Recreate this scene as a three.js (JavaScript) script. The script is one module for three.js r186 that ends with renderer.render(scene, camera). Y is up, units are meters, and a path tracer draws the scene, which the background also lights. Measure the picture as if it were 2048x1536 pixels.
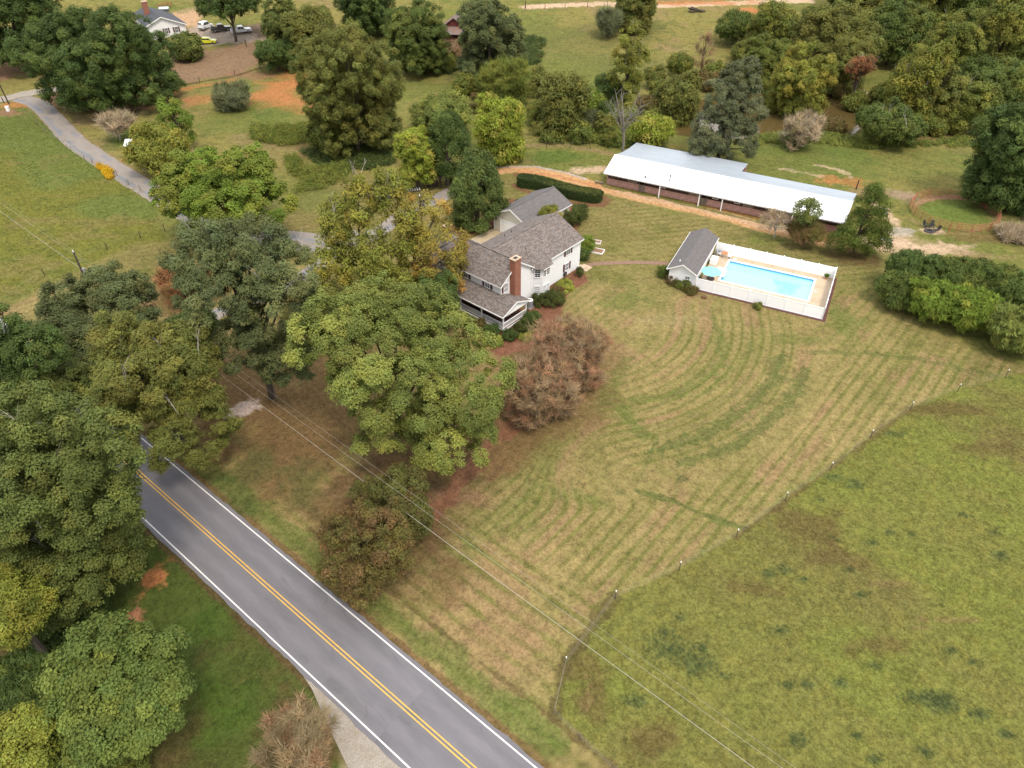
import * as THREE from 'three';
import { mergeGeometries } from 'three/addons/utils/BufferGeometryUtils.js';
import { RoundedBoxGeometry } from 'three/addons/geometries/RoundedBoxGeometry.js';

// ---------------------------------------------------------------- camera, sky, sun, exposure
const scene = new THREE.Scene();
const EYE = 55, PITCH = 39.5 * Math.PI / 180, FOCAL = 1422;      // metres above the yard, looking down; focal length for a picture 2048 wide
const camera = new THREE.PerspectiveCamera(2 * Math.atan(768 / FOCAL) * 180 / Math.PI, 4 / 3, 0.5, 8000);
camera.position.set(0, EYE, 0);
camera.rotation.set(-PITCH, 0, 0);
scene.add(camera);

const SKY_W = 256, SKY_H = 128, skyData = new Float32Array(SKY_W * SKY_H * 4);
for (let j = 0; j < SKY_H; j++) for (let i = 0; i < SKY_W; i++) {
  const up = Math.sin(((j + 0.5) / SKY_H - 0.5) * Math.PI), az = i / SKY_W * Math.PI * 2;
  const t = Math.max(0, up), soft = 0.04 * Math.sin(az * 3 + up * 7) + 0.03 * Math.sin(az * 7 - up * 11);
  const L = up < 0 ? 0.18 : (0.46 + 0.48 * t) * (1 + soft * (1 - t));
  skyData.set([L * 1.0, L * 1.02, L * 1.06, 1], (j * SKY_W + i) * 4);
}
const sky = new THREE.DataTexture(skyData, SKY_W, SKY_H, THREE.RGBAFormat, THREE.FloatType);
sky.mapping = THREE.EquirectangularReflectionMapping; sky.magFilter = THREE.LinearFilter; sky.needsUpdate = true;
scene.background = sky; scene.environment = sky;

const sun = new THREE.DirectionalLight(0xfff0dc, 1.4);           // seen through thin cloud: weak and very soft
sun.position.set(38, 150, 72); sun.target.position.set(0, 0, -90);
sun.position.add(sun.target.position);
sun.castShadow = true; sun.shadow.radius = 26; sun.shadow.mapSize.set(4096, 4096);
Object.assign(sun.shadow.camera, { left: -220, right: 220, top: 220, bottom: -220, near: 1, far: 600 });
scene.add(sun, sun.target);

const renderer = new THREE.WebGLRenderer({ antialias: true });
renderer.toneMapping = THREE.LinearToneMapping;
renderer.toneMappingExposure = 2.35;
renderer.shadowMap.enabled = true;

// ---------------------------------------------------------------- helpers
const V = (x, y, z) => new THREE.Vector3(x, y, z);
function rng(seed) { let a = seed >>> 0; return () => { a = (a + 0x6D2B79F5) | 0; let t = Math.imul(a ^ (a >>> 15), 1 | a); t = (t + Math.imul(t ^ (t >>> 7), 61 | t)) ^ t; return ((t ^ (t >>> 14)) >>> 0) / 4294967296; }; }
const R0 = rng(7);
const NT = new Float32Array(65536).map(() => R0());
function noise(x, y) {
  const xi = Math.floor(x), yi = Math.floor(y), fx = x - xi, fy = y - yi;
  const u = fx * fx * (3 - 2 * fx), v = fy * fy * (3 - 2 * fy), r0 = (yi & 255) << 8, r1 = ((yi + 1) & 255) << 8, c0 = xi & 255, c1 = (xi + 1) & 255;
  const a = NT[r0 | c0], b = NT[r0 | c1], c = NT[r1 | c0], d = NT[r1 | c1];
  return a + (b - a) * u + (c - a) * v + (a - b - c + d) * u * v;
}
const fbm = (x, y) => noise(x, y) * 0.5 + noise(x * 2.1 + 17.3, y * 2.1 + 5.1) * 0.3 + noise(x * 4.3 + 3.7, y * 4.3 + 41.9) * 0.2;
const clamp = (x, a = 0, b = 1) => x < a ? a : x > b ? b : x;
const ss = (a, b, x) => { const t = clamp((x - a) / (b - a)); return t * t * (3 - 2 * t); };
const lerp = (a, b, t) => a + (b - a) * t;

function polyDist(pts, x, z) {                                     // signed distance to a polygon, positive inside
  let d = 1e9, inside = false;
  for (let i = 0, j = pts.length - 1; i < pts.length; j = i++) {
    const ax = pts[j][0], az = pts[j][1], ex = pts[i][0] - ax, ez = pts[i][1] - az, wx = x - ax, wz = z - az;
    const t = clamp((wx * ex + wz * ez) / (ex * ex + ez * ez + 1e-9)), dx = wx - ex * t, dz = wz - ez * t;
    d = Math.min(d, dx * dx + dz * dz);
    if ((pts[i][1] > z) !== (az > z) && x < ex * (z - pts[i][1]) / ez + pts[i][0]) inside = !inside;
  }
  return inside ? Math.sqrt(d) : -Math.sqrt(d);
}
function lineDist(pts, x, z) {
  let d = 1e9;
  for (let i = 1; i < pts.length; i++) {
    const ax = pts[i - 1][0], az = pts[i - 1][1], ex = pts[i][0] - ax, ez = pts[i][1] - az, wx = x - ax, wz = z - az;
    const t = clamp((wx * ex + wz * ez) / (ex * ex + ez * ez + 1e-9)), dx = wx - ex * t, dz = wz - ez * t;
    d = Math.min(d, dx * dx + dz * dz);
  }
  return Math.sqrt(d);
}

// a sight line through a point of the survey picture (2048 x 1536), and where it meets the ground
const CP = Math.cos(PITCH), SP = Math.sin(PITCH);
const rayDir = (px, py) => { const u = (px - 1024) / FOCAL, v = (py - 768) / FOCAL; return V(u, -SP - v * CP, -CP + v * SP); };
function flat(px, py, h = 0) { const d = rayDir(px, py), t = (EYE - h) / -d.y; return [d.x * t, d.z * t]; }
const flats = (list) => list.map(([x, y]) => flat(x, y));

// ---------------------------------------------------------------- the lie of the land
const POND = flats([[1318, 236], [1330, 262], [1400, 272], [1500, 274], [1560, 264], [1640, 264], [1700, 272], [1745, 232], [1722, 198], [1660, 178], [1570, 160], [1500, 158], [1430, 190], [1370, 205]]);
const terrain = (x, z) => {
  let h = 9.5 * ss(188, 292, -z);
  if (x > 20 && x < 100 && z < -135 && z > -195) h -= 1.1 * ss(-1.6, 2.2, polyDist(POND, x, z));
  if (z < -186) h += 0.5 * (fbm(x * 0.03, z * 0.03) - 0.5) * ss(186, 200, -z);
  return h;
};
function ground(px, py) {                                          // the ground point under a picture point
  const d = rayDir(px, py); let h = 0;
  for (let k = 0; k < 14; k++) { const t = (EYE - h) / -d.y; h = lerp(h, terrain(d.x * t, d.z * t), 0.8); }
  const t = (EYE - h) / -d.y;
  return V(d.x * t, h, d.z * t);
}
const G2 = (px, py) => { const p = ground(px, py); return [p.x, p.z]; };
const G2s = (list) => list.map(([x, y]) => G2(x, y));

// road frame: s is the distance from the centre line, positive towards the house
const ROAD_A = flat(278, 946), ROAD_B = flat(942, 1533);
const RD = (() => { const dx = ROAD_B[0] - ROAD_A[0], dz = ROAD_B[1] - ROAD_A[1], l = Math.hypot(dx, dz); return [dx / l, dz / l]; })();
const RN = [RD[1], -RD[0]];
const roadS = (x, z) => (x - ROAD_A[0]) * RN[0] + (z - ROAD_A[1]) * RN[1];
const roadU = (x, z) => (x - ROAD_A[0]) * RD[0] + (z - ROAD_A[1]) * RD[1];
const roadP = (u, s) => [ROAD_A[0] + RD[0] * u + RN[0] * s, ROAD_A[1] + RD[1] * u + RN[1] * s];

// frames of the buildings: origin and turn; x runs along the front, b to the rear
const HOUSE = { o: flat(1007, 668), a: 40.9 }, POOL = { o: flat(1390, 578), a: 26.5 }, BARN = { o: flat(1207, 345, 2.6), a: 28.5 };
for (const f of [HOUSE, POOL, BARN]) { const r = f.a * Math.PI / 180; f.c = Math.cos(r); f.s = Math.sin(r); f.r = -r; }
const inF = (f, x, b) => [f.o[0] + x * f.c + b * f.s, f.o[1] + x * f.s - b * f.c];
const toF = (f, x, z) => { const dx = x - f.o[0], dz = z - f.o[1]; return [dx * f.c + dz * f.s, dx * f.s - dz * f.c]; };

// ---------------------------------------------------------------- names and labels
const used = {};
function numbered(name) { const n = used[name] = (used[name] ?? -1) + 1; return n ? name + '_' + String(n).padStart(3, '0') : name; }
function tag(o, label, category, group) { o.userData.label = label; o.userData.category = category; if (group) o.userData.group = group; return o; }
function thing(name, label, category, x, y, z, turn = 0, group) {
  const o = new THREE.Group(); o.name = numbered(name); o.position.set(x, y, z); o.rotation.y = turn; scene.add(o);
  return tag(o, label, category, group);
}
function shade(m) { m.castShadow = m.receiveShadow = true; return m; }
function plain(g) {
  g = g.index ? g.toNonIndexed() : g;
  for (const k of Object.keys(g.attributes)) if (!['position', 'normal', 'uv'].includes(k)) g.deleteAttribute(k);
  if (!g.attributes.normal) g.computeVertexNormals();
  if (!g.attributes.uv) g.setAttribute('uv', new THREE.BufferAttribute(new Float32Array(g.attributes.position.count * 2), 2));
  return g;
}
function metric(g) {                                               // uv in metres, by the way each face looks
  g = plain(g); const p = g.attributes.position, uv = g.attributes.uv, a = V(), b = V(), c = V();
  for (let i = 0; i < p.count; i += 3) {
    a.fromBufferAttribute(p, i); b.fromBufferAttribute(p, i + 1); c.fromBufferAttribute(p, i + 2);
    const n = b.clone().sub(a).cross(c.clone().sub(a)); const ax = Math.abs(n.x), ay = Math.abs(n.y), az = Math.abs(n.z);
    [a, b, c].forEach((q, k) => ay > ax && ay > az ? uv.setXY(i + k, q.x, q.z) : ax > az ? uv.setXY(i + k, q.z, q.y) : uv.setXY(i + k, q.x, q.y));
  }
  return g;
}
function join(list) { return list.length === 1 ? plain(list[0]) : mergeGeometries(list.map(plain)); }
function part(name, list, m, parent) { const o = shade(new THREE.Mesh(join(Array.isArray(list) ? list : [list]), m)); o.name = parent === scene ? numbered(name) : name; parent.add(o); return o; }
function structure(name, g, m, label) { const o = part(name, g, m, scene); o.userData.kind = 'structure'; if (label) o.userData.label = label; return o; }
const box = (x0, x1, y0, y1, z0, z1) => metric(new THREE.BoxGeometry(x1 - x0, y1 - y0, z1 - z0).translate((x0 + x1) / 2, (y0 + y1) / 2, (z0 + z1) / 2));
const rbox = (w, h, d, r, x = 0, y = 0, z = 0) => plain(new RoundedBoxGeometry(w, h, d, 2, r).translate(x, y, z));
const cyl = (r0, r1, h, x = 0, y = 0, z = 0, n = 12) => plain(new THREE.CylinderGeometry(r1, r0, h, n).translate(x, y + h / 2, z));
function rod(p, q, r, n = 6, r1 = r) {                              // a straight bar between two points
  const d = q.clone().sub(p), g = new THREE.CylinderGeometry(r1, r, d.length(), n);
  g.applyQuaternion(new THREE.Quaternion().setFromUnitVectors(V(0, 1, 0), d.clone().normalize()));
  return plain(g.translate((p.x + q.x) / 2, (p.y + q.y) / 2, (p.z + q.z) / 2));
}
function slab(pts, th) {                                            // a thick sheet through points in order; u along the first edge, v up the slope
  const P = pts.map((p) => V(...p)), U = P[1].clone().sub(P[0]).normalize(), N = P[1].clone().sub(P[0]).cross(P[2].clone().sub(P[0])).normalize(), W = N.clone().cross(U);
  const up = N.y >= 0, pos = [], uv = [];
  const put = (q) => { pos.push(q.x, q.y, q.z); const d = q.clone().sub(P[0]); uv.push(d.dot(U), d.dot(W)); };
  const low = P.map((p) => p.clone().add(V(0, -th, 0)));
  for (let i = 1; i + 1 < P.length; i++) {
    const t = up ? [0, i, i + 1] : [0, i + 1, i]; t.forEach((k) => put(P[k])); [t[0], t[2], t[1]].forEach((k) => put(low[k]));
  }
  for (let i = 0; i < P.length; i++) {
    const j = (i + 1) % P.length, q = up ? [P[i], low[i], low[j], P[j]] : [P[j], low[j], low[i], P[i]];
    [q[0], q[1], q[2], q[0], q[2], q[3]].forEach(put);
  }
  const g = new THREE.BufferGeometry();
  g.setAttribute('position', new THREE.Float32BufferAttribute(pos, 3)); g.setAttribute('uv', new THREE.Float32BufferAttribute(uv, 2)); g.computeVertexNormals();
  return g;
}
function prism(poly, z0, z1) {                                      // an outline in x, y drawn out along z
  const s = new THREE.Shape(poly.map((p) => new THREE.Vector2(p[0], p[1])));
  return metric(new THREE.ExtrudeGeometry(s, { depth: z1 - z0, bevelEnabled: false }).translate(0, 0, z0));
}
const prismX = (poly, x0, x1) => metric(prism(poly, x0, x1).rotateY(Math.PI / 2));                       // outline in (-z, y) drawn out along x
function column(poly, y0, y1) {                                     // an outline in x, z drawn up
  const s = new THREE.Shape(poly.map((p) => new THREE.Vector2(p[0], -p[1])));
  return metric(new THREE.ExtrudeGeometry(s, { depth: y1 - y0, bevelEnabled: false }).rotateX(-Math.PI / 2).translate(0, y0, 0));
}

// ---------------------------------------------------------------- textures and materials
function bytes(w, h, fn, srgb = true) {
  const d = new Uint8Array(w * h * 4);
  for (let j = 0; j < h; j++) for (let i = 0; i < w; i++) { const c = fn(i, j); const k = (j * w + i) * 4; d[k] = c[0] * 255; d[k + 1] = c[1] * 255; d[k + 2] = c[2] * 255; d[k + 3] = 255; }
  const t = new THREE.DataTexture(d, w, h); t.wrapS = t.wrapT = THREE.RepeatWrapping; t.magFilter = THREE.LinearFilter; if (srgb) t.colorSpace = THREE.SRGBColorSpace; t.needsUpdate = true;
  return t;
}
const toS = (x) => x <= 0.0031308 ? x * 12.92 : 1.055 * Math.pow(x, 1 / 2.4) - 0.055;
const LUT = new Uint8Array(4097).map((_, i) => Math.round(255 * toS(i / 4096)));
function tiled(w, h, sx, sy, lin, bump) {                           // lin(u, v) linear colour over a tile sx by sy metres
  const t = bytes(w, h, (i, j) => lin(i / w * sx, j / h * sy).map((c) => toS(clamp(c)))); t.repeat.set(1 / sx, 1 / sy);
  if (!bump) return [t];
  const b = bytes(w, h, (i, j) => { const v = clamp(bump(i / w * sx, j / h * sy)); return [v, v, v]; }, false); b.repeat.set(1 / sx, 1 / sy);
  return [t, b];
}
const hash = (i, j) => NT[((j & 255) << 8) | (i & 255)];
const std = (o) => new THREE.MeshStandardMaterial({ roughness: 0.85, ...o });
const rgb = (r, g, b) => new THREE.Color().setRGB(r, g, b);
const M = {};
{
  const sid = tiled(128, 256, 4, 3.6, (u, v) => { const n = 0.96 + 0.05 * noise(u * 3, v * 6), g = v % 0.18 < 0.02 ? 0.8 : 1; return [0.76 * n * g, 0.77 * n * g, 0.78 * n * g]; }, (u, v) => 1 - (v % 0.18) / 0.18);
  M.siding = std({ map: sid[0], bumpMap: sid[1], bumpScale: 0.016, roughness: 0.55 });
  const cream = tiled(128, 256, 4, 3.6, (u, v) => { const n = 0.95 + 0.06 * noise(u * 3, v * 6), g = v % 0.18 < 0.02 ? 0.82 : 1; return [0.6 * n * g, 0.57 * n * g, 0.47 * n * g]; }, (u, v) => 1 - (v % 0.18) / 0.18);
  M.cream = std({ map: cream[0], bumpMap: cream[1], bumpScale: 0.016, roughness: 0.6 });
  const shingle = (c, w) => {
    const t = tiled(512, 512, 6.4, 6.4, (u, v) => {
      const row = Math.floor(v / 0.16), col = Math.floor((u + (row % 7) * 0.11) / 0.32 + 0.5 * hash(row, 3)), k = 1 + w * (hash(col * 7 + 1, row * 3) - 0.5) + 0.12 * (noise(u * 14, v * 14) - 0.5);
      const e = v % 0.16 < 0.018 ? 0.72 : 1, warm = (hash(col + 31, row + 9) - 0.5) * 0.14; return [c[0] * k * e * (1 + warm), c[1] * k * e, c[2] * k * e * (1 - warm)];
    }, (u, v) => { const row = Math.floor(v / 0.16); return 0.75 * (1 - (v % 0.16) / 0.16) + 0.25 * hash(Math.floor(u / 0.32) * 5, row); });
    return std({ map: t[0], bumpMap: t[1], bumpScale: 0.02, roughness: 0.95 });
  };
  M.shingle = shingle([0.135, 0.113, 0.102], 0.7);
  M.shingleGrey = shingle([0.112, 0.104, 0.104], 0.28);
  M.shingleDark = shingle([0.05, 0.055, 0.066], 0.4);
  const br = tiled(256, 256, 1.92, 1.92, (u, v) => { const row = Math.floor(v / 0.08), uu = u + (row % 2) * 0.12, m = v % 0.08 < 0.012 || uu % 0.24 < 0.012, k = 0.75 + 0.5 * hash(Math.floor(uu / 0.24) * 5, row); return m ? [0.24, 0.19, 0.16] : [0.27 * k, 0.092 * k, 0.05 * k]; }, (u, v) => { const row = Math.floor(v / 0.08), uu = u + (row % 2) * 0.12; return v % 0.08 < 0.012 || uu % 0.24 < 0.012 ? 0 : 1; });
  const pv = tiled(256, 256, 1.6, 1.6, (u, v) => { const row = Math.floor(v / 0.1), uu = u + (row % 2) * 0.1, m = v % 0.1 < 0.012 || uu % 0.2 < 0.012, k = 0.7 + 0.6 * hash(Math.floor(uu / 0.2) * 5, row); return m ? [0.12, 0.1, 0.07] : [0.2 * k, 0.115 * k, 0.08 * k]; }, (u, v) => v % 0.1 < 0.012 ? 0 : 1);
  M.paver = std({ map: pv[0], bumpMap: pv[1], bumpScale: 0.006, roughness: 1 });
  M.brick = std({ map: br[0], bumpMap: br[1], bumpScale: 0.008, roughness: 0.9 });
  const cb = tiled(256, 256, 3.2, 1.6, (u, v) => { const row = Math.floor(v / 0.2), uu = u + (row % 2) * 0.2, m = v % 0.2 < 0.016 || uu % 0.4 < 0.016, k = 0.85 + 0.3 * hash(Math.floor(uu / 0.4) * 5, row) + 0.25 * (noise(u * 5, v * 5) - 0.5); return m ? [0.3 * k, 0.19 * k, 0.165 * k] : [0.44 * k, 0.25 * k, 0.21 * k]; }, (u, v) => { const row = Math.floor(v / 0.2), uu = u + (row % 2) * 0.2; return v % 0.2 < 0.016 || uu % 0.4 < 0.016 ? 0 : 1; });
  M.block = std({ map: cb[0], bumpMap: cb[1], bumpScale: 0.012 });
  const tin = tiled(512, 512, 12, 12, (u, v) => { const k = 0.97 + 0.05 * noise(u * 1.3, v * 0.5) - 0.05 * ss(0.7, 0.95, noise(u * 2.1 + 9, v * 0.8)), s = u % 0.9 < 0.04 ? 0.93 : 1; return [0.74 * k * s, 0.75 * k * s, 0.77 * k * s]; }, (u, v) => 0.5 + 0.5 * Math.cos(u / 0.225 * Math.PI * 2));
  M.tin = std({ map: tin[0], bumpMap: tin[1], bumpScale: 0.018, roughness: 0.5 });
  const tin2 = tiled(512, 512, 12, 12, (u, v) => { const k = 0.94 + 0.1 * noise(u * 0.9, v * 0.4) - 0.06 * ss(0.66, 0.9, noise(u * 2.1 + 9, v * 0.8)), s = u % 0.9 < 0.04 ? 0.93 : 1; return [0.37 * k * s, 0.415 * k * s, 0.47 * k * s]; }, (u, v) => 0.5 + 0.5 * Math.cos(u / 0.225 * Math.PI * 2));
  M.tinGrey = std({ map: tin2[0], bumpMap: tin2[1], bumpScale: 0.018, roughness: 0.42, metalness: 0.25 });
  const rust = tiled(256, 256, 4, 4, (u, v) => { const n = fbm(u * 2, v * 0.8), k = 0.7 + 0.6 * n; return n > 0.55 ? [0.14 * k, 0.075 * k, 0.05 * k] : [0.13 * k, 0.105 * k, 0.1 * k]; }, (u, v) => 0.5 + 0.5 * Math.cos(u / 0.2 * Math.PI * 2));
  M.rustRoof = std({ map: rust[0], bumpMap: rust[1], bumpScale: 0.02, roughness: 0.8 });
  const wood = (c) => { const t = tiled(256, 256, 2, 2, (u, v) => { const b = Math.floor(u / 0.2), k = (u % 0.2 < 0.012 ? 0.4 : 0.75 + 0.5 * hash(b * 11, 3)) * (0.8 + 0.4 * noise(u * 40, v * 2.5)); return c.map((x) => x * k); }, (u, v) => u % 0.2 < 0.012 ? 0 : 0.8 + 0.2 * noise(u * 40, v * 3)); return std({ map: t[0], bumpMap: t[1], bumpScale: 0.012, roughness: 0.9 }); };
  M.boardDark = wood([0.055, 0.032, 0.026]); M.boardGrey = wood([0.2, 0.16, 0.125]); M.boardRed = wood([0.1, 0.02, 0.018]); M.deckRed = wood([0.085, 0.03, 0.024]); M.pole = wood([0.07, 0.05, 0.038]);
  const bark = (c) => { const t = tiled(128, 128, 1, 2, (u, v) => { const k = 0.55 + 0.8 * noise(u * 16, v * 3); return c.map((x) => x * k); }, (u, v) => noise(u * 16, v * 3)); return std({ map: t[0], bumpMap: t[1], bumpScale: 0.03, roughness: 0.95 }); };
  M.bark = bark([0.085, 0.068, 0.05]); M.barkPale = bark([0.34, 0.31, 0.27]); M.barkGrey = bark([0.19, 0.17, 0.15]); M.barkRed = bark([0.1, 0.06, 0.042]);
  const con = tiled(256, 256, 4, 4, (u, v) => { const k = 0.82 + 0.36 * fbm(u * 2, v * 2) + 0.12 * (noise(u * 30, v * 30) - 0.5); return [0.4 * k, 0.31 * k, 0.215 * k]; }, (u, v) => noise(u * 30, v * 30));
  M.concrete = std({ map: con[0], bumpMap: con[1], bumpScale: 0.004, roughness: 0.9 });
  const pat = tiled(256, 256, 6, 6, (u, v) => { const k = 0.8 + 0.4 * fbm(u * 1.5, v * 1.5); return [0.36 * k, 0.29 * k, 0.19 * k]; }, (u, v) => noise(u * 30, v * 30));
  M.patio = std({ map: pat[0], bumpMap: pat[1], bumpScale: 0.004, roughness: 0.9 });
  const gr = tiled(256, 256, 3, 3, (u, v) => { const k = 0.7 + 0.6 * noise(u * 24, v * 24), b = fbm(u * 1.5, v * 1.5); return [lerp(0.22, 0.28, b) * k, lerp(0.185, 0.255, b) * k, lerp(0.135, 0.225, b) * k]; }, (u, v) => noise(u * 24, v * 24));
  M.gravel = std({ map: gr[0], bumpMap: gr[1], bumpScale: 0.03, roughness: 1 });
}
M.white = std({ color: rgb(0.8, 0.8, 0.8), roughness: 0.45 });
M.vinyl = std({ color: rgb(0.85, 0.86, 0.87), roughness: 0.4 });
M.glass = new THREE.MeshPhysicalMaterial({ color: rgb(0.035, 0.045, 0.06), roughness: 0.08, clearcoat: 1, clearcoatRoughness: 0.03 });
M.blind = std({ color: rgb(0.42, 0.44, 0.46), roughness: 0.5 });
M.maroon = std({ color: rgb(0.075, 0.014, 0.022), roughness: 0.6 });
M.black = std({ color: rgb(0.012, 0.013, 0.016), roughness: 0.5 });
M.rubber = std({ color: rgb(0.018, 0.018, 0.019), roughness: 0.85 });
M.steel = std({ color: rgb(0.4, 0.41, 0.43), roughness: 0.35, metalness: 0.8 });
M.greyMetal = std({ color: rgb(0.26, 0.27, 0.28), roughness: 0.5, metalness: 0.3 });
M.stone = std({ color: rgb(0.06, 0.055, 0.055), roughness: 0.9 });
M.rustIron = std({ color: rgb(0.34, 0.125, 0.065), roughness: 0.8 });
M.wire = std({ color: rgb(0.4, 0.38, 0.34), roughness: 0.5 });
M.fenceWire = std({ color: rgb(0.22, 0.2, 0.17), roughness: 0.6 });
M.teal = std({ color: rgb(0.2, 0.52, 0.5), roughness: 0.85, side: THREE.DoubleSide });
M.orangeTop = std({ color: rgb(0.42, 0.15, 0.06), roughness: 0.5 });
M.wicker = std({ color: rgb(0.11, 0.065, 0.05), roughness: 0.9 });
M.soil = std({ color: rgb(0.19, 0.105, 0.06), roughness: 1 });
M.redPaint = std({ color: rgb(0.3, 0.05, 0.035), roughness: 0.7 });
M.blueTarp = std({ color: rgb(0.03, 0.16, 0.5), roughness: 0.5 });

// ---------------------------------------------------------------- the ground: one colour field over the whole place, in world coordinates
const mixInto = (o, k, c, m) => { o[k] += (c[0] - o[k]) * m; o[k + 1] += (c[1] - o[k + 1]) * m; o[k + 2] += (c[2] - o[k + 2]) * m; };
const C = {
  dirt: [0.4, 0.235, 0.115], dirtPale: [0.43, 0.31, 0.21], clay: [0.34, 0.14, 0.055], mulch: [0.15, 0.07, 0.042], litter: [0.125, 0.078, 0.036], litterDark: [0.085, 0.052, 0.026],
  green: [0.07, 0.105, 0.022], greenDark: [0.045, 0.072, 0.02], greenBright: [0.09, 0.135, 0.022], teal: [0.045, 0.075, 0.03], tan: [0.2, 0.145, 0.07], straw: [0.19, 0.155, 0.075], rosy: [0.2, 0.115, 0.07], gravel: [0.33, 0.29, 0.25],
};
const tmp = [0, 0, 0];
function pasture(x, z) {
  const a = fbm(x * 0.022 + 3, z * 0.022), b = fbm(x * 0.11 + 50, z * 0.16), c = noise(x * 0.6, z * 0.9);
  tmp[0] = 0.172; tmp[1] = 0.15; tmp[2] = 0.047;
  mixInto(tmp, 0, [0.122, 0.13, 0.034], ss(0.46, 0.64, a * 0.6 + b * 0.4));
  mixInto(tmp, 0, C.tan, 0.75 * ss(0.56, 0.74, b * 0.7 + (1 - a) * 0.3));
  mixInto(tmp, 0, [0.085, 0.095, 0.028], 0.5 * ss(0.6, 0.85, c));
}
function lawn(x, z) {
  let [u, w] = toF(HOUSE, x, z);
  const cr = Math.hypot(x - 6.5, z + 84.2), turn = ss(38, 31, cr) * ss(9, 16, cr) * ss(0.5, 0.82, ((x - 6.5) * HOUSE.c + (z + 84.2) * HOUSE.s) / (cr + 1e-6));   // below the pool the mower went round in arcs
  u = lerp(u, cr - 0.5, turn);
  const wob = (fbm(x * 0.05, z * 0.05) - 0.5) * 1.6, a = fbm(x * 0.035 + 9, z * 0.035 + 3), b = fbm(x * 0.25, z * 0.25);
  const s = roadS(x, z), nearRoad = ss(19, 15, s + (noise(x * 0.1, z * 0.1) - 0.5) * 3) * ss(-14, -4, roadU(x, z) - 22);
  const far = ss(-86, -92, z);                                     // mown the other way behind the house
  const along = lerp(noise(u * 0.5, w * 0.03), noise(w * 0.5, u * 0.03), far);
  const ph = (u + wob * 0.35 + (noise(u * 0.8, w * 0.12) - 0.5) * 0.35) / 1.3, dip = (q) => { const t = Math.abs(q - Math.floor(q) - 0.5) * 2; return ss(0.42, 0.9, t); };
  let dark = dip(ph), pass = hash(Math.floor(ph) & 255, 7);
  dark = lerp(dark, dip((s + wob) / 1.7), nearRoad);
  if (far > 0) { const q = (w * 0.6 - u * 0.75 + wob) / 1.4; dark = lerp(dark, dip(q), far); pass = lerp(pass, hash(Math.floor(q) & 255, 9), far); }
  const strength = clamp(0.3 + 1.3 * (a - 0.35) + 0.35 * ss(8, 26, u) - 0.25 * far, 0.15, 0.8) * (0.5 + 0.7 * along) * (1 - 3.4 * turn * (1 - turn));
  const dry = clamp(0.74 - 0.85 * dark * strength + (pass - 0.5) * 0.22 + (b - 0.5) * 0.85 + (a - 0.5) * 0.5 + (along - 0.5) * 0.3 - 0.28 * far);
  tmp[0] = lerp(0.106, 0.205, dry); tmp[1] = lerp(0.104, 0.16, dry); tmp[2] = lerp(0.03, 0.066, dry);
  mixInto(tmp, 0, C.rosy, 0.42 * ss(0.6, 0.8, noise(u * 0.55 + 40, w * 0.16) * 0.75 + dry * 0.25) * (1 - far));
}
function meadow(x, z) {
  const u = roadU(x, z), s = roadS(x, z), a = fbm(u * 0.03 + 20, s * 0.06), b = fbm(u * 0.12, s * 0.2 + 9), c = fbm(x * 2.1, z * 2.1);
  tmp[0] = 0.13; tmp[1] = 0.129; tmp[2] = 0.034;
  mixInto(tmp, 0, [0.126, 0.136, 0.031], ss(0.42, 0.7, b));
  mixInto(tmp, 0, [0.11, 0.09, 0.034], 0.75 * ss(0.46, 0.7, a * 0.6 + (1 - b) * 0.4));
  mixInto(tmp, 0, [0.08, 0.084, 0.024], 0.4 * ss(0.52, 0.7, c));
  mixInto(tmp, 0, [0.15, 0.135, 0.032], 0.35 * ss(0.6, 0.8, noise(x * 1.7, z * 1.7)));
}
function leftField(x, z) {
  const a = fbm(x * 0.03 + 11, z * 0.05), b = fbm(x * 0.12 + 4, z * 0.2), c = fbm(x * 0.6, z * 0.9);
  tmp[0] = 0.122; tmp[1] = 0.122; tmp[2] = 0.026;
  mixInto(tmp, 0, [0.1, 0.12, 0.03], ss(0.48, 0.64, a));
  mixInto(tmp, 0, [0.15, 0.125, 0.045], 0.6 * ss(0.55, 0.72, b));
  mixInto(tmp, 0, [0.06, 0.08, 0.018], 0.45 * ss(0.55, 0.75, c));
}
function verge(x, z) {
  const a = fbm(x * 0.07, z * 0.07), b = fbm(x * 0.35, z * 0.35);
  tmp[0] = 0.064; tmp[1] = 0.066; tmp[2] = 0.019;
  mixInto(tmp, 0, [0.056, 0.074, 0.017], ss(0.42, 0.62, a));
  mixInto(tmp, 0, [0.075, 0.058, 0.022], 0.8 * ss(0.5, 0.7, b * 0.6 + (1 - a) * 0.4));
}
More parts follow.
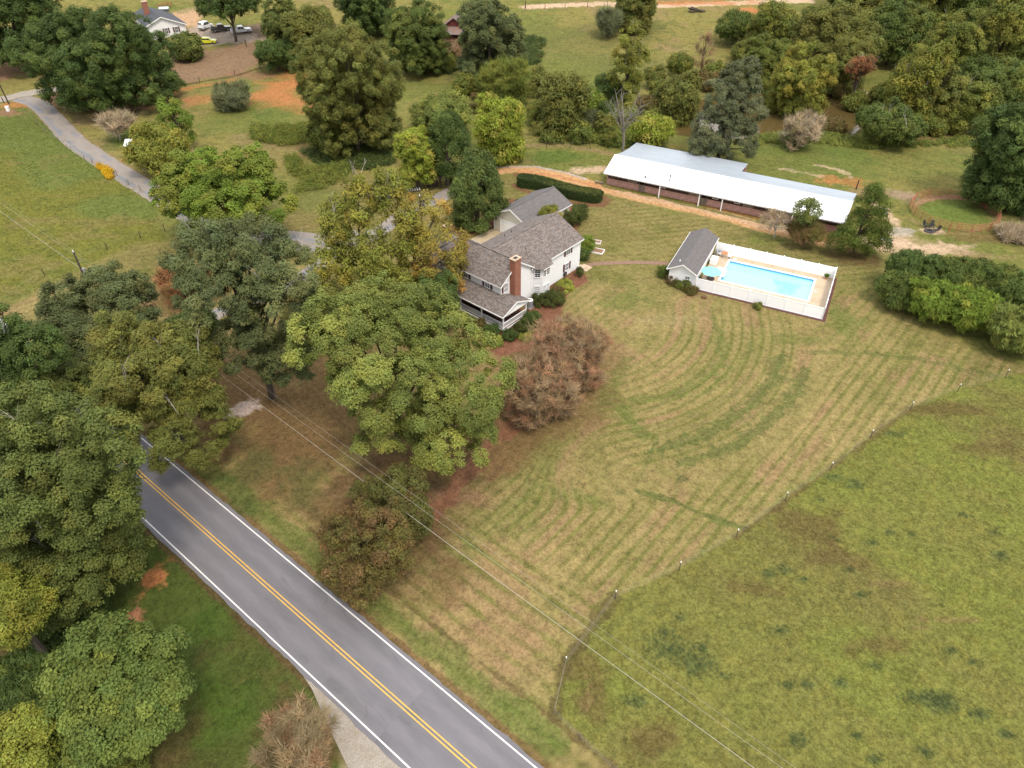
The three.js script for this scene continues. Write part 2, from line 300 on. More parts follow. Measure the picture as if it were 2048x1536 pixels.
// areas, blots and strips of colour, in order
const PAINT = [];
const boundsOf = (pts, m) => [Math.min(...pts.map((p) => p[0])) - m, Math.min(...pts.map((p) => p[1])) - m, Math.max(...pts.map((p) => p[0])) + m, Math.max(...pts.map((p) => p[1])) + m];
const area = (pts, fn, soft = 1, rough = 1) => PAINT.push({ pts, soft, rough, b: boundsOf(pts, soft + rough), fn: typeof fn === 'function' ? fn : null, c: fn, m: (x, z) => ss(-soft, soft, polyDist(pts, x, z) + (fbm(x * 0.5, z * 0.5) - 0.5) * 2 * rough) });
function blot(px, py, rx, ry, c, k = 1, rough = 0.8, freq = 0.5, core = 0.45) {
  const o = G2(px, py), ax = Math.abs(G2(px + rx, py)[0] - o[0]), az = Math.abs(G2(px, py + ry)[1] - G2(px, py - ry)[1]) / 2;
  const zc = (G2(px, py + ry)[1] + G2(px, py - ry)[1]) / 2;
  const e = 1.15 + 0.5 * rough; PAINT.push({ b: [o[0] - ax * e, zc - az * e, o[0] + ax * e, zc + az * e], c, m: (x, z) => { const q = Math.hypot((x - o[0]) / ax, (z - zc) / az); return q > e ? 0 : k * ss(1.15, core, q + (fbm(x * freq, z * freq) - 0.5) * rough * 1.5); } });
}
function strip(pts, w, c, k = 1, rough = 0.6, freq = 0.6) {
  PAINT.push({ b: boundsOf(pts, w + rough), c, m: (x, z) => { const q = lineDist(pts, x, z); return q > w + rough ? 0 : k * ss(w, w * 0.45, q + (fbm(x * freq, z * freq) - 0.5) * rough * 2); } });
}
let SPOTS;
const MEADOW = flats([[1108, 1430], [1130, 1322], [1230, 1196], [1358, 1136], [1472, 1071], [1570, 996], [1660, 935], [1740, 872], [1820, 815], [1905, 780], [2060, 742], [2500, 690], [2700, 1800], [1400, 1640], [1205, 1500]]);
const LEFT = flats([[-500, 150], [0, 214], [60, 208], [95, 238], [150, 290], [230, 345], [312, 395], [335, 482], [240, 503], [80, 578], [0, 622], [-500, 800]]);
const LAWN = flats([[-500, 800], [0, 622], [80, 578], [240, 503], [335, 482], [560, 395], [690, 362], [790, 350], [880, 372], [950, 352], [1000, 356], [1060, 350], [1110, 357], [1170, 372], [1240, 395], [1400, 430], [1560, 472], [1700, 503], [1775, 515], [1752, 590], [1900, 680], [2060, 742], [1905, 780], [1740, 872], [1472, 1071], [1230, 1196], [1130, 1322], [1108, 1430], [1205, 1500], [1300, 1600], [1130, 1600], [700, 1240], [370, 950], [150, 745], [-100, 560]]);
area(LEFT, leftField, 1.2, 1);
area(LAWN, lawn, 1.2, 1.2);
area(MEADOW, meadow, 0.25, 0.25);
area([roadP(-120, -3.2), roadP(60, -3.2), roadP(60, -70), roadP(-120, -70)], verge, 0.2, 0.1);
{
  // tracks and greener lines worn into the lawn
  const gl = [0.068, 0.084, 0.024], g = [0.085, 0.105, 0.026];
  strip(flats([[1230, 800], [1262, 840], [1280, 868], [1305, 880]]), 1.1, g, 0.68, 1.1, 1.6); strip(flats([[1250, 720], [1225, 770], [1205, 800]]), 1.1, g, 0.59, 1.1, 1.6);
  strip(flats([[1430, 640], [1448, 690], [1440, 730], [1400, 765], [1340, 795], [1270, 800]]), 0.7, g, 0.55, 1.1, 1.6);
  strip(flats([[1560, 715], [1545, 760], [1500, 810], [1440, 850], [1380, 880], [1310, 900]]), 1.0, gl, 0.68, 1.1, 1.6); strip(flats([[1610, 740], [1590, 790], [1530, 850], [1470, 890], [1400, 915], [1360, 925]]), 1.0, gl, 0.64, 1.1, 1.6);
  strip(flats([[1500, 690], [1480, 730], [1400, 790]]), 0.6, g, 0.42, 1.1, 1.6);
  for (const [o, k] of [[-34, 0.35], [18, 0.4], [42, 0.35], [66, 0.4], [90, 0.3]]) strip(flats([[1470 + o * 1.5, 660 + o], [1485 + o * 1.4, 715 + o], [1455 + o, 765 + o * 0.9], [1390 + o * 0.8, 810 + o * 0.8], [1310 + o * 0.5, 845 + o * 0.6]]), 0.35, [0.11, 0.1, 0.04], k, 0.5, 1.2);
  strip(flats([[1620, 705], [1730, 706], [1830, 715], [1960, 745], [2050, 765]]), 0.55, gl, 0.51, 1.1, 1.6); strip(flats([[1310, 880], [1300, 920], [1270, 960]]), 0.5, gl, 0.42, 1.1, 1.6);
  strip(flats([[1275, 980], [1340, 1000], [1400, 1025], [1495, 1060]]), 0.55, gl, 0.75);
  strip(flats([[1210, 1010], [1130, 985], [1060, 960]]), 1.0, g, 0.4, 1.2);
  blot(1240, 600, 70, 26, g, 0.5); blot(1590, 680, 80, 14, g, 0.45); blot(1690, 640, 40, 40, g, 0.6); blot(1380, 400, 120, 30, C.greenBright, 0.35); blot(1180, 740, 40, 60, g, 0.5); blot(1330, 640, 80, 14, C.straw, 0.4);
  blot(1050, 920, 80, 60, g, 0.35, 1.2); blot(900, 1150, 70, 60, g, 0.4, 1.2); blot(990, 1040, 90, 50, g, 0.35, 1.2);
  // brown ground under the front yard trees
  blot(620, 850, 230, 170, C.litter, 0.85, 0.7, 0.3); blot(480, 780, 120, 110, C.litter, 0.85, 0.7, 0.3); blot(560, 950, 170, 90, C.litter, 0.7, 0.9, 0.3); blot(620, 960, 60, 60, C.greenDark, 0.5, 1.4, 0.3); blot(820, 960, 200, 130, C.litterDark, 0.85, 0.6, 0.3); blot(760, 1090, 150, 150, C.litterDark, 0.85, 0.5, 0.4);
  blot(1000, 880, 120, 90, C.litter, 0.8, 0.6, 0.3); blot(1100, 760, 150, 140, C.litter, 0.85, 0.5, 0.3); blot(420, 920, 60, 40, C.mulch, 0.5); blot(880, 1180, 70, 60, C.litter, 0.6, 1, 0.4); blot(900, 1000, 140, 30, C.rosy, 0.5, 1, 0.4);
  strip(flats([[830, 1060], [900, 990], [990, 880], [1080, 800], [1180, 750]]), 1.4, C.mulch, 0.8, 1, 0.5);
  blot(488, 822, 28, 20, [0.36, 0.29, 0.25], 0.9, 1.3, 0.8); blot(940, 1290, 130, 60, C.rosy, 0.3, 1.5, 0.4); blot(1010, 1380, 90, 40, C.tan, 0.4, 1.5, 0.4); blot(380, 590, 80, 60, C.litter, 0.7);
  // the strip of lush grass along the road and its thin edge
  strip([roadP(-4, 5.0), roadP(50, 5.0)], 1.7, [0.066, 0.1, 0.02], 0.6, 1.1, 0.5); strip([roadP(-100, 3.5), roadP(55, 3.5)], 0.45, C.litter, 0.8, 0.2, 1.2); strip([roadP(-100, -3.5), roadP(55, -3.5)], 0.4, C.litterDark, 0.7, 0.2, 1.2);
  strip([roadP(20, 6.6), roadP(55, 6.6)], 0.3, C.litterDark, 0.5, 0.4); blot(470, 960, 70, 70, C.greenDark, 0.5, 1.2, 0.3);
  // verge on the near side
  blot(308, 1158, 24, 34, C.clay, 1, 1.1, 0.9); blot(262, 1242, 26, 34, [0.27, 0.12, 0.07], 0.9, 1.2, 0.9); blot(250, 1300, 20, 40, C.litterDark, 0.7); blot(410, 1260, 70, 60, [0.04, 0.08, 0.012], 0.5, 1.2, 0.3); blot(430, 1420, 90, 80, [0.045, 0.085, 0.012], 0.5, 1.2, 0.3); blot(590, 1480, 100, 90, C.litterDark, 0.6, 0.7, 0.4); blot(470, 1130, 80, 60, C.litterDark, 0.45, 1.3, 0.4); blot(640, 1500, 40, 80, C.litter, 0.6, 0.9, 0.5); blot(345, 1480, 60, 100, C.litterDark, 0.5);
  area(flats([[672, 1408], [700, 1420], [740, 1462], [800, 1528], [840, 1570], [720, 1600], [690, 1540], [700, 1480]]), C.gravel, 0.5, 0.9); strip(flats([[672, 1415], [700, 1475], [690, 1540]]), 0.7, C.straw, 0.7, 0.8, 0.9);
  // meadow spots
  for (const [x, y, r, q] of SPOTS = [[1240, 985, 18, 9], [1360, 958, 22, 10], [1270, 1400, 26, 16], [1330, 1265, 26, 18], [1365, 1235, 16, 12], [1340, 1300, 60, 34], [1400, 1330, 40, 30], [1405, 1295, 18, 16], [1560, 1262, 26, 12], [1445, 1352, 18, 10], [1575, 1370, 18, 12], [1615, 1370, 16, 12], [1680, 1366, 20, 12], [1750, 1330, 16, 12], [1600, 1480, 20, 18], [1715, 1472, 18, 12], [1850, 1395, 60, 18], [1890, 1410, 40, 22], [1960, 1430, 26, 18], [1900, 1302, 18, 10], [1945, 1325, 18, 12], [1670, 955, 26, 10], [1708, 968, 26, 12], [1640, 1000, 12, 8], [1780, 1065, 14, 8], [1825, 1072, 14, 8], [1670, 1080, 16, 10], [1745, 1085, 18, 9], [1700, 1140, 20, 10], [1570, 1140, 26, 12], [1540, 1150, 18, 10], [1605, 1160, 16, 8], [1990, 1065, 18, 10], [1790, 870, 26, 8], [1930, 1030, 20, 9], [1720, 1190, 24, 10], [2000, 1110, 22, 12], [1850, 1505, 26, 18], [1750, 1520, 20, 14], [2010, 1470, 20, 14]]) blot(x, y, r, q, [0.05, 0.07, 0.028], 0.5, 0.9, 0.7, 0.15);
  for (const [x, y, r, q] of [[1600, 1050, 90, 34], [1680, 1120, 60, 24], [1180, 1340, 50, 40], [1190, 1400, 40, 40], [1880, 820, 100, 14], [1300, 1480, 60, 40], [1500, 1180, 80, 24], [1980, 900, 60, 30], [1750, 1290, 60, 24]]) blot(x, y, r, q, [0.09, 0.062, 0.026], 0.6, 1.2, 0.4);
  for (const [x, y, r, q] of [[1900, 1240, 70, 8], [1780, 1170, 60, 8], [1172, 1352, 8, 10], [1175, 1400, 24, 26], [1210, 1540, 40, 20], [1840, 1255, 20, 5]]) blot(x, y, r, q, [0.17, 0.11, 0.055], 0.35, 1.4, 0.9);
  strip(flats([[1108, 1430], [1130, 1322], [1230, 1196]]), 0.8, [0.075, 0.06, 0.024], 0.7, 0.6); strip(flats([[1472, 1074], [1660, 938], [1820, 818]]), 0.45, C.litterDark, 0.5, 0.4);
  // by the house
  strip(flats([[1000, 705], [1048, 695], [1085, 668], [1112, 632], [1122, 590], [1138, 575], [1165, 562]]), 1.0, C.mulch, 1, 0.3, 0.8); area(flats([[960, 690], [1010, 712], [1070, 690], [1110, 640], [1120, 588], [1150, 572], [1176, 556], [1160, 535], [1130, 560], [1060, 600], [1000, 668], [950, 650]]), C.mulch, 0.3, 0.4); blot(1115, 568, 26, 12, C.green, 0.5); blot(1062, 650, 30, 16, C.green, 0.5);
  area(flats([[1020, 398], [1070, 405], [1140, 400], [1160, 440], [1152, 462], [1180, 500], [1178, 526], [1120, 470], [960, 462], [935, 476], [905, 470], [900, 450], [985, 425]]), C.mulch, 0.4, 0.5); strip(flats([[1028, 372], [1080, 395], [1150, 406], [1205, 412], [1216, 400], [1180, 385], [1100, 370], [1030, 350]]), 0.9, C.mulch, 0.8, 0.4);
  // dirt lane past the long barn
  strip(flats([[985, 343], [1030, 338], [1070, 341], [1120, 351], [1170, 366], [1240, 386], [1320, 404], [1400, 421], [1480, 441], [1560, 463], [1640, 482], [1720, 496]]), 2.3, C.dirt, 1, 0.5, 0.5); strip(flats([[1240, 384], [1400, 419], [1640, 480]]), 1.2, C.dirtPale, 0.5, 0.8, 0.5); strip(flats([[990, 334], [1070, 333], [1130, 345], [1170, 358]]), 0.5, C.gravel, 0.8, 0.3); strip(flats([[1040, 343], [1110, 352], [1200, 374]]), 0.8, C.clay, 0.5, 0.8);
  strip(flats([[1210, 372], [1330, 398], [1440, 425], [1560, 455]]), 0.7, C.green, 0.7, 0.6, 0.8); strip(flats([[1215, 367], [1670, 470]]), 0.5, C.clay, 0.6, 0.5); blot(1650, 474, 50, 10, C.clay, 0.8);
  blot(1790, 490, 90, 22, C.dirtPale, 0.95, 0.7, 0.4); blot(1870, 500, 90, 14, C.dirtPale, 0.8, 1.1, 0.4); blot(1950, 512, 70, 12, C.tan, 0.6, 1.2, 0.4); blot(1800, 464, 30, 10, C.gravel, 0.7, 1, 0.6); blot(1770, 425, 14, 30, C.dirtPale, 0.8); blot(1800, 392, 34, 14, [0.26, 0.19, 0.13], 0.85, 0.9, 0.4); blot(1980, 475, 90, 14, C.litter, 0.6); blot(1820, 510, 60, 14, C.straw, 0.6);
  strip(flats([[1826, 440], [1870, 465], [1930, 468], [1980, 450], [1998, 430]]), 0.6, C.tan, 0.6, 0.6); strip(flats([[1830, 410], [1860, 396], [1910, 394], [1960, 405], [1985, 425]]), 1.0, [0.26, 0.15, 0.09], 0.9, 0.6); blot(1905, 425, 76, 27, [0.1, 0.135, 0.03], 0.9, 0.4, 0.5); blot(1862, 462, 26, 8, C.dirtPale, 0.8); blot(1710, 515, 70, 26, C.litterDark, 0.7, 0.6, 0.4); blot(1540, 480, 50, 14, C.greenBright, 0.3);
  blot(1690, 362, 46, 12, C.clay, 0.75, 1.4, 0.6); strip(flats([[1630, 330], [1670, 338], [1700, 352]]), 0.9, C.dirtPale, 0.8, 1.2, 0.6); strip(flats([[1560, 338], [1610, 345], [1640, 352]]), 0.6, C.dirtPale, 0.5, 1.1, 0.6); blot(1740, 385, 50, 12, C.tan, 0.8); blot(1110, 315, 70, 14, C.green, 0.8); blot(1180, 340, 46, 10, C.dirtPale, 0.8, 1, 0.4); strip(G2s([[1060, 290], [1130, 292], [1200, 302], [1230, 312]]), 1.4, C.tan, 0.7, 1);
  blot(1800, 330, 260, 40, C.green, 0.35, 1.1, 0.15); blot(1600, 300, 140, 20, C.green, 0.4, 1.1, 0.15); blot(1850, 280, 60, 14, C.litter, 0.7);
  // left side: lane banks, bare clay, dry slope
  strip(G2s([[70, 205], [110, 240], [160, 285], [240, 335], [320, 390]]), 3.1, C.tan, 0.6, 0.5); strip(G2s([[92, 205], [110, 235], [140, 268]]), 1.6, C.clay, 0.9, 0.5); blot(150, 200, 70, 16, C.rosy, 0.9); blot(20, 140, 60, 30, C.rosy, 0.9, 0.9, 0.2); blot(10, 226, 34, 8, C.rosy, 0.9); blot(40, 210, 40, 8, C.clay, 0.7);
  blot(240, 205, 130, 22, C.rosy, 0.9, 0.8, 0.2); blot(300, 185, 70, 14, C.clay, 0.6, 1, 0.3); blot(200, 240, 70, 18, C.tan, 0.9); blot(270, 275, 60, 26, C.green, 0.85, 0.8, 0.2); blot(270, 225, 44, 8, [0.09, 0.075, 0.04], 0.8); blot(265, 318, 20, 8, C.clay, 0.8); blot(310, 330, 40, 20, C.litterDark, 0.7);
  area(G2s([[320, 118], [345, 95], [420, 100], [500, 82], [545, 78], [520, 130], [470, 150], [400, 160], [345, 175], [330, 150]]), [0.19, 0.125, 0.075], 2, 2); blot(560, 175, 60, 34, C.clay, 0.85, 1.1, 0.15); blot(600, 210, 40, 14, C.clay, 0.7, 1.2, 0.15); blot(510, 150, 50, 12, C.rosy, 0.7, 1.2, 0.15); blot(410, 200, 40, 10, C.clay, 0.5, 1.3, 0.2); strip(G2s([[340, 176], [400, 164], [470, 152], [545, 128]]), 0.9, C.litterDark, 0.8, 0.6); strip(G2s([[330, 186], [400, 172], [470, 160]]), 1.6, C.clay, 0.6, 1);
  area(G2s([[330, 98], [380, 92], [440, 90], [540, 78], [545, 60], [520, 50], [470, 58], [400, 48], [370, 62], [350, 80]]), [0.3, 0.24, 0.19], 1.5, 1.5); area(G2s([[335, 26], [380, 14], [405, 18], [400, 50], [370, 56], [345, 36]]), [0.36, 0.235, 0.14], 1.5, 1.5); area(G2s([[470, 55], [540, 45], [560, 70], [520, 78]]), [0.12, 0.085, 0.06], 2, 2); blot(335, 20, 90, 12, C.green, 0.5);
  blot(480, 240, 100, 34, C.green, 0.5, 1.2, 0.12); blot(560, 320, 110, 40, C.tan, 0.4, 1.3, 0.12); blot(620, 300, 60, 20, C.litter, 0.6, 1.2, 0.2); blot(880, 290, 70, 30, C.greenDark, 0.6); blot(610, 400, 90, 34, [0.115, 0.125, 0.035], 0.7, 0.6, 0.2);
  strip(G2s([[1050, 14], [1200, 8], [1330, 12], [1500, 5], [1620, 2]]), 2.2, C.dirtPale, 0.95, 1); blot(1380, 6, 140, 6, C.clay, 0.7, 1.2, 0.1); blot(1500, 22, 40, 7, C.clay, 0.9); blot(870, 100, 60, 24, C.litter, 0.7); blot(900, 125, 60, 14, C.green, 0.6); blot(1290, 50, 60, 12, C.greenDark, 0.6); blot(1180, 90, 200, 60, [0.1, 0.1, 0.035], 0.5, 1.2, 0.08); blot(1240, 235, 140, 26, C.green, 0.8, 0.8, 0.15); blot(1620, 190, 30, 8, C.rosy, 0.5); strip(G2s([[1700, 168], [1740, 192], [1790, 220]]), 1.0, C.dirtPale, 0.9, 0.8);
  area(flats([[1318, 230], [1330, 264], [1400, 276], [1500, 278], [1560, 268], [1700, 276], [1752, 232], [1722, 194], [1570, 156], [1430, 186]]), [0.07, 0.055, 0.025], 1.2, 0.6);
}
function sheetTexture(x0, z0, x1, z1, W) {
  const H = Math.round(W * (z1 - z0) / (x1 - x0)), sx = (x1 - x0) / W, sz = (z1 - z0) / H, f = new Float32Array(W * H * 3);
  const covering = PAINT.filter((p) => p.b[0] < x1 && p.b[2] > x0 && p.b[1] < z1 && p.b[3] > z0);
  const top = new Int16Array(W * H).fill(-1), jobs = covering.map((p, n) => {
    const i0 = Math.max(0, Math.floor((p.b[0] - x0) / sx)), i1 = Math.min(W - 1, Math.ceil((p.b[2] - x0) / sx)), j0 = Math.max(0, Math.floor((p.b[1] - z0) / sz)), j1 = Math.min(H - 1, Math.ceil((p.b[3] - z0) / sz));
    const S = 6, cw = Math.ceil((i1 - i0) / S) + 2, job = { p, i0, i1, j0, j1, dist: null };
    if (p.pts && i1 > i0 && j1 > j0) {                               // distances to large areas on a coarse grid, filled in between
      const ch = Math.ceil((j1 - j0) / S) + 2, g = new Float32Array(cw * ch);
      for (let b = 0; b < ch; b++) for (let a = 0; a < cw; a++) g[b * cw + a] = polyDist(p.pts, x0 + (i0 + a * S + 0.5) * sx, z0 + (j0 + b * S + 0.5) * sz);
      job.dist = (i, j) => { const a = (i - i0) / S, b = (j - j0) / S, ai = a | 0, bi = b | 0, fa = a - ai, fb = b - bi, k = bi * cw + ai; return (g[k] * (1 - fa) + g[k + 1] * fa) * (1 - fb) + (g[k + cw] * (1 - fa) + g[k + cw + 1] * fa) * fb; };
      for (let j = j0; j <= j1; j++) for (let i = i0; i <= i1; i++) if (job.dist(i, j) > p.soft + p.rough) top[j * W + i] = n;
    }
    return job;
  });
  for (let j = 0; j < H; j++) for (let i = 0; i < W; i++) if (top[j * W + i] < 0) { pasture(x0 + (i + 0.5) * sx, z0 + (j + 0.5) * sz); f.set(tmp, (j * W + i) * 3); }
  jobs.forEach(({ p, i0, i1, j0, j1, dist }, n) => {
    for (let j = j0; j <= j1; j++) for (let i = i0; i <= i1; i++) {
      if (top[j * W + i] > n) continue;
      const x = x0 + (i + 0.5) * sx, z = z0 + (j + 0.5) * sz; let m;
      if (dist) { const dd = dist(i, j); m = dd > p.soft + p.rough ? 1 : dd < -p.soft - p.rough ? 0 : ss(-p.soft, p.soft, dd + (fbm(x * 0.5, z * 0.5) - 0.5) * 2 * p.rough); } else m = p.m(x, z);
      if (m > 0.004) { if (p.fn) p.fn(x, z); mixInto(f, (j * W + i) * 3, p.fn ? tmp : p.c, m); }
    }
  });
  const d = new Uint8Array(W * H * 4), r = rng(W + H);
  for (let j = 0; j < H; j++) for (let i = 0; i < W; i++) {
    const x = x0 + i * sx, z = z0 + j * sz, k = (j * W + i), n = 0.36 + 0.34 * noise(x * 2.3, z * 2.3) + 0.46 * noise(x * 6.1 + 9, z * 6.1) + 0.48 * r();
    for (let c = 0; c < 3; c++) d[k * 4 + c] = LUT[Math.round(clamp(f[k * 3 + c] * n) * 4096)];
    d[k * 4 + 3] = 255;
  }
  const t = new THREE.DataTexture(d, W, H); t.colorSpace = THREE.SRGBColorSpace; t.magFilter = THREE.LinearFilter; t.wrapS = t.wrapT = THREE.MirroredRepeatWrapping; t.needsUpdate = true;
  return { map: t, rect: [x0, z0, x1, z1], at: (x, z) => { const k = (clamp(Math.floor((z - z0) / sz), 0, H - 1) * W + clamp(Math.floor((x - x0) / sx), 0, W - 1)) * 3; return [f[k], f[k + 1], f[k + 2]]; } };
}
const turfBump = tiled(256, 256, 2.4, 2.4, () => [0, 0, 0], (u, v) => { const p = (a, b) => noise(a, b); return 0.5 * p(u / 2.4 * 24, v / 2.4 * 24) + 0.5 * p(u / 2.4 * 64, v / 2.4 * 64); })[1];
const SHEETS = {
  far: sheetTexture(-300, -460, 300, 60, 1500), hill: sheetTexture(-125, -262, 135, -131, 2048), left: sheetTexture(-130, -160, -15, -68, 1600),
  yard: sheetTexture(-5, -160, 112, -84, 1800), lawn: sheetTexture(-48, -104, 64, -14, 2048), meadow: sheetTexture(2, -76, 96, -12, 1800), verge: sheetTexture(-62, -64, 8, -14, 1500),
};
for (const [k, s] of Object.entries(SHEETS)) {
  const [x0, z0, x1, z1] = s.rect; s.map.repeat.set(1 / (x1 - x0), 1 / (z1 - z0)); s.map.offset.set(-x0 / (x1 - x0), -z0 / (z1 - z0));
  s.m = new THREE.MeshPhysicalMaterial({ map: s.map, roughness: 1, specularIntensity: 0.12, bumpMap: turfBump, bumpScale: k === 'far' ? 0.1 : k === 'lawn' ? 0.05 : 0.09 });
}
// uv of every ground sheet is simply (x, z) in metres; v runs with z because data textures start at their first row
const groundUV = (g) => { const p = g.attributes.position, uv = new Float32Array(p.count * 2); for (let i = 0; i < p.count; i++) { uv[i * 2] = p.getX(i); uv[i * 2 + 1] = p.getZ(i); } g.setAttribute('uv', new THREE.BufferAttribute(uv, 2)); return g; };
const lines = (...spans) => { const out = []; for (const [a, b, s] of spans) { const n = Math.round((b - a) / s); for (let i = 0; i < n; i++) out.push(a + (b - a) * i / n); } out.push(spans.at(-1)[1]); return out; };
const GX = lines([-4200, -1200, 1000], [-1200, -300, 225], [-300, 16, 4], [16, 100, 1.4], [100, 300, 4], [300, 1200, 225], [1200, 4200, 1000]);
const GZ = lines([-5200, -1400, 950], [-1400, -460, 188], [-460, -300, 8], [-300, -196, 3], [-196, -134, 1.4], [-134, -104, 3], [-104, -78, 0.9], [-78, 60, 6], [60, 1400, 335]);
const poolHole = (x, z) => { const [a, b] = toF(POOL, x, z); return a > 2.66 - 1 && a < 15.07 + 1 && b > 3.9 - 1 && b < 10.35 + 1; };
function landSheet(inside, up) {
  const id = new Map(), pos = [], idx = [];
  const vert = (i, j) => { const k = i * 4096 + j; if (!id.has(k)) { id.set(k, pos.length / 3); pos.push(GX[i], terrain(GX[i], GZ[j]) + up, GZ[j]); } return id.get(k); };
  for (let i = 0; i + 1 < GX.length; i++) for (let j = 0; j + 1 < GZ.length; j++) {
    const x = (GX[i] + GX[i + 1]) / 2, z = (GZ[j] + GZ[j + 1]) / 2;
    if (poolHole(x, z) || !inside(x, z)) continue;
    const a = vert(i, j), b = vert(i + 1, j), c = vert(i + 1, j + 1), d = vert(i, j + 1); idx.push(a, d, c, a, c, b);
  }
  const g = new THREE.BufferGeometry(); g.setAttribute('position', new THREE.Float32BufferAttribute(pos, 3)); g.setIndex(idx); g.computeVertexNormals();
  return groundUV(g);
}
const smooth = (name, g, m, label) => { const o = shade(new THREE.Mesh(g, m)); o.name = numbered(name); o.userData.kind = 'structure'; o.userData.label = label; scene.add(o); return o; };
smooth('ground', landSheet(() => true, 0), SHEETS.far.m, 'rolling grass country around the farm');
const inRect = (r, x, z, m = 0) => x > r[0] + m && x < r[2] - m && z > r[1] + m && z < r[3] - m;
smooth('hill_pasture', landSheet((x, z) => inRect(SHEETS.hill.rect, x, z, 2) && (z < -157 || (x > -18 && x < 20 && z < -132)), 0.012), SHEETS.hill.m, 'grazed hillside with clay scars beyond the creek');
const shapeSheet = (pts, y, holes = []) => { const s = new THREE.Shape(pts.map((p) => new THREE.Vector2(p[0], -p[1]))); for (const h of holes) s.holes.push(new THREE.Path(h.map((p) => new THREE.Vector2(p[0], -p[1])))); return groundUV(plain(new THREE.ShapeGeometry(s).rotateX(-Math.PI / 2).translate(0, y, 0))); };
const rectPts = (x0, z0, x1, z1) => [[x0, z0], [x1, z0], [x1, z1], [x0, z1]];
const POOL_OUT = [inF(POOL, -0.05, -0.05), inF(POOL, 17.65, -0.05), inF(POOL, 17.65, 12.05), inF(POOL, -0.05, 12.05)];
smooth('left_pasture', shapeSheet(rectPts(-128, -159, -16, -70), 0.006), SHEETS.left.m, 'green pasture and mown strip left of the house');
smooth('barn_yard', shapeSheet([[-4, -133], [30, -133], [110, -133], [110, -86], [-4, -86]], 0.01, [POOL_OUT]), SHEETS.yard.m, 'grass and pale dirt around the long barn');
smooth('creek_pasture', landSheet((x, z) => x > 18 && inRect(SHEETS.yard.rect, x, z, 1) && z < -132.9, 0.008), SHEETS.yard.m, 'rough grass between the barn and the pond');
const LAWN_SHEET = [roadP(-34, 3.3), roadP(48, 3.3), ...flats([[1205, 1500], [1108, 1430], [1130, 1322], [1230, 1196], [1358, 1136], [1472, 1071], [1570, 996], [1660, 935], [1740, 872], [1820, 815], [1905, 780]]), [63, -78], [63, -103], [-47, -103]];
smooth('lawn', shapeSheet(LAWN_SHEET, 0.014, [POOL_OUT]), SHEETS.lawn.m, 'mown lawn with tan and green mower stripes');
smooth('meadow', shapeSheet([...flats([[1205, 1500], [1108, 1430], [1130, 1322], [1230, 1196], [1358, 1136], [1472, 1071], [1570, 996], [1660, 935], [1740, 872], [1820, 815], [1905, 780]]), [63, -75], [95, -75], [95, -13], [8, -13]], 0.016), SHEETS.meadow.m, 'uncut yellow green meadow with dark weed spots');
smooth('verge', shapeSheet([roadP(-60, -3.3), roadP(34, -3.3), [-10, -15], [-61, -15], [-61, -63]], 0.014), SHEETS.verge.m, 'dark green grass verge on the near side of the road');

// ---------------------------------------------------------------- road
{
  const asphalt = tiled(512, 1536, 6.6, 40, (u, v) => {
    const lane = Math.abs(u - 3.3), wear = 0.06 * Math.cos((lane - 1.55) * Math.PI / 0.8) * (lane > 0.4 && lane < 2.8 ? 1 : 0), n = noise(u * 60, v * 60), crack = Math.abs(fbm(u * 0.35 + 3, v * 0.12 + 8) - 0.5) < 0.004 && noise(u * 0.3, v * 0.2 + 40) > 0.5 ? 0.13 : 0, k = 0.84 - crack + 0.22 * (fbm(u * 2.2, v * 0.5) - 0.5) + 0.16 * fbm(u * 0.9, v * 0.25) + 0.16 * (n - 0.5) + wear - 0.1 * ss(0.78, 0.88, noise(u * 1.1 + 70, v * 0.35)) - 0.05 * ss(0.3, 0, lane);
    return [0.14 * k, 0.134 * k, 0.146 * k];
  }, (u, v) => noise(u * 50, v * 50));
  const m = std({ map: asphalt[0], bumpMap: asphalt[1], bumpScale: 0.006, roughness: 0.9 });
  const ribbon = (s0, s1, y, u0 = -150, u1 = 60, jag = 0) => {
    const pos = [], uv = [], step = jag ? 0.5 : 10, n = Math.round((u1 - u0) / step);
    const at = (k) => { const u = u0 + (u1 - u0) * k / n, j = jag ? (fbm(u * 0.8, s0) - 0.5) * jag : 0; return [u, s0 - j, s1 + (jag ? (fbm(u * 0.8, s1 + 30) - 0.5) * jag : 0)]; };
    for (let k = 0; k < n; k++) { const [ua, a0, a1] = at(k), [ub, b0, b1] = at(k + 1), q = [[ua, a0], [ub, b0], [ub, b1], [ua, a0], [ub, b1], [ua, a1]]; for (const [u, s] of q) { const p = roadP(u, s); pos.push(p[0], y, p[1]); uv.push(s + 3.3, u); } }
    const g = new THREE.BufferGeometry(); g.setAttribute('position', new THREE.Float32BufferAttribute(pos, 3)); g.setAttribute('uv', new THREE.Float32BufferAttribute(uv, 2)); g.computeVertexNormals(); return g;
  };
  const road = structure('road', ribbon(-3.3, 3.3, 0.05, -150, 60, 0.3), m, 'two lane asphalt country road running diagonally');
  const paint = (c) => { const t = tiled(128, 512, 1, 8, (u, v) => { const k = 0.86 + 0.22 * noise(u * 22, v * 22) - 0.3 * ss(0.72, 0.9, noise(u * 30 + 5, v * 9)); return c.map((x) => x * k); }); return std({ map: t[0], roughness: 0.6 }); };
  const white = paint([0.62, 0.61, 0.6]), yellow = paint([0.56, 0.33, 0.055]);
  part('edge_line', ribbon(2.87, 2.99, 0.055), white, road); part('edge_line', ribbon(-2.99, -2.87, 0.055), white, road);
  part('centre_line', ribbon(0.09, 0.2, 0.055), yellow, road); part('centre_line', ribbon(-0.2, -0.09, 0.055), yellow, road);
}
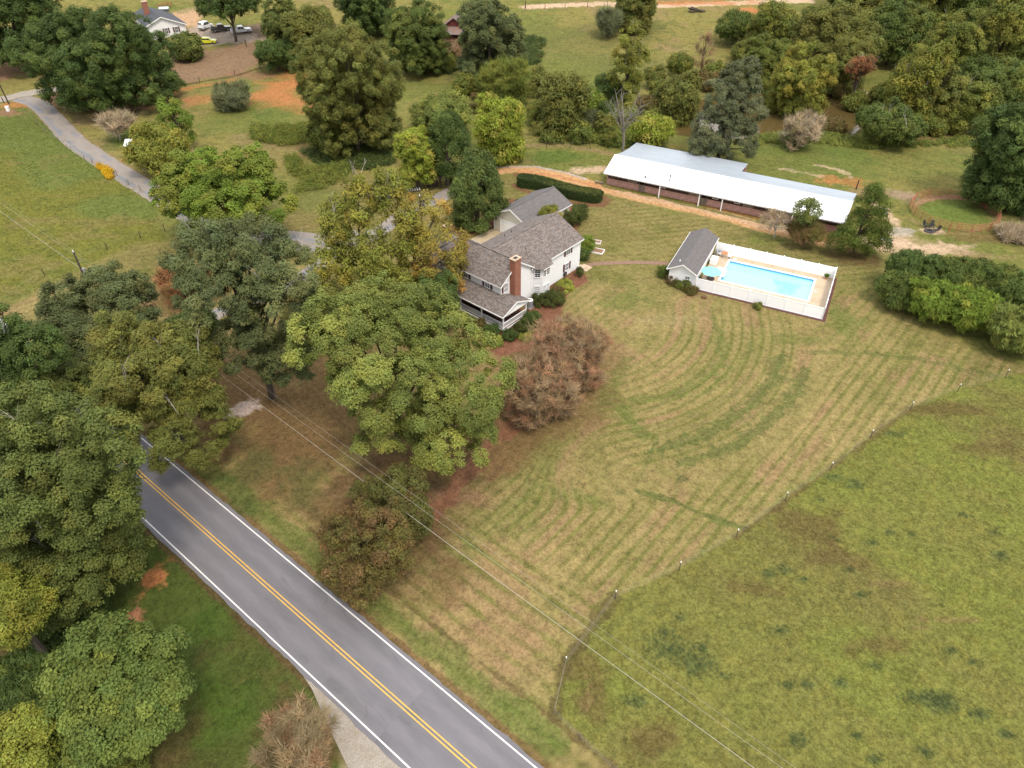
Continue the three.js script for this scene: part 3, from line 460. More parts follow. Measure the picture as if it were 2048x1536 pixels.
function pathRibbon(pts, w, y, jag = 0.3) {                          // a smooth strip along points, lying on the land
  const c = new THREE.CatmullRomCurve3(pts.map((p) => V(p[0], 0, p[1]))), n = Math.max(8, Math.round(c.getLength() / 0.9)), pos = [], uv = []; let prev = null, len = 0, last = null;
  for (let k = 0; k <= n; k++) {
    const p = c.getPoint(k / n), t = c.getTangent(k / n), nx = -t.z, nz = t.x, j0 = (noise(k * 0.7, 3) - 0.5) * jag, j1 = (noise(k * 0.7, 9) - 0.5) * jag; if (last) len += p.distanceTo(last); last = p;
    const a = V(p.x + nx * (w + j0), 0, p.z + nz * (w + j0)), b = V(p.x - nx * (w + j1), 0, p.z - nz * (w + j1)); for (const q of [a, b]) q.y = terrain(q.x, q.z) + y;
    if (prev) { for (const [q, u, v] of [[prev[0], 0, prev[2]], [a, 0, len], [b, 2 * w, len], [prev[0], 0, prev[2]], [b, 2 * w, len], [prev[1], 2 * w, prev[2]]]) { pos.push(q.x, q.y, q.z); uv.push(u, v); } }
    prev = [a, b, len];
  }
  const g = new THREE.BufferGeometry(); g.setAttribute('position', new THREE.Float32BufferAttribute(pos, 3)); g.setAttribute('uv', new THREE.Float32BufferAttribute(uv, 2)); g.computeVertexNormals(); return g;
}
{
  const lane = tiled(256, 512, 4.4, 18, (u, v) => { const k = 0.85 + 0.3 * fbm(u * 1.2, v * 0.5) + 0.1 * noise(u * 30, v * 30), d = ss(0.5, 0.66, fbm(u * 0.5 + 8, v * 0.16)), r = ss(0.3, 0.8, Math.abs(u - 2.2)) * ss(1.9, 1.2, Math.abs(u - 2.2)); return [lerp(0.19, 0.14, d * r) * k, lerp(0.165, 0.145, d * r) * k, lerp(0.145, 0.16, d * r) * k]; }, (u, v) => noise(u * 30, v * 30));
  const m = std({ map: lane[0], bumpMap: lane[1], bumpScale: 0.01, roughness: 0.95 });
  structure('farm_lane', pathRibbon(G2s([[40, 196], [75, 208], [105, 236], [150, 283], [230, 338], [312, 388], [380, 430], [470, 470], [560, 480], [640, 492], [720, 470]]), 2.2, 0.03), m, 'weathered grey lane curving down past the left pasture');
  structure('gravel_track', pathRibbon(G2s([[-60, 205], [0, 200], [40, 190], [90, 182], [150, 176]]), 2.2, 0.06, 0.8), M.gravel, 'pale gravel track joining the lane at the far left');
  structure('driveway', pathRibbon(G2s([[560, 470], [620, 476], [690, 490], [760, 462], [820, 420], [880, 396], [905, 380]]), 1.6, 0.034), m, 'grey driveway between the yellow tree and the house');
  structure('driveway_loop', pathRibbon(G2s([[690, 490], [640, 530], [560, 580], [450, 620], [390, 650], [300, 700], [230, 745]]), 1.5, 0.038), m, 'grey drive passing under the front yard trees');
  structure('brick_path', pathRibbon([G2(1158, 534), G2(1190, 528), G2(1225, 526), G2(1270, 525), G2(1337, 527)], 0.5, 0.03, 0.05), M.paver, 'straight brick footpath from the house to the pool house');
  structure('gravel_turnout', shapeSheet([roadP(31, -3.25), roadP(33, -3.6), roadP(36, -4.6), roadP(40, -5.8), roadP(48, -6.6), roadP(60, -6.6), roadP(60, -3.25)], 0.03), M.gravel, 'pale gravel pull off beside the near road edge');
}
{
  const rip = tiled(256, 256, 6, 6, () => [0, 0, 0], (u, v) => fbm(u * 1.4, v * 1.4))[1];
  structure('pond_water', (() => { const g = shapeSheet(POND.map(([x, z]) => [(x - 58) * 1.05 + 58, (z + 160) * 1.1 - 160]), -0.42); return g; })(), new THREE.MeshPhysicalMaterial({ color: rgb(0.085, 0.06, 0.022), roughness: 0.07, bumpMap: rip, bumpScale: 0.02 }), 'muddy brown pond among the trees behind the barn');
}

// ---------------------------------------------------------------- vegetation
const leafMat = (o = {}) => new THREE.MeshPhysicalMaterial({ color: 0xffffff, roughness: 0.62, transmission: 0.28, thickness: 0, specularIntensity: 0.16, ...o });
M.leaf = leafMat(); M.twig = new THREE.MeshPhysicalMaterial({ color: 0xffffff, roughness: 0.95, specularIntensity: 0.2 });
function spray(seed, n, L, W, R, { up = 0.6, flatY = 0.7, droop = 0.2, twigs = 0, twigL = 0.7 } = {}) {
  const r = rng(seed), pos = [], P = V(), d = V(), s = V(), nrm = V();
  for (let i = 0; i < n; i++) {
    const q = Math.cbrt(r()) * R, th = r() * 6.283, cz = r() * 2 - 1, sz = Math.sqrt(1 - cz * cz);
    P.set(sz * Math.cos(th) * q, cz * q * flatY, sz * Math.sin(th) * q);
    nrm.set(P.x / R * 0.7 + (r() - 0.5) * 1.1, up + (r() - 0.35), P.z / R * 0.7 + (r() - 0.5) * 1.1).normalize();
    d.set(P.x + (r() - 0.5) * R, -droop * R + (r() - 0.5) * R * 0.6, P.z + (r() - 0.5) * R); d.addScaledVector(nrm, -d.dot(nrm)).normalize(); s.crossVectors(nrm, d);
    const l = L * (0.7 + 0.6 * r()), w = W * (0.7 + 0.6 * r()), a = P.clone().addScaledVector(d, -l / 2), b = P.clone().addScaledVector(d, l / 2), c = P.clone().addScaledVector(s, w / 2).addScaledVector(nrm, w * 0.15), e = P.clone().addScaledVector(s, -w / 2).addScaledVector(nrm, w * 0.15);
    for (const v of [a, b, c, a, e, b]) pos.push(v.x, v.y, v.z);
  }
  for (let i = 0; i < twigs; i++) {
    const th = r() * 6.283, e = 0.2 + r() * 1.0; d.set(Math.cos(th) * Math.cos(e), Math.sin(e), Math.sin(th) * Math.cos(e)); P.set((r() - 0.5) * R, (r() - 0.7) * R, (r() - 0.5) * R); s.set(-d.z, 0.3 * (r() - 0.5), d.x).normalize();
    const l = twigL * (0.6 + 0.8 * r()), w = 0.022, a = P.clone().addScaledVector(s, w), b = P.clone().addScaledVector(s, -w), c = P.clone().addScaledVector(d, l).addScaledVector(s, (r() - 0.5) * 0.2);
    for (const v of [a, b, c]) pos.push(v.x, v.y, v.z);
  }
  const g = new THREE.BufferGeometry(); g.setAttribute('position', new THREE.Float32BufferAttribute(pos, 3)); g.setAttribute('uv', new THREE.Float32BufferAttribute(new Float32Array(pos.length / 3 * 2), 2)); g.computeVertexNormals();
  return g;
}
const SPRAY = {
  oak: [spray(1, 46, 0.22, 0.125, 0.54, {}), spray(2, 46, 0.21, 0.13, 0.54, {})],
  maple: [spray(3, 40, 0.23, 0.17, 0.56, { up: 0.7, flatY: 0.6 })],
  fine: [spray(4, 34, 0.22, 0.1, 0.5, { up: 0.5, flatY: 0.9 })],
  needle: [spray(5, 40, 0.32, 0.06, 0.5, { up: 0.2, flatY: 0.9, droop: -0.4 })],
  wispy: [spray(6, 22, 0.3, 0.15, 0.62, { up: 0.6, twigs: 4, twigL: 0.8 })],
  twig: [spray(8, 7, 0.14, 0.08, 0.5, { twigs: 22, twigL: 0.85 })],
  bare: [spray(9, 0, 0.2, 0.1, 0.5, { twigs: 20, twigL: 0.9 })],
  frond: [spray(10, 26, 0.6, 0.1, 0.6, { up: 0.3, flatY: 0.4, droop: 0.5 })],
};
const PAL = {
  smoke: [[0.14, 0.115, 0.07], [0.16, 0.095, 0.06], 0.35],
  cornerMaple: [[0.078, 0.112, 0.03], [0.12, 0.15, 0.036], 0.3], yellowGreen: [[0.12, 0.145, 0.028], [0.17, 0.175, 0.034], 0.3],
  hollyTop: [[0.078, 0.088, 0.027], [0.1, 0.08, 0.034], 0.3],
  olive: [[0.1, 0.116, 0.032], [0.138, 0.138, 0.038], 0.3],                                                        // leaf colour, second colour and how much of it
  oak: [[0.076, 0.1, 0.03], [0.115, 0.132, 0.036], 0.28], bright: [[0.115, 0.145, 0.04], [0.168, 0.188, 0.048], 0.35], deep: [[0.05, 0.08, 0.024], [0.08, 0.11, 0.03], 0.25], maple: [[0.098, 0.151, 0.024], [0.156, 0.179, 0.035], 0.3], dull: [[0.073, 0.094, 0.042], [0.105, 0.12, 0.05], 0.28],
  yellow: [[0.13, 0.152, 0.032], [0.2, 0.178, 0.038], 0.3], lime: [[0.163, 0.211, 0.031], [0.258, 0.243, 0.059], 0.3], oliveOld: [[0.111, 0.110, 0.026], [0.170, 0.134, 0.033], 0.3], oliveGreen: [[0.09, 0.115, 0.028], [0.14, 0.145, 0.032], 0.3], grey: [[0.088, 0.104, 0.056], [0.115, 0.125, 0.07], 0.3], rust: [[0.2, 0.085, 0.045], [0.14, 0.1, 0.045], 0.5], cedar: [[0.066, 0.098, 0.022], [0.1, 0.12, 0.03], 0.3], pear: [[0.072, 0.108, 0.034], [0.12, 0.13, 0.04], 0.15],
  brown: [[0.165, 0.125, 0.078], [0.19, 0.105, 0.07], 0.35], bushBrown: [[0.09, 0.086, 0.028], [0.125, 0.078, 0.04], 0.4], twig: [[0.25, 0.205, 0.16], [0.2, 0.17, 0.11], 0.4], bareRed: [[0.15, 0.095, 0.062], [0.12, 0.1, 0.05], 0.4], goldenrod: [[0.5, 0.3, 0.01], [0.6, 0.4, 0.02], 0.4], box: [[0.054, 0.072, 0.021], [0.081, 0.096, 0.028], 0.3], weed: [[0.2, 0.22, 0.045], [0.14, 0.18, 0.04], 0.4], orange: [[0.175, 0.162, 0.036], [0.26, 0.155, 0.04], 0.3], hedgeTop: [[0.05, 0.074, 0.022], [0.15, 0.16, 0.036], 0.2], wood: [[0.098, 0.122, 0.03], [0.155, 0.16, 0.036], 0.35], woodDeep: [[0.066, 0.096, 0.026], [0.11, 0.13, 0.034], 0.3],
};
const Qt = new THREE.Quaternion(), Q2 = new THREE.Quaternion(), Mx = new THREE.Matrix4(), UP = V(0, 1, 0);
let COPIES = 0;
function leaves(name, list, geo, mat, parent) {                       // list of [position, outward, size, colour]
  const im = new THREE.InstancedMesh(geo, mat, list.length), c = new THREE.Color(), r = rng(list.length * 31 + 5), d = V();
  list.forEach(([p, out, size, col], i) => {
    d.copy(out).multiplyScalar(0.8).add(UP).normalize(); Qt.setFromUnitVectors(UP, d); Q2.setFromAxisAngle(UP, r() * 6.283); Qt.multiply(Q2);
    const k = size * (0.8 + 0.4 * r()); Mx.compose(p, Qt, V(k, k * (0.85 + 0.3 * r()), k)); im.setMatrixAt(i, Mx); im.setColorAt(i, c.setRGB(col[0], col[1], col[2]));
  });
  im.name = name; im.userData.kind = 'stuff'; shade(im); parent.add(im); COPIES += list.length; return im;
}
function crownSprays(masses, o, r) {                                 // ellipsoids [cx, cy, cz, rx, ry, rz] -> lobes -> sprays on the outside of each lobe
  const [c1, c2, mixk] = PAL[o.pal], out = [], lobes = [];
  for (const [cx, cy, cz, rx, ry, rz] of masses) {
    const R = Math.cbrt(rx * ry * rz), lr0 = (o.lobe ?? 0.3) * R, n = Math.ceil((o.lobes ?? 1) * 1.3 * (rx * rz + ry * rx + ry * rz) / 3 / (lr0 * lr0));
    for (let i = 0; i < n; i++) {
      const t = (i + 0.5) / n, yv = 1 - (o.cone || o.bush || (o.clear ?? 2) < 1 ? 1.93 : 1.72) * t, th = i * 2.39996 + r() * 0.7, sv = Math.sqrt(Math.max(0, 1 - yv * yv));
      const q = 0.74 + 0.34 * (r() - 0.25), lr = lr0 * (0.55 + 0.8 * r());
      let px = sv * Math.cos(th) * q, pz = sv * Math.sin(th) * q, py = yv * q;
      if (o.cone) { const k = 1 - o.cone * (py * 0.5 + 0.5); px *= k * (1.15 + 0.3 * Math.max(0, o.cone - 0.4)); pz *= k * (1.15 + 0.3 * Math.max(0, o.cone - 0.4)); }
      const ex = Math.max(0.2, 1 - lr / rx * 0.55), ey = Math.max(0.2, 1 - lr / ry * 0.55), ez = Math.max(0.2, 1 - lr / rz * 0.55);
      const k = r() < mixk ? 0.4 + 0.6 * r() : 0.25 * r(), v = 0.8 + 0.4 * r();
      lobes.push({ p: V(cx + px * rx * ex, cy + py * ry * ey, cz + pz * rz * ez), r: lr, out: V(px / rx, py / ry * 0.9, pz / rz).normalize(), c: [0, 1, 2].map((m) => (c1[m] + (c2[m] - c1[m]) * k) * v) });
    }
  }
  const size = o.size ?? 1, d = V();
  for (const L of lobes) {
    const n = Math.max(4, Math.ceil(13 * (o.dense ?? 1.5) * L.r * L.r / (size * size))), nt = Math.max(2, Math.round(n / 7)), tufts = [];
    for (let i = 0; i < nt; i++) { const cz = r() * 2 - 1, th = r() * 6.283, sv = Math.sqrt(1 - cz * cz); tufts.push([V(sv * Math.cos(th), cz, sv * Math.sin(th)), 0.86 + 0.28 * r(), 0.9 + 0.22 * r()]); }
    for (let i = 0; i < n; i++) {
      const tf = tufts[i % nt], cz = r() * 2 - 1, th = r() * 6.283, sv = Math.sqrt(1 - cz * cz), sp = 0.42 * Math.min(1.3, size / L.r * 1.1) + 0.1; d.set(sv * Math.cos(th), cz, sv * Math.sin(th)).multiplyScalar(sp).add(tf[0]).normalize();
      if (d.dot(L.out) < -0.35 && r() < 0.8) { d.negate(); }
      const q = L.r * (r() < 0.84 ? tf[2] * (0.85 + 0.2 * r()) : r() < 0.5 ? 1.12 + 0.3 * r() : 0.35 + 0.5 * r()), p = V(L.p.x + d.x * q, L.p.y + d.y * q * (o.squash ?? 0.8), L.p.z + d.z * q), v = (0.84 + 0.32 * r()) * tf[1], w = (r() - 0.5) * 0.16;
      if (p.y < (o.floor ?? -99)) p.y = o.floor + 0.2 * r();
      out.push([p, d.clone().lerp(L.out, 0.35).normalize(), size, [L.c[0] * v * 1.42 * (1 + w), L.c[1] * v * 1.36, L.c[2] * v * 1.2 * (1 - w)]]);
    }
  }
  return { out, lobes };
}
function limb(p0, p1, r0, r1, bend, n = 5, sides = 6) {                // a curved tapering branch
  const mid = p0.clone().lerp(p1, 0.5).add(bend), c = new THREE.QuadraticBezierCurve3(p0, mid, p1), pos = [], uv = [], rings = [];
  for (let i = 0; i <= n; i++) { const t = i / n, p = c.getPoint(t), T = c.getTangent(t), A = Math.abs(T.y) < 0.9 ? V(0, 1, 0).cross(T).normalize() : V(1, 0, 0).cross(T).normalize(), B = T.clone().cross(A), rr = lerp(r0, r1, t); rings.push(Array.from({ length: sides + 1 }, (_, k) => { const th = k / sides * 6.28319; return p.clone().addScaledVector(A, Math.cos(th) * rr).addScaledVector(B, Math.sin(th) * rr); })); }
  for (let i = 0; i < n; i++) for (let k = 0; k < sides; k++) for (const [a, b] of [[i, k], [i + 1, k + 1], [i + 1, k], [i, k], [i, k + 1], [i + 1, k + 1]]) { const v = rings[a][b]; pos.push(v.x, v.y, v.z); uv.push(b / sides, a * 0.5); }
  const g = new THREE.BufferGeometry(); g.setAttribute('position', new THREE.Float32BufferAttribute(pos, 3)); g.setAttribute('uv', new THREE.Float32BufferAttribute(uv, 2)); g.computeVertexNormals(); return g;
}
function measure([l, t, rt, b], clear, base) {                        // a crown's place and real size from its outline in the survey picture
  const d = rayDir((l + rt) / 2, (t + b) / 2), len = d.length(), sa = -d.y / len, ca = Math.sqrt(1 - sa * sa);
  const at = (k) => { const P = V(d.x * k, EYE + d.y * k, d.z * k), s = k / FOCAL, rx = (rt - l) / 2 * s, vm = (b - t) / 2 * s; return { P, rx, ry: Math.max(0.45 * Math.min(rx, vm), Math.sqrt(Math.max(0, vm * vm - rx * rx * sa * sa)) / ca) }; };
  if (base) return at(-ground(...base).z / -d.z);
  let lo = 10, hi = 700;
  for (let i = 0; i < 40; i++) { const m = (lo + hi) / 2, q = at(m); if (q.P.y - q.ry - clear > terrain(q.P.x, q.P.z)) lo = m; else hi = m; }
  return at(lo);
}
let seedTree = 100;
function tree(name, label, category, bbox, o = {}) {
  const r = rng(seedTree += 17), q = measure(bbox, o.clear ?? 2, o.base), c = q.P;
  let foot = o.base ? ground(...o.base) : V(c.x, 0, c.z); foot.y = terrain(foot.x, foot.z);
  const t = thing(name, label, category, foot.x, foot.y - 0.05, foot.z, 0, o.group), C0 = c.clone().sub(t.position);
  const rz = q.rx * (o.depth ?? 1), masses = [[C0.x, C0.y, C0.z, q.rx, q.ry, rz]];
  for (const [bb, dz] of o.extra ?? []) { const d = rayDir((bb[0] + bb[2]) / 2, (bb[1] + bb[3]) / 2), k = (c.z + dz) / d.z, s = k / FOCAL, rr = (bb[2] - bb[0]) / 2 * s; masses.push([d.x * k - t.position.x, EYE + d.y * k - t.position.y, d.z * k - t.position.z, rr, Math.max(0.6, (bb[3] - bb[1]) / 2 * s * 0.9), rr]); }
  if (o.masses) { masses.length = 0; for (const [bb, dz] of o.masses) { const e = rayDir((bb[0] + bb[2]) / 2, (bb[1] + bb[3]) / 2), k = (c.z + dz) / e.z, s = k / FOCAL, rr = (bb[2] - bb[0]) / 2 * s; masses.push([e.x * k - t.position.x, EYE + e.y * k - t.position.y, e.z * k - t.position.z, rr, Math.max(0.6, (bb[3] - bb[1]) / 2 * s * 0.95), rr]); } }
  else if (q.rx > 2.4 && !o.cone) {                                  // a crown is several boughs, not one egg
    const m0 = masses[0], keep = m0.slice(); m0[3] *= 0.8; m0[4] *= 0.82; m0[5] *= 0.8; const nb = 6;
    for (let i = 0; i < nb; i++) { const th = (i + 0.7 * r()) / nb * 6.283, yv = (r() - 0.4) * 1.1, h = Math.sqrt(Math.max(0.15, 1 - yv * yv * 0.8)), kk = 0.36 + 0.2 * r(), u = 1.04 - kk; masses.push([keep[0] + Math.cos(th) * h * keep[3] * u, keep[1] + yv * keep[4] * u, keep[2] + Math.sin(th) * h * keep[5] * u, keep[3] * kk, Math.min(keep[4] * kk * 1.15, keep[3] * kk * 1.3), keep[5] * kk]); }
    if ((o.clear ?? 2) < 1.6 && !o.bush) for (let i = 0; i < 5; i++) { const th = i * 1.257 + r(), kk = 0.34 + 0.1 * r(); masses.push([keep[0] + Math.cos(th) * 0.52 * keep[3], keep[1] - keep[4] * (0.52 + 0.16 * r()), keep[2] + Math.sin(th) * 0.52 * keep[5], keep[3] * kk, keep[4] * 0.36, keep[5] * kk]); }
  }
  const dist = c.distanceTo(camera.position), kind = o.kind ?? 'oak';
  const opt = { pal: 'oak', size: dist < 95 ? 1 : dist < 150 ? 1.25 : dist < 210 ? 1.6 : 2, floor: 0.15, ...o };
  opt.size *= o.grain ?? 1;
  if (q.rx < 2) opt.size = Math.min(opt.size, Math.max(0.5, q.rx * 0.5));
  const { out, lobes } = crownSprays(masses, opt, r);
  const wood = o.wood ?? M.bark, gs = [], top = Math.max(0.8, C0.y + q.ry * 0.45), rt = o.trunk ?? clamp(0.03 * (C0.y + q.ry), 0.05, 0.45), tip = V(C0.x * 0.9, top, C0.z * 0.9);
  if (!o.bush) gs.push(limb(V(0, -0.1, 0), tip, rt, rt * 0.25, V((r() - 0.5) * 0.8, 0, (r() - 0.5) * 0.8), 7, 8));
  const nl = Math.min(lobes.length, o.limbs ?? (o.bush ? 6 : 14));
  for (let i = 0; i < nl; i++) { const L = lobes[Math.floor(i * lobes.length / nl)], s = o.bush ? V((r() - 0.5) * 0.4, 0, (r() - 0.5) * 0.4) : V(tip.x * 0.5, 0, tip.z * 0.5).setY(clamp(L.p.y * (0.35 + 0.3 * r()), 0.5, top)); gs.push(limb(s, L.p.clone(), rt * (o.bush ? 0.5 : 0.42), rt * 0.1, V(0, L.r * 0.5 * (r() - 0.2), 0), 5, 5)); }
  part(o.bush ? 'stem' : 'trunk', gs, wood, t);
  if (o.bareTop) {                                                   // leafless upper branches standing out of the crown
    for (let i = 0; i < o.bareTop; i++) { const bs = [], L = lobes[Math.floor(r() * lobes.length * 0.5)], e = L.p.clone().add(V((r() - 0.5) * 2.2, 1.2 + 1.8 * r(), (r() - 0.5) * 2.2)); bs.push(limb(L.p.clone(), e, 0.06, 0.012, V((r() - 0.5) * 0.6, 0.2, (r() - 0.5) * 0.6), 4, 4)); for (let k = 0; k < 3; k++) bs.push(limb(L.p.clone().lerp(e, 0.4 + 0.2 * k), e.clone().add(V((r() - 0.5) * 1.4, (r() - 0.3) * 0.9, (r() - 0.5) * 1.4)), 0.025, 0.008, V(0, 0.1, 0), 3, 4)); part('bare_branch', bs, M.barkPale, t); }
  }
  const geo = SPRAY[kind], leafy = ['twig', 'bare'].includes(kind) ? M.twig : M.leaf;
  leaves(o.bush ? 'foliage' : 'crown', out, geo[seedTree % geo.length], leafy, t);
  return t;
}
function snag(name, label, basePx, topPx, spread, n, m) {             // a leafless tree
  const r = rng(seedTree += 17), f = ground(...basePx), s = -f.z / -rayDir(...topPx).z, d = rayDir(...topPx), top = V(d.x * s, EYE + d.y * s, d.z * s), t = thing(name, label, 'tree', f.x, f.y - 0.05, f.z), H = top.y - f.y, gs = [], X = top.x - f.x;
  gs.push(limb(V(0, 0, 0), V(X * 0.5, H * 0.55, 0), 0.026 * H, 0.015 * H, V(0.2, 0, 0.1), 6, 8));
  const bs = [];
  for (let i = 0; i < n; i++) { const a = i * 2.4, s0 = V(X * 0.3, H * (0.3 + 0.25 * r()), 0), e = V(X + Math.cos(a) * spread * (0.5 + 0.5 * r()), H * (0.7 + 0.3 * r()), Math.sin(a) * spread * (0.5 + 0.5 * r())); bs.push(limb(s0, e, 0.009 * H, 0.003 * H, V(0, H * 0.06, 0), 5, 5)); for (let k = 0; k < 9; k++) { const q = s0.clone().lerp(e, 0.3 + 0.07 * k); bs.push(limb(q, q.clone().add(V((r() - 0.5) * spread * 0.9, (r() - 0.1) * H * 0.22, (r() - 0.5) * spread * 0.9)), 0.0042 * H, 0.0014 * H, V(0, 0.15, 0), 3, 4)); } }
  part('trunk', gs, m, t); part('branch', bs, m, t); return t;
}
// big trees close to the road and in the front yard
tree('oak_tree', 'big bright green oak with billowing crown before the porch', 'tree', [575, 555, 1020, 880], { base: [795, 885], pal: 'bright', lobe: 0.33, lobes: 0.85, dense: 1.7, masses: [[[572, 620, 740, 745], 0], [[600, 570, 800, 700], -3], [[690, 556, 895, 690], -5], [[640, 640, 860, 810], 2], [[800, 618, 960, 740], -2], [[840, 680, 1028, 800], 2], [[700, 700, 900, 860], 4], [[860, 740, 1005, 880], 5], [[815, 800, 985, 955], 6], [[690, 800, 840, 905], 4]] });
tree('oak_tree', 'dull green oak above the bare patch left of the bright oak', 'tree', [330, 430, 640, 690], { base: [545, 795], pal: 'dull', bareTop: 5, lobe: 0.3, dense: 1.7, masses: [[[328, 440, 500, 570], 0], [[400, 428, 570, 550], -2], [[480, 470, 640, 600], 0], [[350, 530, 520, 650], 3], [[450, 540, 640, 690], 2], [[430, 620, 560, 760], 3], [[500, 640, 625, 790], 2]] });
tree('oak_tree', 'very large dark oak leaning over the near road from the left edge', 'tree', [-70, 750, 270, 1225], { clear: 1.5, pal: 'oak', lobe: 0.24, dense: 1.6, bareTop: 5, extra: [[[-40, 1040, 195, 1270], 3], [[110, 800, 285, 1000], 2], [[130, 900, 280, 1090], 3], [[50, 1080, 225, 1225], 4], [[-20, 750, 150, 900], -2]] });
tree('oak_tree', 'olive tinted oak hanging over the road lines left of the brown lawn', 'tree', [160, 610, 440, 880], { clear: 4.5, pal: 'olive', lobe: 0.24, dense: 1.6, bareTop: 6, extra: [[[250, 730, 470, 940], 2]] });
tree('oak_tree', 'grey green oak just below the utility pole top', 'tree', [80, 535, 330, 745], { clear: 4, pal: 'dull', lobe: 0.22, dense: 1.6 });
tree('oak_tree', 'dark small oak over the drive between two larger oaks', 'tree', [325, 600, 440, 715], { clear: 3, pal: 'deep', lobe: 0.28, dense: 1.4 });
tree('oak_tree', 'dark oak at the left edge below the pale mown strip', 'tree', [-90, 625, 110, 880], { clear: 3, pal: 'deep', lobe: 0.22, dense: 1.5, extra: [[[-70, 600, 50, 720], 0], [[20, 640, 130, 760], 1]] });
tree('oak_tree', 'mid green oak in the gap between the left edge and the road oaks', 'tree', [20, 690, 190, 850], { clear: 5, pal: 'oak', lobe: 0.25, dense: 1.3 });
tree('maple_tree', 'leafy maple beside the verge in the bottom left corner', 'tree', [85, 1240, 372, 1525], { clear: 2, pal: 'cornerMaple', kind: 'maple', lobe: 0.26, dense: 1.7, extra: [[[120, 1235, 300, 1400], -1], [[200, 1330, 372, 1500], 1]] });
tree('yellow_green_tree', 'yellow green tree cut by the left edge under the big dark oak', 'tree', [-70, 1130, 92, 1300], { clear: 6, pal: 'yellowGreen', lobe: 0.26 });
tree('yellow_green_tree', 'yellowing tree top in the very bottom left corner', 'tree', [-60, 1425, 120, 1590], { clear: 5, pal: 'yellowGreen', lobe: 0.26 });
tree('cedar_tree', 'feathery dark cedar left of the bottom maple', 'tree', [-60, 1285, 150, 1450], { clear: 1, pal: 'deep', kind: 'frond', lobe: 0.3, dense: 1.4 });
tree('cedar_tree', 'dark olive cedar at the bottom edge under the maple', 'tree', [90, 1440, 290, 1610], { clear: 0.5, pal: 'oliveGreen', kind: 'frond', lobe: 0.3, dense: 1.3 });
tree('understory_tree', 'dark green young tree between the big oak and the clay patches', 'tree', [40, 1165, 215, 1290], { clear: 0.6, pal: 'deep', lobe: 0.28 });
tree('understory_tree', 'green thicket at the left edge between big oak and yellow tree', 'tree', [-60, 1040, 120, 1190], { clear: 1, pal: 'woodDeep', lobe: 0.28 });
tree('maple_tree', 'bright green maple in front of the hidden red roofed shed', 'tree', [312, 290, 585, 478], { clear: 1.6, pal: 'maple', kind: 'maple', lobe: 0.24, dense: 1.7 });
tree('yellowing_tree', 'tall thin yellowing tree with bare twigs on top beside the drive', 'tree', [612, 330, 835, 600], { base: [735, 615], pal: 'yellow', kind: 'wispy', lobe: 0.32, lobes: 1.3, dense: 1.2, bareTop: 20, limbs: 12, trunk: 0.2, wood: M.bark, masses: [[[688, 335, 752, 480], -1], [[640, 385, 705, 520], 0], [[745, 318, 812, 460], -1], [[695, 430, 800, 610], 1], [[616, 480, 715, 610], 2], [[790, 400, 850, 540], 0], [[740, 530, 850, 640], 3]] });
tree('autumn_tree', 'orange tinged tree leaning against the left end of the house', 'tree', [790, 455, 935, 600], { base: [805, 610], pal: 'orange', kind: 'wispy', lobe: 0.26, lobes: 0.8, dense: 0.75, masses: [[[800, 440, 940, 560], 0], [[790, 372, 895, 470], -2], [[830, 500, 950, 600], 1], [[700, 540, 880, 625], 2]], limbs: 24 });
tree('small_oak', 'dark green oak between the bright oak and the porch roof', 'tree', [820, 540, 925, 650], { clear: 1.5, pal: 'deep', lobe: 0.28 });
tree('small_oak', 'low dark tree behind the left side of the bright oak', 'tree', [590, 560, 760, 680], { clear: 2, pal: 'olive', lobe: 0.26 });
tree('pear_tree', 'dense dark pear tree of egg shape left of the garage', 'tree', [895, 288, 1018, 462], { base: [955, 455], pal: 'pear', kind: 'fine', lobe: 0.24, lobes: 2.1, dense: 2.2, cone: 0.72, grain: 1.1, limbs: 6 });
tree('magnolia_tree', 'dark blue green oval tree behind the pear tree', 'tree', [852, 218, 938, 372], { base: [895, 370], pal: 'deep', kind: 'fine', lobe: 0.26, lobes: 1.8, dense: 2.0, cone: 0.25, grain: 1.1, limbs: 6 });
tree('locust_tree', 'bright lime tree left of the dark oval tree', 'tree', [788, 232, 872, 375], { clear: 0.4, pal: 'lime', lobe: 0.26 });
tree('locust_tree', 'pale green tree showing behind the dark oval tree', 'tree', [812, 186, 945, 260], { clear: 1.2, pal: 'bright', lobe: 0.28 });
tree('locust_tree', 'round lime tree with dry brown tufts by the dirt lane', 'tree', [943, 176, 1058, 320], { clear: 0.2, pal: 'lime', kind: 'wispy', lobe: 0.22, dense: 1.5 });
tree('olive_tree', 'huge olive brown tree in the pasture above the yard', 'tree', [585, 20, 808, 300], { clear: 0.6, pal: 'olive', lobe: 0.2, dense: 1.5 });
tree('olive_tree', 'dark lower neighbour at the foot of the huge olive tree', 'tree', [610, 190, 700, 300], { clear: 0.5, pal: 'oliveGreen', lobe: 0.26 });
tree('poplar_tree', 'yellow olive poplar behind the left flank of the huge olive tree', 'tree', [562, 0, 672, 120], { clear: 0.4, pal: 'olive', lobe: 0.25 });
tree('poplar_tree', 'grey green poplar beside the parked pickup trucks', 'tree', [522, -20, 592, 100], { clear: 0.3, pal: 'oak', lobe: 0.26 });
tree('roadside_bush', 'dense green bush at the end of the brown slope', 'shrub', [506, 72, 600, 142], { clear: 0, pal: 'deep', bush: 1, lobe: 0.3 });
tree('woodland_oak', 'dark oak left of the old red barn', 'tree', [765, -10, 900, 140], { clear: 0.6, pal: 'woodDeep', lobe: 0.22, limbs: 24 });
tree('woodland_oak', 'dark oak behind the huge olive tree at the top edge', 'tree', [670, -60, 800, 60], { clear: 0.6, pal: 'deep', lobe: 0.24 });
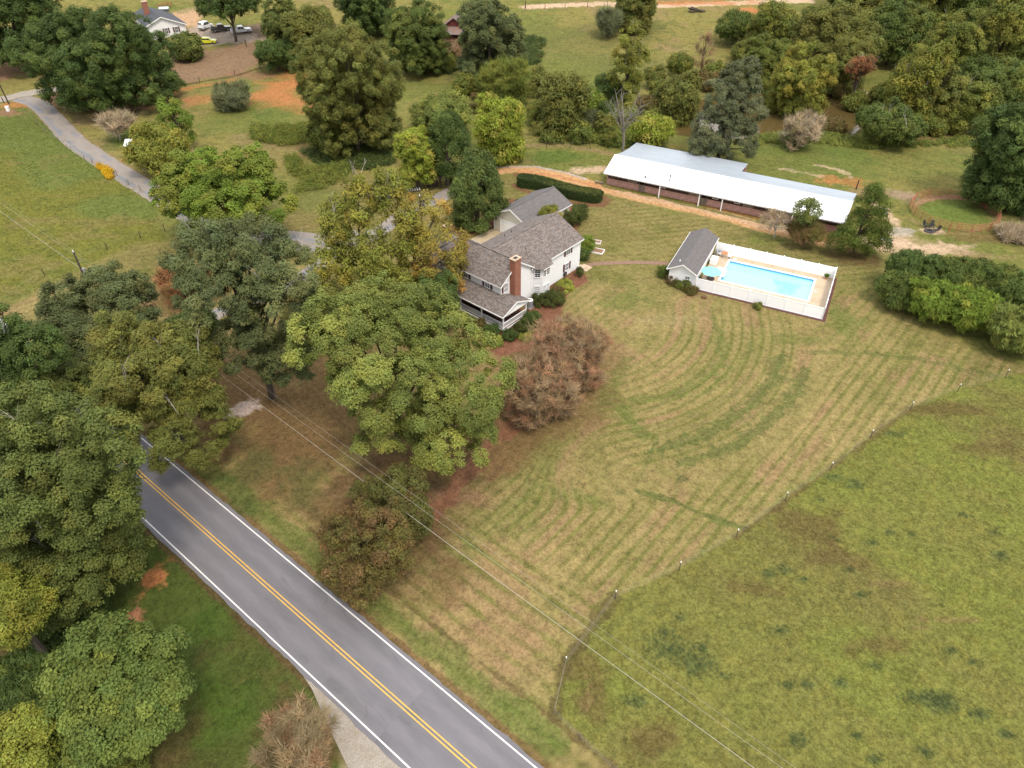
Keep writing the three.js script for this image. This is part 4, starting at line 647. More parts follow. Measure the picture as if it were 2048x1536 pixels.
tree('woodland_oak', 'large grey green oak hiding the right side of the old barn', 'tree', [905, -10, 1052, 165], { clear: 0.3, pal: 'dull', lobe: 0.21 });
tree('woodland_shrub', 'dark shrub at the foot of the grey green oak', 'shrub', [925, 105, 985, 160], { clear: 0, pal: 'deep', bush: 1, lobe: 0.3 });
tree('woodland_shrub', 'rusty brown scrub below the old red barn', 'shrub', [880, 78, 945, 118], { clear: 0, pal: 'brown', bush: 1, lobe: 0.3 });
tree('giant_oak', 'giant dark green oak beside the white house at upper left', 'tree', [45, -5, 350, 205], { clear: 0.5, pal: 'deep', kind: 'oak', lobe: 0.18, dense: 1.6 });
tree('giant_oak', 'dark oak in the top left corner', 'tree', [-80, -60, 120, 125], { clear: 1, pal: 'deep', lobe: 0.2 });
tree('parking_oak', 'round dark oak shading the parked cars', 'tree', [392, -50, 515, 48], { clear: 4, pal: 'deep', lobe: 0.22 });
tree('yard_tree', 'small brownish green tree in front of the white house', 'tree', [338, 60, 400, 112], { clear: 0.8, pal: 'oak', lobe: 0.28 });
tree('dry_shrub', 'leafless dark shrub under the small tree by the white house', 'shrub', [340, 100, 366, 120], { clear: 0, pal: 'twig', kind: 'bare', bush: 1, lobe: 0.35 });
tree('young_poplar', 'bright green cone shaped young tree above the yellow shrub', 'tree', [313, 192, 387, 288], { clear: 0.8, pal: 'maple', lobe: 0.26, cone: 0.55 });
tree('forsythia_bush', 'broad yellow olive bush beside the white roofed lean to', 'shrub', [252, 242, 376, 348], { clear: 0.2, pal: 'yellow', bush: 1, lobe: 0.22, kind: 'wispy', dense: 1.3 });
tree('bare_apple_tree', 'leafless small tree with pale trunk by the grey lane', 'tree', [205, 228, 265, 268], { base: [240, 281], pal: 'twig', kind: 'bare', lobe: 0.34, dense: 0.3, wood: M.barkPale, trunk: 0.14 });
tree('sparse_tree', 'sparse grey leaved tree standing alone on the clay slope', 'tree', [425, 158, 502, 212], { clear: 0.6, pal: 'grey', kind: 'twig', lobe: 0.3, dense: 0.8 });
tree('dry_shrub', 'grey twiggy shrub at the foot of the giant oak', 'shrub', [135, 188, 185, 222], { clear: 0, pal: 'twig', kind: 'bare', bush: 1, lobe: 0.35, dense: 0.8 });
// along the creek and the far pasture
tree('willow_tree', 'drooping olive tree behind the round lime tree', 'tree', [955, 112, 1065, 205], { clear: 0.8, pal: 'oliveGreen', kind: 'twig', lobe: 0.24, dense: 2.2 });
tree('creek_tree', 'thin olive brown tree beside the lime tree on the creek', 'tree', [1080, 130, 1180, 262], { clear: 0.3, pal: 'olive', kind: 'wispy', lobe: 0.24, dense: 0.8 });
tree('creek_tree', 'bright green creek tree left of the bare snag', 'tree', [1140, 165, 1212, 240], { clear: 0.1, pal: 'maple', lobe: 0.28 });
tree('tall_poplar', 'tall narrow tree with yellow top in the middle pasture', 'tree', [1224, 50, 1292, 205], { clear: 0.5, pal: 'yellow', lobe: 0.34, cone: 0.25, bareTop: 6 });
tree('dark_shrub', 'dark rounded shrub at the foot of the tall yellow topped tree', 'shrub', [1188, 146, 1245, 205], { clear: 0, pal: 'deep', bush: 1, lobe: 0.3 });
tree('dark_shrub', 'dark blue green shrub right of the lime tree trunk', 'shrub', [1190, 200, 1232, 250], { clear: 0, pal: 'deep', bush: 1, lobe: 0.3 });
tree('dark_shrub', 'dark twiggy oval bush near the far dirt track', 'shrub', [1194, 8, 1242, 72], { clear: 0, pal: 'grey', kind: 'twig', bush: 1, lobe: 0.3, dense: 1.6 });
tree('walnut_tree', 'dark brownish tree at the top edge beside the twiggy oval bush', 'tree', [1232, -40, 1312, 55], { clear: 0.3, pal: 'olive', lobe: 0.24 });
tree('thorn_bush', 'dark green bush alone on the far right of the pasture', 'shrub', [1433, 22, 1512, 88], { clear: 0, pal: 'woodDeep', bush: 1, lobe: 0.26 });
snag('dead_tree', 'pale leafless dead tree at the left end of the long barn', [1246, 302], [1246, 182], 4.6, 9, M.barkGrey);
tree('scrub_tree', 'pale lime bush arching over the left end of the barn roof', 'shrub', [1262, 220, 1348, 296], { clear: 0.0, pal: 'lime', bush: 1, lobe: 0.28, kind: 'wispy', dense: 1.2 });
tree('scrub_tree', 'brownish bush on the creek bank right of the thin olive tree', 'shrub', [1160, 218, 1200, 258], { clear: 0.0, pal: 'grey', bush: 1, lobe: 0.3, kind: 'twig' });
tree('scrub_tree', 'small green bush left of the dead tree', 'shrub', [1140, 242, 1186, 286], { clear: 0.0, pal: 'oliveGreen', bush: 1, lobe: 0.3 });
tree('scrub_tree', 'olive scrub between the tall poplar and the grey oak', 'tree', [1315, 130, 1402, 245], { clear: 0.1, pal: 'olive', lobe: 0.26, kind: 'wispy', dense: 1.1 });
tree('slender_tree', 'slender reddish brown tree above the grey barn oak', 'tree', [1386, 68, 1430, 140], { clear: 0.8, pal: 'brown', lobe: 0.34, kind: 'twig', dense: 0.7, cone: 0.6, bareTop: 3 });
tree('barn_oak', 'grey green oak rising behind the barn roof', 'tree', [1378, 118, 1532, 318], { clear: 0.4, pal: 'grey', lobe: 0.24, dense: 1.6, masses: [[[1440, 116, 1530, 200], -3], [[1400, 150, 1500, 250], -1], [[1440, 170, 1536, 270], 0], [[1380, 210, 1480, 310], 1], [[1430, 230, 1520, 322], 2], [[1375, 255, 1440, 318], 2]] });
tree('pond_scrub', 'grey leafless scrub on the near pond bank', 'shrub', [1568, 218, 1645, 296], { clear: 0, pal: 'twig', kind: 'twig', bush: 1, lobe: 0.34, dense: 0.6, lobes: 0.6, bareTop: 4, extra: [[[1560, 250, 1610, 300], 1], [[1610, 235, 1650, 280], 1]] });
tree('pond_scrub', 'small dark bush on the grass below the pond', 'shrub', [1570, 268, 1598, 298], { clear: 0, pal: 'deep', bush: 1, lobe: 0.34 });
tree('pond_tree', 'yellow green tree leaning over the middle of the pond', 'tree', [1545, 72, 1668, 232], { clear: 0.2, pal: 'yellow', lobe: 0.22, dense: 1.5 });
tree('pond_tree', 'olive tree on the left shore of the pond', 'tree', [1482, 60, 1582, 172], { clear: 0.2, pal: 'oliveGreen', lobe: 0.24 });
tree('pond_bush', 'wide green bush at the right end of the pond', 'shrub', [1712, 192, 1850, 290], { clear: 0, pal: 'woodDeep', bush: 1, lobe: 0.22, dense: 1.6, bareTop: 8 });
tree('red_tree', 'slender tree with rusty red top in the woodland edge', 'tree', [1694, 102, 1750, 175], { clear: 5, pal: 'rust', kind: 'wispy', lobe: 0.3, lobes: 0.5, dense: 0.3, bareTop: 5, grain: 0.7 });
tree('vine_tree', 'pale half bare tree with yellow leaves in the woodland edge', 'tree', [1788, 55, 1892, 245], { clear: 0.2, pal: 'yellow', kind: 'wispy', lobe: 0.24, dense: 0.8, bareTop: 10, wood: M.barkPale });
const WOODS = [
  ['olive woodland tree with pale branches above the pond', [1578, -10, 1765, 140], 'olive', 1.5, { bareTop: 6 }], ['light olive tree over the dirt cut at the top', [1500, -5, 1600, 110], 'wood', 1.2], ['dark green tree between two olive trees at the top right', [1740, -10, 1852, 120], 'woodDeep', 2], ['leafy olive tree behind the rusty red tree', [1640, 60, 1745, 180], 'olive', 2],
  ['tall olive tree in the upper right wood', [1850, 0, 1965, 180], 'wood', 3], ['olive tree in the top right corner', [1945, -30, 2080, 170], 'wood', 3], ['rounded olive tree at the lower front of the right wood', [1870, 148, 1990, 258], 'oliveGreen', 0.6], ['dark tree in the shade behind the rounded olive tree', [1900, 110, 2060, 230], 'woodDeep', 1],
  ['broad olive tree between the pale half bare tree and the right wood', [1830, 120, 1930, 250], 'olive', 1], ['green tree filling the wood left of the rounded olive tree', [1760, 130, 1850, 225], 'wood', 1], ['olive treetop behind the dark green tree at the top right', [1700, -60, 1800, 60], 'olive', 2], ['leafy tree behind the two corner trees of the right wood', [1900, -60, 2010, 60], 'woodDeep', 2], ['green tree low at the right edge above the great oak', [1985, 120, 2090, 240], 'oliveGreen', 0.6],
  ['olive treetop along the top edge over the right wood', [1800, -80, 1930, 50], 'wood', 3], ['dark treetop along the top edge left of the right wood', [1655, -90, 1790, 20], 'woodDeep', 3],
];
for (const [label, bb, pal, clear, more] of WOODS) tree('woodland_tree', label, 'tree', bb, { clear: clear * 0.35, pal, lobe: 0.24, dense: 1.5, bareTop: 3, ...more });
tree('great_oak', 'great dark green oak at the right edge beside the round pen', 'tree', [1946, 172, 2140, 415], { clear: 0, pal: 'deep', lobe: 0.2, dense: 1.7, extra: [[[1990, 320, 2080, 428], 2], [[2010, 340, 2130, 436], 3]] });
tree('brush_heap', 'dry brown brush under the great right oak', 'shrub', [1995, 450, 2070, 484], { clear: 0, pal: 'twig', bush: 1, kind: 'twig', lobe: 0.3, dense: 0.9 });
// around the house, the pool and the barn
tree('juniper_tree', 'leaning dark green juniper at the right end of the long barn', 'tree', [1664, 410, 1776, 500], { base: [1708, 502], pal: 'cedar', kind: 'needle', lobe: 0.34, dense: 1.5, grain: 1.2, masses: [[[1734, 364, 1764, 410], 0], [[1716, 382, 1776, 440], 0], [[1695, 412, 1780, 470], 0], [[1675, 440, 1765, 495], 1], [[1654, 460, 1715, 502], 1], [[1705, 455, 1782, 502], 1]] });
tree('ornamental_tree', 'thin dark leaved tree in front of the white barn roof', 'tree', [1588, 390, 1642, 452], { base: [1604, 490], pal: 'oak', lobe: 0.28, dense: 1.0 });
tree('ornamental_tree', 'sparse brown lower tree beside the thin dark leaved one', 'tree', [1574, 440, 1650, 482], { base: [1608, 491], pal: 'bushBrown', kind: 'twig', lobe: 0.28, dense: 0.7 });
tree('ornamental_tree', 'small leafless grey tree left of the thin dark leaved tree', 'tree', [1524, 420, 1580, 460], { base: [1548, 476], pal: 'twig', kind: 'bare', lobe: 0.3, dense: 0.8, wood: M.barkPale });
tree('myrtle_tree', 'reddish brown twiggy myrtle beside the house path, the upper of two', 'tree', [1055, 612, 1228, 775], { clear: 0.3, pal: 'brown', kind: 'twig', lobe: 0.26, dense: 0.5, wood: M.barkRed, extra: [[[1030, 650, 1150, 750], 1]] });
tree('myrtle_tree', 'reddish brown twiggy myrtle behind the bright oak, lower left of two', 'tree', [988, 690, 1170, 848], { clear: 0.3, pal: 'brown', kind: 'twig', lobe: 0.26, dense: 0.46, wood: M.barkRed });
tree('holly_tree', 'large bronze green bush near the road, the upper of two', 'shrub', [695, 925, 870, 1100], { clear: 0.2, pal: 'hollyTop', kind: 'fine', lobe: 0.2, dense: 1.7, bush: 1, grain: 0.9 });
tree('holly_tree', 'large red brown bush near the road, the lower of two', 'shrub', [632, 1000, 825, 1205], { clear: 0.2, pal: 'bushBrown', kind: 'fine', lobe: 0.2, dense: 1.5, bush: 1, grain: 0.9 });
tree('smoke_bush', 'leafless reddish bush on the verge at the bottom edge', 'shrub', [512, 1405, 676, 1560], { clear: 0.2, pal: 'smoke', kind: 'twig', bush: 1, lobe: 0.36, dense: 0.3, wood: M.barkRed });
tree('dogwood_tree', 'rusty red dogwood beside the mown strip left of the dull oak', 'tree', [318, 520, 415, 600], { clear: 0.6, pal: 'rust', kind: 'twig', lobe: 0.28, dense: 0.8 });
tree('dogwood_tree', 'dark brown low tree in front of the dull oak trunk', 'tree', [555, 585, 620, 650], { clear: 0.5, pal: 'bushBrown', kind: 'twig', lobe: 0.3, dense: 1.4 });
const mound = (name, label, f, x, b, rx, h, pal, group, kind = 'fine', more = {}) => {  // a clipped or rounded shrub at a known spot
  const [X, Z] = inF(f, x, b), r = rng(seedTree += 17), t = thing(name, label, 'shrub', X, 0, Z, 0, group), { out, lobes } = crownSprays([[0, h * 0.5, 0, rx, h * 0.52, rx * (more.rz ?? 1)]], { pal, lobe: 0.42, lobes: 1.5, dense: 2.4, size: Math.max(0.34, Math.min(0.6, rx * 0.4)), floor: 0.06, ...more }, r);
  part('stem', lobes.slice(0, 5).map((L) => limb(V(0, 0, 0), L.p.clone(), 0.03, 0.01, V(0, 0.1, 0), 3, 5)), M.bark, t); leaves('foliage', out, SPRAY[kind][0], M.leaf, t); return t;
};
mound('holly_shrub', 'large clipped round holly right of the bay window', HOUSE, 0.5, 10.0, 1.5, 2.0, 'box'); mound('holly_shrub', 'rounded shrub between the air conditioner and the big round holly', HOUSE, -0.9, 8.6, 1.15, 1.5, 'box'); mound('holly_shrub', 'flat topped yellow green shrub beyond the big round holly', HOUSE, -0.7, 12.5, 1.0, 1.0, 'bushBrown'); mound('holly_shrub', 'low leafy ground cover before the long side wall', HOUSE, -1.0, 14.6, 1.3, 0.6, 'weed', null, 'oak', { rz: 1.6 });
mound('azalea_shrub', 'dark broad shrub right of the porch corner', HOUSE, 1.35, 4.3, 1.35, 1.7, 'deep'); mound('azalea_shrub', 'dark ball shrub below the right porch railing', HOUSE, 1.5, 2.4, 1.2, 1.5, 'box'); mound('azalea_shrub', 'dark ball shrub in front of the porch corner post', HOUSE, 1.3, -0.2, 0.95, 1.25, 'deep'); mound('azalea_shrub', 'dark ball shrub left of the porch corner post', HOUSE, -1.0, -1.2, 1.1, 1.4, 'deep'); mound('azalea_shrub', 'brownish shrub along the front porch railing', HOUSE, -3.4, -1.1, 1.0, 1.2, 'bushBrown'); mound('azalea_shrub', 'pale green low shrub at the mulch edge below the porch', HOUSE, 2.6, 1.6, 1.1, 0.5, 'weed', null, 'oak', { rz: 1.7 }); mound('azalea_shrub', 'pale green ground cover before the porch corner', HOUSE, 0.1, -2.3, 1.5, 0.5, 'weed', null, 'oak');
mound('boxwood', 'small upright clipped boxwood at the side wall end', HOUSE, -1.25, 18.5, 0.5, 1.5, 'box', null, 'fine', { squash: 1.2 });
mound('rose_shrub', 'bright green bush behind the house corner beside the white planters', HOUSE, -5.2, 25.2, 1.5, 2.6, 'maple', null, 'oak'); mound('rose_shrub', 'dark green rounded bush at the rear house corner', HOUSE, -4.2, 23.0, 1.1, 1.5, 'deep');
mound('garden_shrub', 'large clipped egg shaped shrub at the garage corner', HOUSE, -12.2, 31.0, 1.6, 2.8, 'box'); mound('garden_shrub', 'clipped shrub behind the garage, farther of the pair', HOUSE, -12.5, 33.6, 1.5, 2.4, 'box'); mound('garden_shrub', 'dark shrub against the left garage wall', HOUSE, -22.2, 26.0, 0.9, 1.5, 'deep'); mound('garden_shrub', 'dark shrub at the left rear garage corner', HOUSE, -22.2, 29.6, 1.1, 1.9, 'deep'); mound('garden_shrub', 'dark low shrub at the foot of the pear tree', HOUSE, -25.3, 18.3, 1.3, 1.6, 'deep');
mound('dogwood_sapling', 'yellow green young tree standing between garage and house roof', HOUSE, -12.3, 25.5, 2.0, 5.6, 'yellow', null, 'oak', { size: 0.8, lobe: 0.34 });
mound('loropetalum', 'red leaved shrub at the left rear corner of the house', HOUSE, -18.6, 9.3, 0.9, 2.0, 'rust', null, 'oak');
mound('pool_shrub', 'dark spreading juniper at the left corner of the pool house', POOL, -4.9, 1.6, 1.3, 1.6, 'cedar', null, 'needle'); mound('pool_shrub', 'yellow green shrub before the pool house gable', POOL, -3.2, 0.3, 1.3, 1.3, 'bushBrown', null, 'needle'); mound('pool_shrub', 'bronze green shrub under the pool house window', POOL, -1.6, -0.6, 1.1, 1.2, 'oliveGreen', null, 'needle'); mound('pool_shrub', 'shrub at the left end of the front pool fence', POOL, -0.1, -1.3, 1.0, 1.1, 'bushBrown', null, 'needle');
mound('crape_sapling', 'tiny young bush in a mulch ring before the pool fence', POOL, 9.2, -1.2, 0.6, 0.9, 'oliveGreen', null, 'oak'); mound('mulch_ring_plant', 'tiny low plant in a clay ring before the pool fence', POOL, 1.8, -1.8, 0.35, 0.35, 'brown', null, 'oak');
{ // clipped hedge along the dirt lane: flat top, straight sides
  const c = new THREE.CatmullRomCurve3([[1036, 362], [1070, 366], [1110, 377], [1150, 387], [1203, 396]].map(([x, y]) => { const p = ground(x, y + 8); return V(p.x, 0, p.z); })), o = c.getPoint(0), t = thing('clipped_hedge', 'long clipped dark hedge with flat top beside the orange dirt lane', 'hedge', o.x, 0, o.z), r = rng(77), list = [], L = c.getLength(), w = 1.15, h = 1.75;
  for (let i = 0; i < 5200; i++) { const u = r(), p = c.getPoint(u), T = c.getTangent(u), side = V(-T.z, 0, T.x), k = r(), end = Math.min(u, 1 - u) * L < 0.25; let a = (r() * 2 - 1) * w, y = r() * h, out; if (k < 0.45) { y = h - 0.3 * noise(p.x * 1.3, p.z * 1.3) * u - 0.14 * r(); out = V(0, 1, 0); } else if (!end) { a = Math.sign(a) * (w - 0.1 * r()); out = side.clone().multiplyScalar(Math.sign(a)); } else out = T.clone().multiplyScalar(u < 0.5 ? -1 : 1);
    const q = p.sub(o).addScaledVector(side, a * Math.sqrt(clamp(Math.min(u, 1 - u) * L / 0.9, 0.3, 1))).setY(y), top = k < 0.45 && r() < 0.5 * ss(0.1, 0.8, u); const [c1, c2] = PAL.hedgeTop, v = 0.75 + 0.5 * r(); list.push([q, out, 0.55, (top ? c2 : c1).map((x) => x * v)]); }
  part('stem', Array.from({ length: 14 }, (_, i) => { const p = c.getPoint((i + 0.5) / 14).sub(o); return limb(p.clone(), p.clone().setY(h * 0.8), 0.06, 0.03, V(0.05, 0, 0), 3, 5); }), M.bark, t).userData.kind = 'stuff'; leaves('foliage', list, SPRAY.fine[0], M.leaf, t);
}
// tall hedge of big shrubs along the right side of the lawn
[['leftmost bush of the tall right hedge, darkest and tallest', [1775, 492, 1880, 590], 'deep'], ['second bush of the tall right hedge counted from its left end', [1758, 535, 1850, 618], 'woodDeep'], ['light green bush in the front row of the right hedge near its left end', [1815, 550, 1925, 645], 'maple'], ['broad bush at the back of the tall right hedge', [1868, 505, 1985, 600], 'woodDeep'], ['yellow green bush in the middle of the tall right hedge', [1895, 565, 2005, 668], 'maple'], ['dark bush at the back right of the tall right hedge', [1960, 520, 2085, 625], 'woodDeep'], ['front bush of the right hedge where the frame ends', [1968, 600, 2095, 708], 'bright']].forEach(([label, bb, pal]) => tree('hedge_bush', label, 'shrub', bb, { clear: 0, pal, kind: 'frond', bush: 1, lobe: 0.26, dense: 1.5, grain: 0.85 }));
// brambles and saplings in the creek bottom: nothing tells one from the next
[[1065, 196, 1120, 240], [1105, 218, 1150, 262], [1232, 205, 1272, 250], [1275, 190, 1325, 232], [1290, 130, 1330, 175], [1335, 100, 1385, 150], [1410, 120, 1450, 165], [1440, 150, 1490, 190], [1060, 240, 1095, 270], [1200, 252, 1236, 290], [1500, 150, 1550, 185], [1660, 160, 1720, 200], [1740, 170, 1795, 215], [1800, 215, 1860, 262], [1850, 225, 1900, 268], [1905, 230, 1950, 268], [1465, 80, 1500, 120], [1360, 180, 1400, 225], [905, 150, 950, 190], [940, 185, 975, 225], [1060, 150, 1100, 195], [880, 110, 915, 140], [1050, 205, 1085, 250], [1120, 185, 1160, 225], [1190, 225, 1230, 268], [1285, 215, 1330, 258], [1300, 160, 1345, 205], [1395, 140, 1435, 180], [1060, 130, 1095, 170], [1525, 175, 1562, 212], [1690, 185, 1735, 225], [1645, 235, 1690, 268], [1465, 120, 1505, 165], [1080, 262, 1125, 285]].forEach((bb, i) => tree('creek_bush', 'low olive bush among others along the creek bottom', 'shrub', bb, { clear: 0, pal: ['olive', 'oliveGreen', 'wood', 'bushBrown'][i % 4], bush: 1, lobe: 0.3, dense: 1.1, kind: i % 3 ? 'oak' : 'wispy', group: 'low bushes along the creek bottom' }));
// weed patches that nobody could count
function weeds(name, label, pts, n, hgt, pal, kind, size) {
  const P = G2s(pts), b = boundsOf(P, 0), r = rng(n + 3), list = []; const o = V((b[0] + b[2]) / 2, 0, (b[1] + b[3]) / 2); o.y = terrain(o.x, o.z); const [c1, c2, k] = PAL[pal];
  while (list.length < n) { const x = lerp(b[0], b[2], r()), z = lerp(b[1], b[3], r()); const e = polyDist(P, x, z) + (fbm(x * 0.3, z * 0.3) - 0.5) * 4; if (e < 0) continue; const v = 0.75 + 0.5 * r(), m = r() < k ? 1 : 0, hh = hgt * (0.4 + 0.6 * noise(x * 0.4, z * 0.4)) * r(); list.push([V(x - o.x, terrain(x, z) + hh - o.y + 0.1, z - o.z), V((r() - 0.5), 1, r() - 0.5), size, (m ? c2 : c1).map((q) => q * v)]); }
  const im = leaves(numbered(name), list, SPRAY[kind][0], M.leaf, scene); im.position.copy(o); im.userData.kind = 'stuff'; im.userData.label = label; im.userData.category = 'weeds';
}
weeds('goldenrod_patch', 'bright yellow flowers beside the grey lane', [[192, 333], [205, 330], [232, 352], [222, 360], [205, 350]], 160, 0.7, 'goldenrod', 'oak', 0.8);
weeds('tall_weeds', 'tall light green weeds in the pasture above the maple', [[505, 262], [600, 252], [655, 264], [650, 280], [560, 292], [500, 282]], 480, 2.0, 'weed', 'needle', 1.5);
weeds('tall_weeds', 'tall weeds along the upper edge of the mown corner', [[600, 345], [680, 330], [700, 350], [640, 378], [580, 392]], 260, 1.8, 'weed', 'needle', 1.4);
weeds('tall_weeds', 'light weeds right of the maple top', [[572, 318], [598, 316], [602, 356], [580, 362]], 120, 2.0, 'weed', 'needle', 1.4);
weeds('creek_weeds', 'rank green weeds in the creek bottom by the dead tree', [[1070, 250], [1180, 240], [1230, 250], [1300, 262], [1310, 290], [1240, 296], [1190, 286], [1080, 268]], 1500, 0.9, 'weed', 'oak', 1.4);
weeds('bank_weeds', 'low weeds along the near pond bank', [[1500, 276], [1640, 266], [1760, 288], [1940, 280], [1930, 292], [1760, 300], [1620, 286], [1510, 292]], 700, 0.6, 'weed', 'oak', 1.2);
weeds('shade_weeds', 'dark green weeds below the huge olive tree', [[600, 300], [680, 290], [790, 300], [800, 330], [720, 340], [640, 335]], 900, 0.8, 'woodDeep', 'oak', 1.3);
weeds('pasture_weeds', 'green weeds below the old red barn', [[880, 118], [930, 112], [950, 125], [900, 150], [860, 140]], 500, 1.0, 'woodDeep', 'oak', 1.5);
weeds('pasture_weeds', 'scattered dark weeds at the edge of the far pasture', [[1050, 70], [1090, 80], [1080, 125], [1050, 130], [1040, 100]], 260, 0.9, 'woodDeep', 'oak', 1.6);
// standing grass of the uncut meadow and the left pasture
function sward(name, label, sheet, pts, n, hgt) {
  const b = boundsOf(pts, 0), r = rng(n + 1), list = [], o = V((b[0] + b[2]) / 2, 0, (b[1] + b[3]) / 2); let tries = 0;
  while (list.length < n && tries++ < n * 6) { const x = lerp(b[0], b[2], r()), z = lerp(b[1], b[3], r()); if (polyDist(pts, x, z) < 0.2 || noise(x * 0.25, z * 0.25) < 0.35 * r()) continue; const k = sheet.at(x, z), v = 0.8 + 0.5 * r(); list.push([V(x - o.x, 0, z - o.z), V(0, 1, 0), hgt * (0.6 + 0.8 * r()), k.map((q) => q * v * 1.5)]); }
  const g = new THREE.BufferGeometry(), pos = [], q = rng(4); for (let i = 0; i < 9; i++) { const a = q() * 6.283, d = 0.1 + 0.3 * q(), x = Math.cos(a) * d * 0.6, z = Math.sin(a) * d * 0.6, w = 0.07; pos.push(x - Math.sin(a) * w, 0, z + Math.cos(a) * w, x + Math.sin(a) * w, 0, z - Math.cos(a) * w, x + Math.cos(a) * d * 1.6, 0.5 + 0.5 * q(), z + Math.sin(a) * d * 1.6); }
  g.setAttribute('position', new THREE.Float32BufferAttribute(pos, 3)); g.setAttribute('uv', new THREE.Float32BufferAttribute(new Float32Array(pos.length / 3 * 2), 2)); g.computeVertexNormals();
  const im = leaves(numbered(name), list, g, M.leaf, scene); im.position.copy(o); im.userData.label = label; im.userData.category = 'grass';
}
sward('meadow_grass', 'uncut grass standing in the meadow right of the wire fence', SHEETS.meadow, [...flats([[1205, 1500], [1112, 1430], [1133, 1325], [1232, 1199], [1360, 1139], [1474, 1074], [1572, 999], [1662, 938], [1742, 875], [1822, 818], [1907, 784]]), [63, -75], [82, -75], [60, -16], [8, -16]], 42000, 0.13);
sward('pasture_grass', 'uncut grass standing in the left pasture', SHEETS.left, LEFT.filter((p) => p[0] > -200).map((p) => [Math.max(-126, p[0]), clamp(p[1], -158, -72)]), 20000, 0.16);
{
  const o = ground(1600, 1200), list = [], r = rng(91);
  for (const [px, py, rx, ry] of SPOTS.filter((s) => s[0] > 1350 || s[1] > 1200)) { const n = Math.ceil(rx * ry / 16); for (let i = 0; i < n; i++) { const q = r(), t = r() * 6.283, p = ground(px + Math.cos(t) * rx * q, py + Math.sin(t) * ry * q), v = 0.7 + 0.6 * r(); list.push([V(p.x - o.x, 0.03 + 0.12 * r(), p.z - o.z), V(r() - 0.5, 1, r() - 0.5), 0.26, [0.105 * v, 0.135 * v, 0.05 * v]]); } }
  const im = leaves('meadow_weeds', list, SPRAY.fine[0], M.leaf, scene); im.position.set(o.x, 0, o.z); im.userData.label = 'dark green weed clumps scattered over the uncut meadow'; im.userData.category = 'weeds';
}
console.log('leaf copies', COPIES);

// ---------------------------------------------------------------- farmhouse
function windowOn(parent, x, y, z, w, h, face, { cols = 2, rows = 2, shutters = false, blind = false } = {}) {  // face: 'x' looks along +x, 'z' looks along +z, or an angle
  const g = new THREE.Group(); g.name = 'window'; g.position.set(x, y, z); g.rotation.y = face === 'x' ? Math.PI / 2 : face === 'z' ? 0 : face; parent.add(g);
  const f = 0.07, t = [box(-w / 2 - f, w / 2 + f, h / 2, h / 2 + f * 1.5, 0, 0.06), box(-w / 2 - f * 1.6, w / 2 + f * 1.6, -h / 2 - f, -h / 2, 0, 0.09), box(-w / 2 - f, -w / 2, -h / 2, h / 2, 0, 0.06), box(w / 2, w / 2 + f, -h / 2, h / 2, 0, 0.06), box(-w / 2, w / 2, -0.03, 0.03, 0.012, 0.05)];
  for (let i = 1; i < cols; i++) t.push(box(-w / 2 + w * i / cols - 0.014, -w / 2 + w * i / cols + 0.014, -h / 2, h / 2, 0.012, 0.035));
  for (const s of [-1, 1]) for (let j = 1; j < rows; j++) { const y0 = s * h / 4 - h / 4 + h / 2 * j / rows; t.push(box(-w / 2, w / 2, y0 - 0.012, y0 + 0.012, 0.012, 0.034)); }
  part('frame', t, M.white, g); part('pane', box(-w / 2, w / 2, -h / 2, h / 2, -0.02, 0.012), blind ? M.blind : M.glass, g);
  if (shutters) for (const s of [-1, 1]) { const sh = [box(s * (w / 2 + 0.3) - 0.2, s * (w / 2 + 0.3) + 0.2, -h / 2 - 0.04, h / 2 + 0.06, 0.002, 0.035)]; for (let k = 0; k < 12; k++) sh.push(box(s * (w / 2 + 0.3) - 0.16, s * (w / 2 + 0.3) + 0.16, -h / 2 + h * (k + 0.2) / 12, -h / 2 + h * (k + 0.75) / 12, 0.035, 0.048)); const q = part('shutter', sh, M.maroon, parent); q.position.copy(g.position); q.rotation.copy(g.rotation); }
  return g;
}
